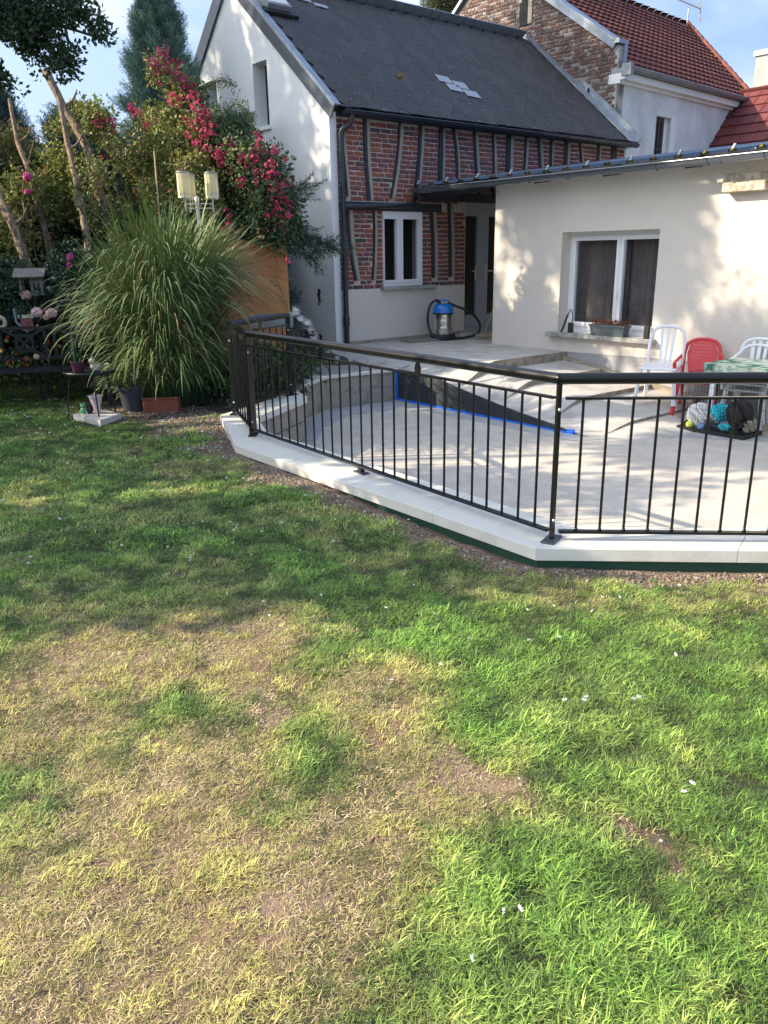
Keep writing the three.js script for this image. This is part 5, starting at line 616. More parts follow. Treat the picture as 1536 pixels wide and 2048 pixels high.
{ tag(part('white_slab', prism([[-4.80, 2.60], [-4.50, 2.40], [-4.58, 1.94], [-4.90, 2.10]], -0.005, 0.062, 0.006), MAT.coping), 'white square slab lying on the lawn edge under the vase', 'slab');
  const t = thing('glass_vase', 'pale pink flared glass vase standing on the white slab', 'vase', [-4.69, 0.063, 2.24]); part('bowl', lathe([[0.0, 0.0], [0.034, 0.0], [0.032, 0.02], [0.040, 0.08], [0.062, 0.155], [0.076, 0.19], [0.069, 0.185], [0.055, 0.15], [0.034, 0.08], [0.0, 0.03]], 24), phys({ color: [0.72, 0.58, 0.64], roughness: 0.25, transmission: 0.3, thickness: 0 }), t); part('rim', clean(new THREE.TorusGeometry(0.0735, 0.004, 6, 24).rotateX(Math.PI / 2).translate(0, 0.188, 0)), MAT.plasticWhite, t);
  const f = thing('frog_figurine', 'small green frog figurine on the left corner of the slab', 'figurine', [-4.80, 0.063, 2.16], -0.6), m = plain(0.10, 0.30, 0.17, 0.5); const b = new THREE.SphereGeometry(0.034, 14, 10); b.scale(1, 1.2, 0.9); b.translate(0, 0.04, 0); part('body', clean(b), m, f); const h = new THREE.SphereGeometry(0.028, 14, 10); h.scale(1.1, 0.8, 1); h.translate(0, 0.09, 0.01); part('head', clean(h), m, f); for (const s of [-1, 1]) { const e = new THREE.SphereGeometry(0.010, 8, 6); e.translate(0.016 * s, 0.115, 0.018); part('eye', clean(e), m, f); part('leg', joined([rod([0.025 * s, 0.03, 0.02], [0.045 * s, 0.004, 0.035], 0.010, 0.008, 7)]), m, f); }
  const p = thing('purple_pot', 'tiny dark purple pot beside the frog figurine', 'pot', [-4.745, 0.063, 2.16]); part('pot', lathe([[0, 0], [0.026, 0], [0.04, 0.03], [0.042, 0.055], [0.034, 0.07], [0.030, 0.07], [0.036, 0.05], [0, 0.04]], 18), plain(0.06, 0.018, 0.035, 0.5), p); part('soil', lathe([[0, 0.055], [0.034, 0.05]], 12), MAT.riser, p); }
{ const t = thing('grey_bucket', 'large dark grey plastic pot left of the terracotta trough', 'pot', [-4.20, 0, 2.02]); part('body', lathe([[0.0, 0.0], [0.115, 0.0], [0.12, 0.01], [0.155, 0.235], [0.170, 0.237], [0.172, 0.285], [0.160, 0.285], [0.145, 0.22], [0, 0.21]], 26), plain(0.045, 0.055, 0.075, 0.5), t); part('soil', lathe([[0, 0.235], [0.147, 0.23]], 18), MAT.riser, t); }
{ const t = thing('terracotta_trough', 'brown terracotta trough at the foot of the tall grass', 'planter', [-3.98, 0, 2.26], -0.6); part('trough', joined([box(0, 0.08, 0.10, 0.36, 0.15, 0.02, 0.006), box(0, 0.08, -0.10, 0.36, 0.15, 0.02, 0.006), box(-0.18, 0.08, 0, 0.02, 0.15, 0.21, 0.006), box(0.18, 0.08, 0, 0.02, 0.15, 0.21, 0.006), box(0, 0.155, 0.11, 0.39, 0.025, 0.03, 0.006)]), MAT.terracotta, t); part('soil', box(0, 0.12, 0, 0.34, 0.02, 0.19), MAT.riser, t); }
{ const t = thing('bird_feeder', 'weathered wooden bird feeder with open porch among the roses', 'bird feeder', [-4.66, 1.19, 0.52], -0.5), m = MAT.greyWood; part('floor', box(0, 0.03, 0, 0.27, 0.025, 0.20), m, t); part('roof', joined([bar([-0.17, 0.22, 0.15], [-0.17, 0.31, 0.0], 0.001, 0.001), (() => { const g = new THREE.BoxGeometry(0.34, 0.018, 0.19); g.rotateX(0.5); g.translate(0, 0.265, 0.075); return g; })(), (() => { const g = new THREE.BoxGeometry(0.34, 0.018, 0.19); g.rotateX(-0.5); g.translate(0, 0.265, -0.075); return g; })()]), m, t); part('house_box', box(0.06, 0.125, 0, 0.13, 0.16, 0.15), m, t); for (const z of [-0.07, 0.07]) part('porch_post', box(-0.11, 0.13, z, 0.022, 0.18, 0.022), MAT.wood, t); for (const x of [0.035, 0.085]) part('slot', joined([box(x, 0.115, 0.0765, 0.018, 0.07, 0.003)]), MAT.room, t); part('pole', rod([0.0, 0.02, 0], [0.0, -1.2, 0], 0.02), MAT.darkMetal, t); }
{ const t = thing('nest_box', 'small cream and pink nest box with slanted grey roof above the bench', 'bird house', [-4.79, 0.79, 0.60], -0.5); part('box', box(0, 0.1, 0, 0.13, 0.14, 0.11), plain(0.30, 0.10, 0.09, 0.8), t); part('front', box(0, 0.19, 0.0, 0.17, 0.035, 0.13), plain(0.66, 0.58, 0.42, 0.8), t); part('roof', joined([bar([-0.12, 0.14, 0.0], [0.0, 0.01, 0], 0.14, 0.014), bar([-0.12, 0.28, 0.0], [-0.11, 0.13, 0], 0.14, 0.014)]), plain(0.30, 0.33, 0.40, 0.7), t); part('post', rod([0.02, 0.03, 0], [0.02, -0.78, 0], 0.018), MAT.darkMetal, t); }
{ const t = thing('garden_ornament', 'round cream ring ornament behind the bench at the left edge', 'ornament', [-5.08, 0.92, 0.52], -0.4); part('ring', clean(new THREE.TorusGeometry(0.062, 0.024, 12, 26)), plain(0.52, 0.42, 0.30, 0.8), t); part('stake', rod([0, -0.06, 0], [0, -0.91, 0], 0.008), MAT.darkMetal, t); }
{ const t = thing('lime_pot', 'small lime green pot of white flowers beside the gable', 'pot', [-1.02, 0.075, 0.55]); part('pot', lathe([[0, 0], [0.06, 0], [0.085, 0.15], [0.09, 0.15], [0.09, 0.17], [0.078, 0.17], [0.07, 0.14], [0, 0.14]], 20), plain(0.45, 0.58, 0.03, 0.5), t); const r = rng(9), l = [], f = []; for (let k = 0; k < 60; k++) { const a = r() * 6.28, R = 0.13 * Math.sqrt(r()), y = 0.17 + 0.14 * r(), s = new THREE.SphereGeometry(0.022, 5, 4); s.scale(1.3, 0.5, 1); s.rotateX(r() * 3); s.translate(R * Math.cos(a), y, R * Math.sin(a)); (k % 3 ? l : f).push(s); if (k % 3 === 0) s.translate(0, 0.05, 0); } part('leaves', joined(l), plain(0.03, 0.09, 0.02, 0.8), t); part('blossoms', joined(f), plain(0.75, 0.75, 0.68, 0.7), t); }
{ const t = thing('white_flower_spray', 'tall spray of white star shaped blooms at the railing end by the gable', 'flowers', [-1.62, 0.0, 1.42]); const r = rng(31), pet = [], st = [], dk = []; for (let k = 0; k < 15; k++) { const s = k / 14, c = [lerp(-0.05, 0.20, s) * RX[0] + (r() - 0.5) * 0.08, lerp(0.88, 0.56, s) + (r() - 0.5) * 0.08, lerp(-0.05, 0.20, s) * RX[1] + (r() - 0.5) * 0.08]; st.push(rod([0, 0, 0], c, 0.006, 0.004, 5)); for (let q = 0; q < 9; q++) { const a = q / 9 * 6.283, g = new THREE.ConeGeometry(0.013, 0.085, 4); g.translate(0, 0.045, 0); g.rotateZ(-1.1); g.rotateY(a); g.rotateX(0.7); g.translate(...c); pet.push(g); } if (k > 5) for (let q = 0; q < 4; q++) { const g = new THREE.SphereGeometry(0.03, 5, 4); g.scale(1, 0.5, 1.3); g.translate(c[0] + (r() - 0.5) * 0.12, c[1] - 0.07 - r() * 0.08, c[2] + (r() - 0.5) * 0.12); dk.push(g); } } part('blossoms', joined(pet), plain(0.62, 0.60, 0.58, 0.8), t); part('stems', joined(st), plain(0.06, 0.08, 0.03, 0.8), t); part('leaves', joined(dk), plain(0.045, 0.03, 0.025, 0.8), t); }

// ------------------------------------------------------------------ plants
function leafCluster(n, R, len, wid, seed, flat = 0) {   // n folded leaves spread through a ball
  const r = rng(seed), P = [], a = new THREE.Vector3(), q = new THREE.Quaternion();
  for (let k = 0; k < n; k++) {
    const dir = new THREE.Vector3(r() - 0.5, (r() - 0.5) * (1 - flat), r() - 0.5).normalize(), o = dir.clone().multiplyScalar(R * Math.cbrt(r())), s = 0.7 + 0.6 * r(), L = len * s, W = wid * s * 0.5;
    const ax = dir.clone().add(new THREE.Vector3((r() - 0.5) * 1.6, (r() - 0.65) * 1.2, (r() - 0.5) * 1.6)).normalize(), sd = new THREE.Vector3(r() - 0.5, r() - 0.5, r() - 0.5).cross(ax).normalize(), nn = new THREE.Vector3().crossVectors(ax, sd);
    const v = (t, w, h) => o.clone().addScaledVector(ax, t * L).addScaledVector(sd, w * W).addScaledVector(nn, h * W);
    const b = v(0, 0, 0), m = v(0.45, 0, -0.25), t = v(1, 0, 0.15), l = v(0.42, 1, 0.2), rr = v(0.42, -1, 0.2);
    for (const tri of [[b, l, m], [l, t, m], [b, m, rr], [m, t, rr]]) for (const p of tri) P.push(p.x, p.y, p.z);
  }
  const g = new THREE.BufferGeometry(); g.setAttribute('position', new THREE.Float32BufferAttribute(P, 3)); g.computeVertexNormals(); return clean(g);
}
function frond(seed, L = 0.34, n = 17) {                 // feathery conifer spray along +y
  const r = rng(seed), P = [];
  const twig = (a, d, len, w, depth) => { const s = new THREE.Vector3(r() - 0.5, r() - 0.5, r() - 0.5).cross(d).normalize(), b = a.clone().addScaledVector(d, len * 0.5), e = a.clone().addScaledVector(d, len); P.push(...a.clone().addScaledVector(s, w * 0.5).toArray(), ...b.clone().addScaledVector(s, w).toArray(), ...b.clone().addScaledVector(s, -w).toArray(), ...b.clone().addScaledVector(s, w).toArray(), ...e.toArray(), ...b.clone().addScaledVector(s, -w).toArray()); if (depth) for (let k = 0; k < 3; k++) { const t = 0.25 + 0.25 * k, dd = d.clone().addScaledVector(s, (k % 2 ? 1 : -1) * 0.8).normalize(); twig(a.clone().addScaledVector(d, len * t), dd, len * 0.5, w * 0.8, 0); } };
  twig(new THREE.Vector3(), new THREE.Vector3(0, 1, 0), L, 0.006, 0);
  for (let k = 0; k < n; k++) { const t = 0.08 + 0.86 * k / n, sgn = k % 2 ? 1 : -1, d = new THREE.Vector3(sgn * (0.7 + 0.2 * r()), 0.75, (r() - 0.5) * 0.9).normalize(); twig(new THREE.Vector3(0, L * t, 0), d, L * (0.42 - 0.26 * t) * (0.8 + 0.4 * r()), 0.0055, 1); }
  const g = new THREE.BufferGeometry(); g.setAttribute('position', new THREE.Float32BufferAttribute(P, 3)); g.computeVertexNormals(); return clean(g);
}
const mat4 = (p, q, s) => new THREE.Matrix4().compose(p, q, new THREE.Vector3(s, s, s));
const randQ = (r) => new THREE.Quaternion(r() - 0.5, r() - 0.5, r() - 0.5, r() - 0.5).normalize();
function inEllipsoid(r, e, shell = 0.45) { const d = new THREE.Vector3(r() - 0.5, r() - 0.5, r() - 0.5).normalize().multiplyScalar(Math.pow(lerp(shell, 1, r()), 0.7)); return new THREE.Vector3(e[0] + d.x * e[3], e[1] + d.y * e[4], e[2] + d.z * e[5]); }
function crown(parent, name, geos, mat, ells, per, colour, seed, scale = [0.75, 1.25], shell = 0.4, gap = 0.36) {
  const r = rng(seed), lists = geos.map(() => [[], []]);
  for (const e of ells) { const n = Math.round(per * (e[6] ?? 1)); for (let k = 0; k < n; k++) { const p = inEllipsoid(r, e, shell), g = (r() * geos.length) | 0; if (fbm(p.x * 1.7 + 40, p.y * 1.7 + p.z * 1.1 + 40, seed, 2) < gap) continue; lists[g][0].push(mat4(p, randQ(r), lerp(...scale, r()))); lists[g][1].push(colour(p, r)); } }
  lists.forEach(([m, c], k) => m.length && instanced(name, geos[k], mat, m, c, parent, 'stuff'));
}
const shadeC = (c, r, v = 0.35) => { const k = 1 - v / 2 + v * r(); return C3(c[0] * k * (0.92 + 0.16 * r()), c[1] * k, c[2] * k * (0.85 + 0.3 * r())); };
// climbing rose
const roseLeaf = [leafCluster(16, 0.12, 0.052, 0.034, 501), leafCluster(16, 0.13, 0.058, 0.036, 502), leafCluster(14, 0.12, 0.05, 0.032, 503)];
{
  const t = thing('climbing_rose', 'large climbing rose with deep pink flower clusters over the orange wall', 'rose bush');
  const E = [[-3.05, 3.05, -0.75, 0.62, 0.55, 0.45, 1.2], [-2.49, 3.05, -0.55, 0.66, 0.5, 0.5, 1.3], [-2.10, 3.50, -0.40, 0.28, 0.42, 0.28, 0.5], [-1.95, 3.02, -0.02, 0.5, 0.48, 0.45, 1.1], [-1.72, 2.62, 0.62, 0.46, 0.5, 0.45, 1.2], [-1.68, 2.2, 0.92, 0.42, 0.45, 0.42, 1.1], [-2.30, 3.98, -0.62, 0.16, 0.26, 0.14, 0.10], [-2.96, 2.6, -0.5, 0.6, 0.55, 0.5, 1.2], [-2.25, 2.4, 0.1, 0.6, 0.6, 0.5, 1.3], [-3.22, 3.25, -0.9, 0.25, 0.25, 0.25, 0.25], [-1.62, 1.95, 1.1, 0.25, 0.3, 0.25, 0.4], [-2.5, 2.2, 0.4, 0.4, 0.35, 0.3, 0.6], [-3.0, 2.0, -0.2, 0.6, 0.6, 0.4, 0.9], [-3.55, 2.55, -1.0, 0.4, 0.5, 0.35, 0.6], [-4.1, 2.2, -0.95, 0.45, 0.5, 0.35, 0.6], [-3.3, 3.0, -1.15, 0.45, 0.5, 0.3, 0.9], [-3.4, 2.7, -0.9, 0.35, 0.4, 0.25, 0.6], [-2.95, 3.35, -1.3, 0.4, 0.4, 0.3, 0.6], [-3.0, 2.35, 0.05, 0.55, 0.45, 0.35, 0.9], [-2.5, 2.5, 0.25, 0.5, 0.4, 0.35, 0.8], [-3.5, 2.4, -0.1, 0.35, 0.4, 0.3, 0.5], [-2.75, 2.9, -0.1, 0.5, 0.4, 0.3, 0.8]];
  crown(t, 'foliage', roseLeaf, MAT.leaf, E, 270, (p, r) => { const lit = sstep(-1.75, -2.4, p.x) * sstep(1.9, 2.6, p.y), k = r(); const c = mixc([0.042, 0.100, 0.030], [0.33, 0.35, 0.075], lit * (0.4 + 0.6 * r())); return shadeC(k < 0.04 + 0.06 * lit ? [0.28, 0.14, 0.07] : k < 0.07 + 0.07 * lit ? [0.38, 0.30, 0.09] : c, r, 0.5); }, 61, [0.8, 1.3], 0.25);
  const arch = []; { const r = rng(66), P = [[-1.95, 3.65, -0.3], [-1.80, 3.80, -0.1], [-1.68, 3.82, 0.0], [-1.58, 3.74, 0.12]]; part('stem', tube(P, 0.008, 16, 6), plain(0.06, 0.09, 0.03), t); for (let k = 0; k < 30; k++) { const s = k / 30, c = new THREE.CatmullRomCurve3(P.map(V)).getPoint(s); arch.push(mat4(c.add(new THREE.Vector3((r() - 0.5) * 0.1, (r() - 0.5) * 0.12, (r() - 0.5) * 0.1)), randQ(r), 0.45)); } const Q = [[-1.85, 3.3, 0.15], [-1.66, 3.52, 0.2], [-1.56, 3.45, 0.3], [-1.54, 3.2, 0.4]]; part('stem', tube(Q, 0.008, 16, 6), plain(0.06, 0.09, 0.03), t); for (let k = 0; k < 26; k++) { const c = new THREE.CatmullRomCurve3(Q.map(V)).getPoint(k / 26); arch.push(mat4(c.add(new THREE.Vector3((r() - 0.5) * 0.14, (r() - 0.5) * 0.14, (r() - 0.5) * 0.14)), randQ(r), 0.5)); } instanced('foliage', roseLeaf[0], MAT.leaf, arch, arch.map(() => shadeC([0.16, 0.19, 0.05], r, 0.4)), t, 'stuff'); }
  const rs = rng(67); for (let k = 0; k < 9; k++) { const x = lerp(-3.2, -1.9, rs()), z = lerp(-0.9, -0.1, rs()); part('stem', taperTube([[x, 0, z], [x + (rs() - 0.5) * 0.3, 1.2, z], [x + (rs() - 0.5) * 0.7, 2.3, z - 0.1], [x + (rs() - 0.5) * 1.0, 3.1 + rs() * 0.5, z - 0.2]], 0.014, 0.005, 12, 5), MAT.bark, t); }
  const hang = tube([[-1.62, 1.75, 0.88], [-1.60, 1.55, 0.92], [-1.62, 1.3, 0.93], [-1.56, 1.1, 0.97]], 0.004, 14, 5); part('stem', hang, plain(0.09, 0.05, 0.02), t); { const r = rng(3), m = [[-1.585, 1.38, 0.96], [-1.62, 1.2, 0.95], [-1.575, 1.1, 0.99], [-1.57, 1.03, 0.99]].map((p) => mat4(V(p), randQ(r), 0.34)); instanced('foliage', roseLeaf[1], MAT.leaf, m, m.map(() => C3(0.05, 0.08, 0.02)), t, 'stuff'); }
  // flower clusters: several small double blooms each
  const blooms = [1, 2, 3, 4].map((s) => { const r = rng(700 + s), P = []; for (let k = 0; k < 17; k++) { const d = new THREE.Vector3(r() - 0.5, r() - 0.45, r() - 0.5).normalize(), o = d.clone().multiplyScalar(0.62 + 0.3 * r()), u = new THREE.Vector3(r() - 0.5, r() - 0.5, r() - 0.5).cross(d).normalize(), w = new THREE.Vector3().crossVectors(d, u), R = 0.20 + 0.10 * r(); for (let ring = 0; ring < 2; ring++) for (let q = 0; q < 5; q++) { const a = (q + ring * 0.5) / 5 * 6.283, da = 0.55, rr = R * (ring ? 0.6 : 1), h = ring ? 0.13 : 0.02, pt = (an, ra, hh) => o.clone().addScaledVector(u, Math.cos(an) * ra).addScaledVector(w, Math.sin(an) * ra).addScaledVector(d, hh); const c = pt(a, 0.02, ring * 0.03), l = pt(a - da, rr * 0.8, h), t = pt(a, rr, h + 0.05), e = pt(a + da, rr * 0.8, h); P.push(...c.toArray(), ...l.toArray(), ...t.toArray(), ...c.toArray(), ...t.toArray(), ...e.toArray()); } } const g = new THREE.BufferGeometry(); g.setAttribute('position', new THREE.Float32BufferAttribute(P, 3)); g.computeVertexNormals(); return clean(g); });
  const pinks = [[0.52, 0.035, 0.13], [0.60, 0.06, 0.17], [0.44, 0.028, 0.11], [0.66, 0.10, 0.20]].map((c) => phys({ color: c, roughness: 0.8, transmission: 0.22, thickness: 0 }));
  const FL = [[-2.28, 4.20, -0.52, 0.093], [-2.25, 4.09, -0.45, 0.093], [-2.40, 4.05, -0.56, 0.080], [-2.39, 3.95, -0.50, 0.067], [-2.17, 3.88, -0.30, 0.107], [-2.14, 3.79, -0.24, 0.093], [-2.15, 3.70, -0.21, 0.067], [-2.44, 3.52, 0.04, 0.104], [-2.26, 3.54, 0.18, 0.091], [-2.25, 3.42, 0.23, 0.091], [-2.19, 3.32, 0.32, 0.065], [-2.88, 3.41, -0.28, 0.091], [-2.82, 3.37, -0.21, 0.065], [-3.19, 3.29, -0.47, 0.091], [-3.31, 3.20, -0.53, 0.078], [-3.12, 3.25, -0.40, 0.065], [-2.28, 3.21, 0.30, 0.104], [-2.13, 3.15, 0.44, 0.091], [-2.25, 3.07, 0.38, 0.078], [-2.33, 2.99, 0.35, 0.058], [-2.12, 2.90, 0.55, 0.084], [-2.10, 2.81, 0.61, 0.091], [-2.00, 2.99, 0.61, 0.078], [-1.96, 2.89, 0.68, 0.065], [-1.97, 2.75, 0.94, 0.115], [-1.79, 2.96, 1.00, 0.077], [-1.89, 2.78, 0.99, 0.077], [-1.80, 3.05, 0.95, 0.064], [-1.75, 2.69, 1.14, 0.102], [-1.76, 2.54, 1.20, 0.102], [-1.66, 2.87, 1.14, 0.077], [-1.82, 2.60, 1.12, 0.089], [-1.71, 2.42, 1.29, 0.089], [-1.81, 2.24, 1.28, 0.089], [-1.70, 2.27, 1.36, 0.064], [-1.80, 2.12, 1.34, 0.077], [-1.71, 2.09, 1.43, 0.051], [-2.21, 2.13, 0.80, 0.078], [-2.28, 1.93, 0.83, 0.091], [-2.34, 1.91, 0.79, 0.078], [-3.32, 2.80, -0.37, 0.078], [-3.38, 2.74, -0.39, 0.065], [-1.83, 1.54, 1.56, 0.045]];
  const r = rng(71); FL.forEach(([x, y, z, s], k) => { const m = part('flower_cluster', blooms[k % 4], pinks[(r() * 4) | 0], t); m.position.set(x, y, z); m.quaternion.copy(randQ(r)); m.scale.setScalar(s * 1.0); if (s > 0.06) for (let q = 0; q < 2; q++) { const n = part('flower_cluster', blooms[(k + q + 1) % 4], pinks[(r() * 4) | 0], t); n.position.set(x + (r() - 0.5) * s * 4.2, y - s * (0.2 + 2.4 * r()), z + 0.03 + (r() - 0.5) * s * 2.0); n.quaternion.copy(randQ(r)); n.scale.setScalar(s * (0.5 + 0.25 * r())); } });
}
// conifers
const fronds = [1, 2, 3].map((s) => frond(s * 13));
function conifer(name, label, [x, z], h, R, y0, n, col, seed, pow = 0.75, extra = []) {
  const t = thing(name, label, 'conifer', [x, 0, z]), r = rng(seed), M = fronds.map(() => []), Cc = fronds.map(() => []);
  part('trunk', taperTube([[0, 0, 0], [0.02, h * 0.5, 0], [0, h * 0.97, 0]], R * 0.10 + 0.03, 0.012, 12, 8), MAT.darkBark, t);
  const add = (p, dir) => { const g = (r() * 3) | 0, q = new THREE.Quaternion().setFromUnitVectors(new THREE.Vector3(0, 1, 0), dir.normalize()).multiply(new THREE.Quaternion().setFromAxisAngle(new THREE.Vector3(0, 1, 0), r() * 6.283)); M[g].push(mat4(p, q, (0.75 + 0.7 * r()) * lerp(1.15, 0.6, clamp(p.y / h)))); Cc[g].push(shadeC(col, r, 0.5)); };
  for (let k = 0; k < n; k++) { const s = Math.pow(r(), 0.85), y = lerp(y0, h * 0.99, s), a = r() * 6.283, lob = 0.8 + 0.3 * Math.sin(a * 3 + y * 4) * Math.sin(a * 5 - y * 7), rad = R * Math.pow(1 - s, pow) * lob + 0.04, rr = rad * Math.sqrt(0.2 + 0.8 * r()); add(new THREE.Vector3(Math.cos(a) * rr, y - 0.15, Math.sin(a) * rr), new THREE.Vector3(Math.cos(a) * (0.5 + 0.5 * r()), 0.75 + 0.5 * r(), Math.sin(a) * (0.5 + 0.5 * r()))); }
  for (const [a, b, m] of extra) for (let k = 0; k < m; k++) { const s = k / m, p = V(a).lerp(V(b), s), d = V(b).sub(V(a)).normalize(); add(p.add(new THREE.Vector3((r() - 0.5) * 0.16, (r() - 0.5) * 0.14, (r() - 0.5) * 0.16)), d.add(new THREE.Vector3((r() - 0.5) * 1.4, (r() - 0.5) * 1.2, (r() - 0.5) * 1.4))); }
  fronds.forEach((f, k) => instanced('crown', f, MAT.leaf, M[k], Cc[k], t, 'stuff')); return t;
}
conifer('conifer', 'tall blue-green conifer rising behind the climbing rose', [-1.02, -3.30], 6.0, 1.22, 0.6, 4600, [0.145, 0.25, 0.185], 81, 0.72);
conifer('conifer', 'blue-green conifer filling the gap left of the white gable', [-0.66, -1.5], 3.75, 0.62, 0.4, 1900, [0.065, 0.125, 0.085], 83, 0.55);
conifer('conifer', 'dark conifer behind the rose with sprays reaching across the gable', [-1.25, -0.10], 2.75, 0.55, 1.75, 1500, [0.030, 0.066, 0.034], 87, 0.4, [[[0.05, 1.95, 0.5], [0.42, 1.72, 1.15], 40], [[0, 2.3, 0.4], [0.32, 2.45, 0.95], 34], [[0, 1.85, 0.5], [0.20, 1.62, 1.10], 26]]);
conifer('conifer', 'rounded blue conifer behind the bare trunks at the left', [-3.75, -3.3], 4.0, 1.0, 0.3, 2600, [0.070, 0.135, 0.110], 91, 0.45);
conifer('conifer', 'soft blue-green conifer low between the two bare trunks', [-2.9, -2.2], 3.75, 1.0, 0.3, 2700, [0.085, 0.165, 0.115], 93, 0.4);
conifer('young_spruce', 'slender young spruce against the sky beside the bare trunks', [-4.32, -2.6], 4.55, 0.22, 2.2, 260, [0.050, 0.085, 0.045], 97, 0.5);
// dark shrubbery closing the garden at the left
const darkLeaf = [leafCluster(18, 0.18, 0.085, 0.05, 511), leafCluster(18, 0.18, 0.08, 0.05, 512)];
{ const t = thing('dark_hedge', 'dense dark hedge behind the bench at the left edge', 'hedge'); crown(t, 'foliage', darkLeaf, MAT.leafDense, [[-5.7, 1.3, -1.2, 1.1, 1.7, 0.7], [-4.7, 1.2, -1.4, 1.0, 1.6, 0.6], [-3.7, 1.1, -1.3, 1.0, 1.4, 0.6], [-2.8, 1.0, -1.1, 0.9, 1.2, 0.5], [-4.9, 2.6, -2.2, 0.8, 1.0, 0.6], [-6.8, 2.0, -1.4, 1.0, 2.2, 0.9], [-5.4, 2.3, -2.9, 1, 1.2, 0.7]], 620, (p, r) => shadeC([0.018, 0.042, 0.014], r, 0.6), 121, [0.8, 1.3], 0.15); const r = rng(5); for (let k = 0; k < 9; k++) { const x = -6.6 + k * 0.5; part('stem', taperTube([[x, 0, -1.3], [x + 0.1, 1.2, -1.35], [x + (r() - 0.5) * 0.5, 2.4, -1.4]], 0.03, 0.01, 8, 6), MAT.darkBark, t); } }
{ const t = thing('leafy_shrub', 'bright green leafy shrub high behind the left trunks', 'shrub'); crown(t, 'foliage', darkLeaf, MAT.leaf, [[-5.0, 2.7, -2.9, 0.7, 0.8, 0.6], [-4.3, 2.6, -2.5, 0.5, 0.6, 0.3], [-3.6, 2.4, -1.9, 0.6, 0.6, 0.3]], 300, (p, r) => shadeC([0.075, 0.155, 0.035], r, 0.5), 131); part('stem', taperTube([[-5.0, 0, -2.9], [-5, 1.4, -2.9], [-4.9, 2.5, -2.8]], 0.04, 0.015), MAT.darkBark, t); }
{ const t = thing('yellow_climber', 'yellowish climber with sparse leaves on the left trunks', 'climber'); crown(t, 'foliage', roseLeaf, MAT.leaf, [[-3.85, 3.05, -1.7, 0.40, 0.28, 0.25], [-4.3, 2.0, -0.9, 0.5, 0.4, 0.3], [-3.9, 2.3, -0.95, 0.5, 0.4, 0.3], [-3.4, 2.35, -0.8, 0.4, 0.4, 0.3], [-4.6, 1.8, -0.6, 0.4, 0.4, 0.3]], 110, (p, r) => shadeC(r() < 0.25 ? [0.30, 0.18, 0.08] : [0.27, 0.29, 0.07], r, 0.5), 141); part('stem', tube([[-4.1, 0, -0.4], [-4.2, 1.2, -0.5], [-4.3, 2.3, -0.6], [-3.9, 3.1, -1.1]], 0.009, 20, 5), MAT.bark, t); part('stem', tube([[-3.6, 0, -0.3], [-3.7, 1.3, -0.3], [-3.5, 2.5, -0.3]], 0.008, 16, 5), MAT.bark, t); 
  const g = new THREE.SphereGeometry(0.055, 10, 8); for (const [p, s, n] of [[[-4.19, 2.58, -0.66], 1, 1], [[-4.22, 2.41, -0.62], 0.7, 2], [[-4.22, 1.62, 0.62], 0.75, 3], [[-4.24, 1.53, 0.62], 0.6, 4]]) { const m = part('pink_bloom', crumple(0.11, 0.12, 0.11, n + 60, 3, 0.3, 6), plain(0.62, 0.06, 0.26, 0.8), t); m.position.set(...p); m.scale.setScalar(s); } }
{ const t = thing('pale_rose_bush', 'rose bush with pale peach and pink blooms behind the bench', 'rose bush'); crown(t, 'foliage', roseLeaf, MAT.leaf, [[-4.55, 0.95, 0.45, 0.35, 0.5, 0.25], [-4.2, 1.2, 0.4, 0.35, 0.6, 0.3], [-3.85, 1.2, 0.6, 0.35, 0.6, 0.3], [-4.9, 1.2, 0.1, 0.4, 0.6, 0.25]], 150, (p, r) => shadeC([0.030, 0.072, 0.032], r, 0.5), 151); part('stem', tube([[-4.5, 0, 0.4], [-4.55, 0.6, 0.45], [-4.7, 1.2, 0.5]], 0.008, 12, 5), MAT.bark, t); part('stem', tube([[-4.2, 0, 0.4], [-4.3, 0.7, 0.5], [-4.5, 1.0, 0.7]], 0.008, 12, 5), MAT.bark, t);
  for (const [p, s, c, n] of [[[-4.75, 1.21, 0.55], 1.0, [0.62, 0.38, 0.30], 1], [[-4.70, 1.02, 0.68], 1.15, [0.66, 0.46, 0.50], 2], [[-4.57, 1.01, 0.78], 1.1, [0.66, 0.42, 0.36], 3], [[-4.62, 0.96, 0.74], 0.6, [0.60, 0.36, 0.28], 4], [[-4.42, 1.38, 0.55], 0.6, [0.62, 0.50, 0.42], 5], [[-4.5, 1.27, 0.6], 0.6, [0.6, 0.48, 0.42], 6], [[-4.24, 0.99, 0.85], 0.55, [0.62, 0.60, 0.40], 7], [[-4.20, 0.995, 0.88], 0.5, [0.62, 0.60, 0.40], 8]]) { const m = part('bloom', crumple(0.12, 0.11, 0.12, n + 30, 3, 0.4, 6), plain(...c, 0.85), t); m.position.set(...p); m.scale.setScalar(s); } }
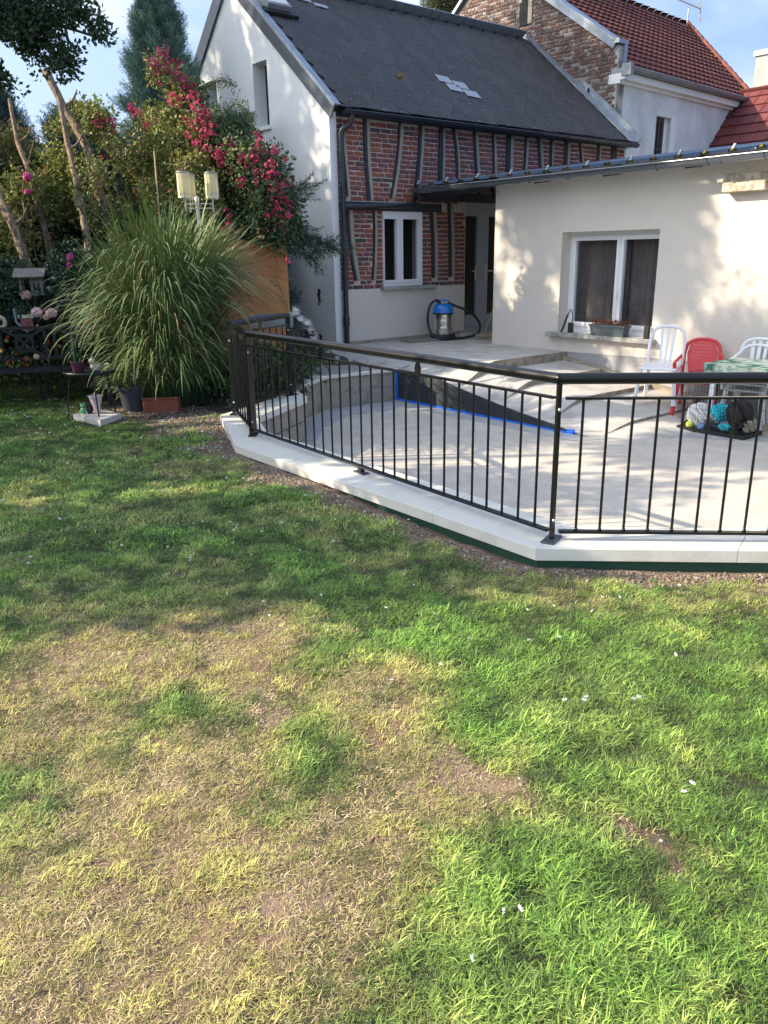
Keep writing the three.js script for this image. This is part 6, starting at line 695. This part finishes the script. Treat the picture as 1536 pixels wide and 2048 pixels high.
{ const t = thing('orange_flower_bed', 'low bed of orange and yellow flowers behind the bench', 'flower bed'); tag(t, null, null, null, 'stuff'); const r = rng(157), M = [], Cc = []; for (let k = 0; k < 260; k++) { M.push(mat4(new THREE.Vector3(lerp(-5.6, -4.0, r()), 0.1 + r() * 0.5, lerp(0.0, 0.75, r())), randQ(r), 0.7)); Cc.push(shadeC(r() < 0.5 ? [0.06, 0.11, 0.02] : [0.14, 0.16, 0.03], r, 0.5)); } instanced('flower_leaves', roseLeaf[0], MAT.leaf, M, Cc, t); const F = [], FC = []; for (let k = 0; k < 46; k++) { F.push(mat4(new THREE.Vector3(lerp(-5.5, -4.1, r()), 0.35 + r() * 0.4, lerp(0.3, 0.75, r())), randQ(r), 0.5 + r() * 0.6)); FC.push(r() < 0.35 ? C3(0.62, 0.10, 0.02) : r() < 0.6 ? C3(0.62, 0.36, 0.08) : C3(0.6, 0.42, 0.25)); } instanced('flower_heads', crumple(0.075, 0.05, 0.075, 88, 1, 0.3, 6), std({ roughness: 0.85 }), F, FC, t); }
// bare trunks and a cane
for (const [n, l, P, r0, r1] of [['bare_trunk', 'thick bare dead trunk leaning over the climbing rose', [[-3.30, 0, 0.2], [-3.38, 1.4, 0.0], [-3.50, 2.6, -0.25], [-3.47, 2.95, -0.45], [-3.57, 3.45, -0.82], [-3.66, 3.9, -1.06]], 0.068, 0.046], ['bare_trunk', 'thin bare dead trunk just left of the thickest one', [[-3.80, 0, 0.25], [-3.82, 1.2, 0.15], [-3.80, 2.11, 0.05], [-3.71, 2.9, -0.42], [-3.64, 3.5, -0.74]], 0.05, 0.032], ['bare_trunk', 'leaning bare dead trunk farthest left against the sky', [[-4.0, 0, -0.3], [-4.04, 1.4, -0.6], [-4.07, 2.48, -0.84], [-4.08, 3.04, -1.2], [-4.02, 3.6, -1.52]], 0.06, 0.026], ['bare_trunk', 'short dead trunk slanting in low at the left edge', [[-4.35, 0, 0.2], [-4.5, 1.2, 0.05], [-4.6, 1.99, -0.12], [-4.66, 2.45, -0.45]], 0.06, 0.05]]) { const t = thing(n, l, 'tree trunk'); part('trunk', taperTube(P, r0, r1, 24, 9, 0.5, l.length), MAT.bark, t); const tp = V(P[P.length - 1]); for (let k = 0; k < 2; k++) { const q = V(P[P.length - 2 - k]); part('branch_stub', taperTube([q.toArray(), q.clone().add(new THREE.Vector3(0.1 - 0.16 * k, 0.08, 0.08)).toArray(), q.clone().add(new THREE.Vector3(0.16 - 0.3 * k, 0.2, 0.1)).toArray()], r1 * 0.6, 0.008, 6, 6, 0.3, k + 3), MAT.bark, t); } }
{ const t = thing('bamboo_cane', 'pale bamboo cane standing in the tall grass below the rose', 'cane'); part('cane', rod([-3.32, 0, 1.1], [-2.92, 2.86, 0.33], 0.014, 0.010, 8), plain(0.42, 0.32, 0.18, 0.7), t); }
{ // tall ornamental grass
  const t = thing('ornamental_grass', 'huge clump of arching green ornamental grass left of the railing', 'ornamental grass', [-3.74, 0, 2.0]);
  for (let part_i = 0; part_i < 3; part_i++) {
    const r = rng(200 + part_i), pos = [], col = [], idx = [];
    for (let k = 0; k < 1700; k++) {
      const a = r() * 6.283, R = 0.38 * Math.sqrt(r()), bx = Math.cos(a) * R * 1.15, bz = Math.sin(a) * R * 0.9, out = 0.25 + 0.75 * R / 0.38, az = a + (r() - 0.5) * 1.5, low = r() < 0.34, left = clamp(-Math.cos(az) * RX[0] - Math.sin(az) * RX[1]), L = (low ? 0.75 + 1.05 * r() : 1.45 + 1.15 * Math.sqrt(r())) * (1 - (low ? 0.62 : 0.40) * left) * (1 - 0.14 * clamp(Math.cos(az) * RX[0] + Math.sin(az) * RX[1])), lean = (low ? 0.04 + 0.26 * r() : 0.01 + 0.13 * r()) * out, curl = low ? 1.7 + 1.1 * r() : 0.9 + 2.0 * r(), bend = low ? 1.2 + 0.9 * r() : 1.5 + 1.6 * r(), w = 0.0034 + 0.0040 * r(), n = 14, tw = (r() - 0.5) * 1.2;
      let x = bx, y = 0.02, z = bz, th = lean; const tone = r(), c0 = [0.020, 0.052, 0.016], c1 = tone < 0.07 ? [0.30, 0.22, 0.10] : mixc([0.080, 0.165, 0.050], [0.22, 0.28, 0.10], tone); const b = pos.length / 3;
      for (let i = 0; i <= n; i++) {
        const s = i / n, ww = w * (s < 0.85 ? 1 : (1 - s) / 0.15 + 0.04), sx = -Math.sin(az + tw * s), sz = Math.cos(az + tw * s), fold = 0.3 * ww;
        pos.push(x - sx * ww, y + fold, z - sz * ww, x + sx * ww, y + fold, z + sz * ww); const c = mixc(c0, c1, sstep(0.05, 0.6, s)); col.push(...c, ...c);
        const st = L / n; x += Math.sin(th) * Math.cos(az) * st; z += Math.sin(th) * Math.sin(az) * st; y += Math.cos(th) * st; if (y < 0.02) y = 0.02; th = Math.min(lean + curl * Math.pow((i + 1) / n, bend), 2.95); if (i < n) { const q = b + i * 2; idx.push(q, q + 1, q + 3, q, q + 3, q + 2); }
      }
    }
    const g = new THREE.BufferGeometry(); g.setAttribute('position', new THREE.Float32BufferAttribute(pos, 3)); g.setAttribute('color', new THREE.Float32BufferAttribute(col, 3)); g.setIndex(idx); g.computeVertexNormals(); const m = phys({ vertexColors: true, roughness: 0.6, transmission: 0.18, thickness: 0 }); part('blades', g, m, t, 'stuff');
  }
}
// broad-leaved tree whose branch hangs into the picture, and the trees of the garden's left side
const treeLeaf = [leafCluster(15, 0.20, 0.085, 0.055, 521), leafCluster(15, 0.20, 0.09, 0.06, 522)];
{ const t = thing('overhanging_tree', 'dark leaved tree whose branches hang in at the upper left', 'tree'); part('trunk', taperTube([[-7.2, 0, -0.4], [-7.1, 1.8, -0.35], [-6.8, 3.4, -0.1], [-6.5, 5.2, 0.1]], 0.19, 0.08), MAT.darkBark, t);
  part('limb', taperTube([[-6.9, 3.0, -0.2], [-6.2, 3.7, 0.4], [-5.2, 3.95, 0.9], [-4.35, 3.85, 1.35], [-3.95, 3.72, 1.6]], 0.06, 0.010), MAT.darkBark, t); 
  crown(t, 'crown', treeLeaf, MAT.leaf, [[-4.85, 4.05, 1.05, 0.42, 0.42, 0.4, 1.6], [-4.72, 3.62, 1.18, 0.30, 0.34, 0.28, 1.0], [-4.42, 3.92, 1.32, 0.26, 0.26, 0.24, 0.7], [-4.33, 3.52, 1.46, 0.16, 0.16, 0.16, 0.32], [-4.16, 3.98, 1.5, 0.2, 0.16, 0.18, 0.32], [-3.98, 3.80, 1.63, 0.13, 0.12, 0.12, 0.14], [-4.86, 3.42, 1.15, 0.26, 0.24, 0.2, 0.8], [-5.0, 3.8, 1.0, 0.35, 0.4, 0.3, 1.5], [-5.05, 3.5, 1.0, 0.32, 0.3, 0.25, 0.9], [-4.6, 3.75, 1.2, 0.3, 0.3, 0.3, 0.9], [-4.74, 3.52, 1.15, 0.22, 0.24, 0.2, 1.4], [-4.62, 3.31, 1.33, 0.12, 0.12, 0.10, 0.4], [-5.8, 5.2, 0.8, 0.8, 0.7, 0.8, 2], [-6.6, 6.1, 0.1, 1.1, 0.9, 1.0, 3]], 190, (p, r) => shadeC([0.030, 0.066, 0.018], r, 0.6), 161, [0.38, 0.62], 0.1, 0.24); }
const OFF = [[3.75, 0.6, 4.7, 0.8, 900], [1.1, 0.6, 5.4, 0.68, 700], [-0.3, 5.9, 7.3, 0.7, 330], [-1.95, 7.1, 8.3, 0.7, 330], [-4.0, 8.4, 11.0, 0.8, 620], [-5.4, 8.95, 13.0, 0.9, 880], [-6.7, 6.3, 9.2, 0.5, 330], [-7.9, 7.0, 14.6, 1.3, 470], [-10.5, 9.5, 16.0, 1.5, 520], [-13.5, 12.0, 18.6, 1.8, 800]];
OFF.forEach(([z, y0, y1, r, n], k) => { const t = thing('garden_tree', `${['first', 'second', 'third', 'fourth', 'fifth', 'sixth', 'seventh', 'eighth', 'ninth', 'tenth'][k]} leafy tree from the lawn end of the row along the garden's left side`, 'tree', [0, 0, 0], 0, 'trees along the left side of the garden'), x = -9.6; part('trunk', taperTube([[x, 0, z], [x + 0.1, y0 * 0.5 + 0.4, z], [x, y1 * 0.9, z]], 0.08 + y1 * 0.008, 0.03), MAT.darkBark, t); crown(t, 'crown', treeLeaf, MAT.leafDense, [[x, (y0 + y1) / 2, z, r, (y1 - y0) / 2, r]], n, (p, q) => shadeC([0.05, 0.10, 0.025], q, 0.4), 300 + k, [1.5, 2.2], 0.1); });
{ const t = thing('side_hedge', 'clipped hedge along the left side of the garden', 'hedge'); crown(t, 'foliage', treeLeaf, MAT.leafDense, [[-9.6, 1.9, -0.6, 0.6, 1.9, 1.2], [-9.6, 1.9, -2.6, 0.6, 2.0, 1.3], [-9.6, 1.9, -4.8, 0.6, 2.0, 1.3]], 250, (p, q) => shadeC([0.04, 0.09, 0.025], q, 0.4), 331, [1.4, 2.0], 0.1); part('stem', joined([-0.6, -2.6, -4.8].map((z) => rod([-9.6, 0, z], [-9.6, 2.5, z], 0.05, 0.02))), MAT.darkBark, t); }
{ // pine crown far behind the slate ridge
  const t = thing('pine_tree', 'distant pine crown showing beside the brick gable above the ridge', 'pine tree', [14.2, 0, -11.6]); part('trunk', taperTube([[0.6, 0, 0], [0.3, 6, 0], [0.2, 10.5, 0]], 0.3, 0.06), MAT.bark, t); for (const [a, b] of [[[0.3, 7.4, 0], [-0.9, 8.9, -0.4]], [[0.3, 8, 0], [-0.3, 9.7, 0.3]], [[0.3, 7.8, 0], [1.2, 8.8, 0.4]]]) part('limb', taperTube([a, [(a[0] + b[0]) / 2, (a[1] + b[1]) / 2 - 0.15, (a[2] + b[2]) / 2], b], 0.07, 0.02), MAT.bark, t);
  crown(t, 'crown', [leafCluster(60, 0.28, 0.20, 0.018, 541)], MAT.leaf, [[-0.9, 8.9, -0.4, 0.6, 0.35, 0.6], [-0.2, 9.5, 0.3, 0.7, 0.4, 0.6], [0.6, 10.3, 0, 1.0, 0.5, 0.8], [1.4, 9.2, 0.4, 0.8, 0.4, 0.7], [-1.1, 9.6, -0.3, 0.4, 0.3, 0.4]], 90, (p, q) => shadeC([0.10, 0.13, 0.04], q, 0.5), 341, [0.8, 1.2], 0.1); }
{ const t = thing('bed_plants', 'low green plants in the bed between tall grass and railing', 'plants'); tag(t, null, null, null, 'stuff'); const r = rng(171), M = [], Cc = []; for (let k = 0; k < 420; k++) { const x = lerp(-3.5, -1.3, r()), z = lerp(0.5, 2.9, r()); if (inPoly(x, z, HOLE) || z > 2.65 - (x + 3.0) * 0.45) continue; M.push(mat4(new THREE.Vector3(x, 0.06 + r() * 0.35, z), randQ(r), 0.8 + 0.5 * r())); Cc.push(shadeC(r() < 0.3 ? [0.07, 0.14, 0.02] : [0.028, 0.07, 0.02], r, 0.5)); } instanced('plant_leaves', roseLeaf[1], MAT.leaf, M, Cc, t); }

// ------------------------------------------------------------------ lawn grass
{
  function tuft(seed, n, h0, h1, wid, spread, flat) {
    const r = rng(seed), P = [], Nn = [];
    for (let k = 0; k < n; k++) {
      const a = r() * 6.283, R = spread * Math.sqrt(r()), az = r() * 6.283, L = lerp(h0, h1, r()); let x = Math.cos(a) * R, z = Math.sin(a) * R, y = -0.004, th = flat + r() * 0.55, w = wid * (0.7 + 0.6 * r()); const sx = -Math.sin(az), sz = Math.cos(az), seg = 3, pts = [];
      for (let i = 0; i <= seg; i++) { pts.push([x, y, z, w * (1 - Math.pow(i / seg, 1.6))]); const st = L / seg; x += Math.sin(th) * Math.cos(az) * st; z += Math.sin(th) * Math.sin(az) * st; y += Math.cos(th) * st; th += 0.25 + r() * 0.55; }
      for (let i = 0; i < seg; i++) { const A = pts[i], B = pts[i + 1], l0 = [A[0] - sx * A[3], A[1], A[2] - sz * A[3]], r0 = [A[0] + sx * A[3], A[1], A[2] + sz * A[3]], l1 = [B[0] - sx * B[3], B[1], B[2] - sz * B[3]], r1 = [B[0] + sx * B[3], B[1], B[2] + sz * B[3]]; P.push(...l0, ...r0, ...r1); if (i < seg - 1) P.push(...l0, ...r1, ...l1); }
    }
    const g = new THREE.BufferGeometry(); g.setAttribute('position', new THREE.Float32BufferAttribute(P, 3)); g.computeVertexNormals(); return clean(g);
  }
  const near = [1, 2, 3, 4].map((s) => tuft(40 + s, 20, 0.014, 0.046, 0.0014, 0.034, 0.25)), far = [1, 2, 3].map((s) => tuft(60 + s, 20, 0.02, 0.052, 0.0024, 0.05, 0.2)), straw = [1, 2, 3].map((s) => tuft(80 + s, 20, 0.012, 0.036, 0.0012, 0.034, 0.7)), strawFar = [1, 2].map((s) => tuft(90 + s, 15, 0.025, 0.05, 0.0026, 0.05, 0.7));
  const bins = { near: near.map(() => [[], []]), far: far.map(() => [[], []]), straw: straw.map(() => [[], []]), strawFar: strawFar.map(() => [[], []]) }, r = rng(2024);
  const fx = 0.628, fz = -0.778;
  const put = (kind, x, z, s, c) => { const b = bins[kind][(r() * bins[kind].length) | 0]; const q = new THREE.Quaternion().setFromEuler(new THREE.Euler((r() - 0.5) * 0.3, r() * 6.283, (r() - 0.5) * 0.3)); b[0].push(new THREE.Matrix4().compose(new THREE.Vector3(x, lawnHeight(x, z) - 0.004, z), q, new THREE.Vector3(s, s * (0.8 + 0.4 * r()), s))); b[1].push(C3(...c)); };
  const N0 = 950000, dens = (d) => 3300 * Math.min(1, Math.pow(2.6 / d, 1.15));
  for (let k = 0; k < N0; k++) {
    // spread by depth in front of the camera so that the density falls with distance
    const d = 0.7 * Math.pow(16.4, r()), wide = 2 * (0.56 * d + 1.9); if (r() > dens(d) * d * wide * Math.log(16.4) / N0) { r(); r(); continue; } const l = (r() * 2 - 1) * (0.56 * d + 1.9), x = CAM.x + fx * d + RX[0] * l, z = CAM.z + fz * d + RX[1] * l;
    if (inPoly(x, z, HOLE) || z < -0.6) continue; const wd = wallDist(x, z); if (wd < 0.09 && !inPoly(x, z, HOLE)) continue; if (inPoly(x, z, [[-4.46, 7.95], [0.35, 12.45], [3, 9], [0, 2], [-3.9, 3.45], [-4.45, 4.72]])) continue;
    const m = masks(x, z); const onBare = r() < m.bare * 1.02; if (onBare && (r() < 0.62 || d > 4.4 && r() < 0.5)) continue; if (x > -4.25 && z < 3.0 && r() < 0.93) continue; if (x > -4.92 && x < -4.46 && z > 1.95 && z < 2.6) continue;
    const isFar = d > 4.4, dryHere = onBare ? r() < 0.75 : r() < m.dry * 0.60; if (!onBare && m.bare > 0.25 && r() < 0.4) continue; if (dryHere && m.n2 > 0.07 && r() < 0.45) continue;
    if (dryHere) { const q = r(), c = q < 0.62 ? mixc(mixc([0.36, 0.27, 0.13], [0.80, 0.64, 0.36], r()), [0.42, 0.28, 0.175], sstep(0.02, 0.22, m.n2 + m.n * 0.5)) : mixc([0.30, 0.25, 0.09], [0.52, 0.46, 0.18], r()); put(isFar ? 'strawFar' : 'straw', x, z, 0.75 + 0.5 * r(), c); }
    else { const q = r(), yl = clamp(m.dry * 0.9 + m.n * 0.6 + 0.1 * r()), c0 = mixc([0.072, 0.175, 0.022], [0.205, 0.325, 0.050], q), c = mixc(c0, [0.355, 0.325, 0.105], clamp(yl)); const sh = (0.32 + 1.25 * r()) * (0.8 + 0.4 * clamp(m.n3 + 0.5)) * (0.55 + 0.9 * clamp(0.5 + m.n2 * 2.2)), tall = (0.72 + 0.5 * r()) * (1 - 0.32 * m.dry) * (0.62 + 0.95 * clamp(m.n2 * 1.6 + 0.4)) * (1 + 0.25 * m.lush); put(isFar ? 'far' : 'near', x, z, tall, mul(c, sh * 1.12)); }
  }
  const lawn = new THREE.Group(); lawn.name = 'lawn_grass'; scene.add(lawn); tag(lawn, 'patchy lawn, lush green in places and dried to straw in others', null, null, 'stuff');
  for (const [k, geos] of Object.entries({ near, far, straw, strawFar })) geos.forEach((g, i) => bins[k][i][0].length && instanced(k === 'near' || k === 'far' ? 'green_tuft' : 'straw_tuft', g, MAT.blade, bins[k][i][0], bins[k][i][1], lawn));
  // clods and crumbs on the bare soil, dead stalks lying about
  const clod = [1, 2].map((s) => { const g = new THREE.IcosahedronGeometry(0.5, 1), p = g.attributes.position, q = rng(s); for (let i = 0; i < p.count; i++) { const h = 0.75 + 0.5 * hash2(Math.round(p.getX(i) * 50), Math.round(p.getY(i) * 50 + p.getZ(i) * 90), s); p.setXYZ(i, p.getX(i) * h, p.getY(i) * h * 0.7, p.getZ(i) * h); } g.computeVertexNormals(); return clean(g); });
  const cm = [[], []], cc = [[], []]; for (let k = 0; k < 52000; k++) { const d = 1.1 * Math.pow(9, r()), l = (r() * 2 - 1) * (0.56 * d + 0.4), x = CAM.x + fx * d + RX[0] * l, z = CAM.z + fz * d + RX[1] * l; if (inPoly(x, z, HOLE)) continue; const m = masks(x, z); if (r() > m.bare * 0.45 + 0.02) continue; const s = Math.pow(r(), 3) * 0.011 + 0.0028, g = r() < 0.5 ? 0 : 1; cm[g].push(mat4(new THREE.Vector3(x, lawnHeight(x, z) - 0.003, z), randQ(r), s)); const q = r(); cc[g].push(q > (z < 5 ? 0.92 : 0.985) ? C3(0.5, 0.47, 0.42) : shadeC(mixc([0.20, 0.14, 0.10], [0.34, 0.25, 0.18], r()), r, 0.4)); }
  for (let k = 0; k < 30000; k++) { const s0 = r(), seg = r() < 0.55 ? 1 : 0, a = WALLPATH[seg], b = WALLPATH[seg + 1], off = 0.02 + 0.4 * r() * r(), dx = b[0] - a[0], dz = b[1] - a[1], ll = Math.hypot(dx, dz), x = a[0] + dx * s0 + dz / ll * off * (seg === 1 ? 1 : 1), z = a[1] + dz * s0 - dx / ll * off; if (inPoly(x, z, HOLE)) continue; const g = r() < 0.5 ? 0 : 1; if (masks(x, z).bare < 0.3) continue; cm[g].push(mat4(new THREE.Vector3(x, lawnHeight(x, z) - 0.002, z), randQ(r), 0.004 + 0.016 * Math.pow(r(), 3))); cc[g].push(r() > 0.97 ? C3(0.5, 0.48, 0.44) : shadeC(mixc([0.13, 0.095, 0.07], [0.27, 0.205, 0.155], r()), r, 0.5)); }
  for (let k = 0; k < 9000; k++) { const x = lerp(-5, -3.6, r()), z = lerp(1.6, 4.6, r()); if (inPoly(x, z, HOLE) || masks(x, z).bare < 0.35) continue; const g = r() < 0.5 ? 0 : 1; cm[g].push(mat4(new THREE.Vector3(x, lawnHeight(x, z) - 0.002, z), randQ(r), 0.006 + 0.02 * Math.pow(r(), 2))); cc[g].push(r() > 0.85 ? C3(0.46, 0.44, 0.41) : shadeC(mixc([0.12, 0.09, 0.065], [0.25, 0.19, 0.145], r()), r, 0.5)); }
  const soil = new THREE.Group(); soil.name = 'soil_crumbs'; scene.add(soil); tag(soil, null, null, null, 'stuff'); clod.forEach((g, i) => instanced('soil_crumb', g, std({ roughness: 1 }), cm[i], cc[i], soil));
  // white clover heads
  const head = (() => { const l = [], q = rng(9); for (let k = 0; k < 14; k++) { const g = new THREE.ConeGeometry(0.0022, 0.011, 4); g.translate(0, 0.0075, 0); g.rotateX(q() * 2.2 - 1.1); g.rotateY(q() * 6.28); g.rotateZ(q() * 2.2 - 1.1); g.translate(0, 0.052, 0); l.push(g); } return joined(l); })(), stem = rod([0, 0, 0], [0, 0.052, 0], 0.001, 0.001, 4);
  const F = []; const addF = (x, z, s = 1) => { if (!inPoly(x, z, HOLE)) F.push(new THREE.Matrix4().compose(new THREE.Vector3(x, lawnHeight(x, z), z), new THREE.Quaternion().setFromEuler(new THREE.Euler((r() - 0.5) * 0.5, r() * 6, (r() - 0.5) * 0.5)), new THREE.Vector3(s, s, s))); };
  for (const [x, z] of [[-5.42, 9.0], [-5.38, 8.98], [-5.47, 8.96], [-5.27, 9.09], [-5.24, 9.11], [-5.55, 9.5], [-5.60, 9.52], [-6.33, 9.46], [-6.30, 9.48], [-5.62, 8.47], [-4.85, 9.0], [-4.76, 8.55], [-6.5, 9.5], [-5.95, 9.95]]) addF(x, z, 1.0);
  for (let k = 0; k < 300; k++) { const x = lerp(-7.2, -4.6, r()), z = lerp(0.6, 6.6, r()); if (r() < 0.35 + 0.65 * sstep(4.5, 1.5, z)) addF(x, z, 0.8 + 0.5 * r()); } for (let k = 0; k < 40; k++) addF(lerp(-6, -4.3, r()), lerp(6.2, 8.6, r()), 0.8);
  const cl = new THREE.Group(); cl.name = 'white_clover'; scene.add(cl); tag(cl, 'tiny white clover heads scattered through the lawn', null, null, 'stuff'); instanced('clover_head', head, plain(0.74, 0.72, 0.64, 0.9), F, null, cl); instanced('clover_stem', stem, plain(0.06, 0.12, 0.03, 0.9), F, null, cl);
}

renderer.render(scene, camera);
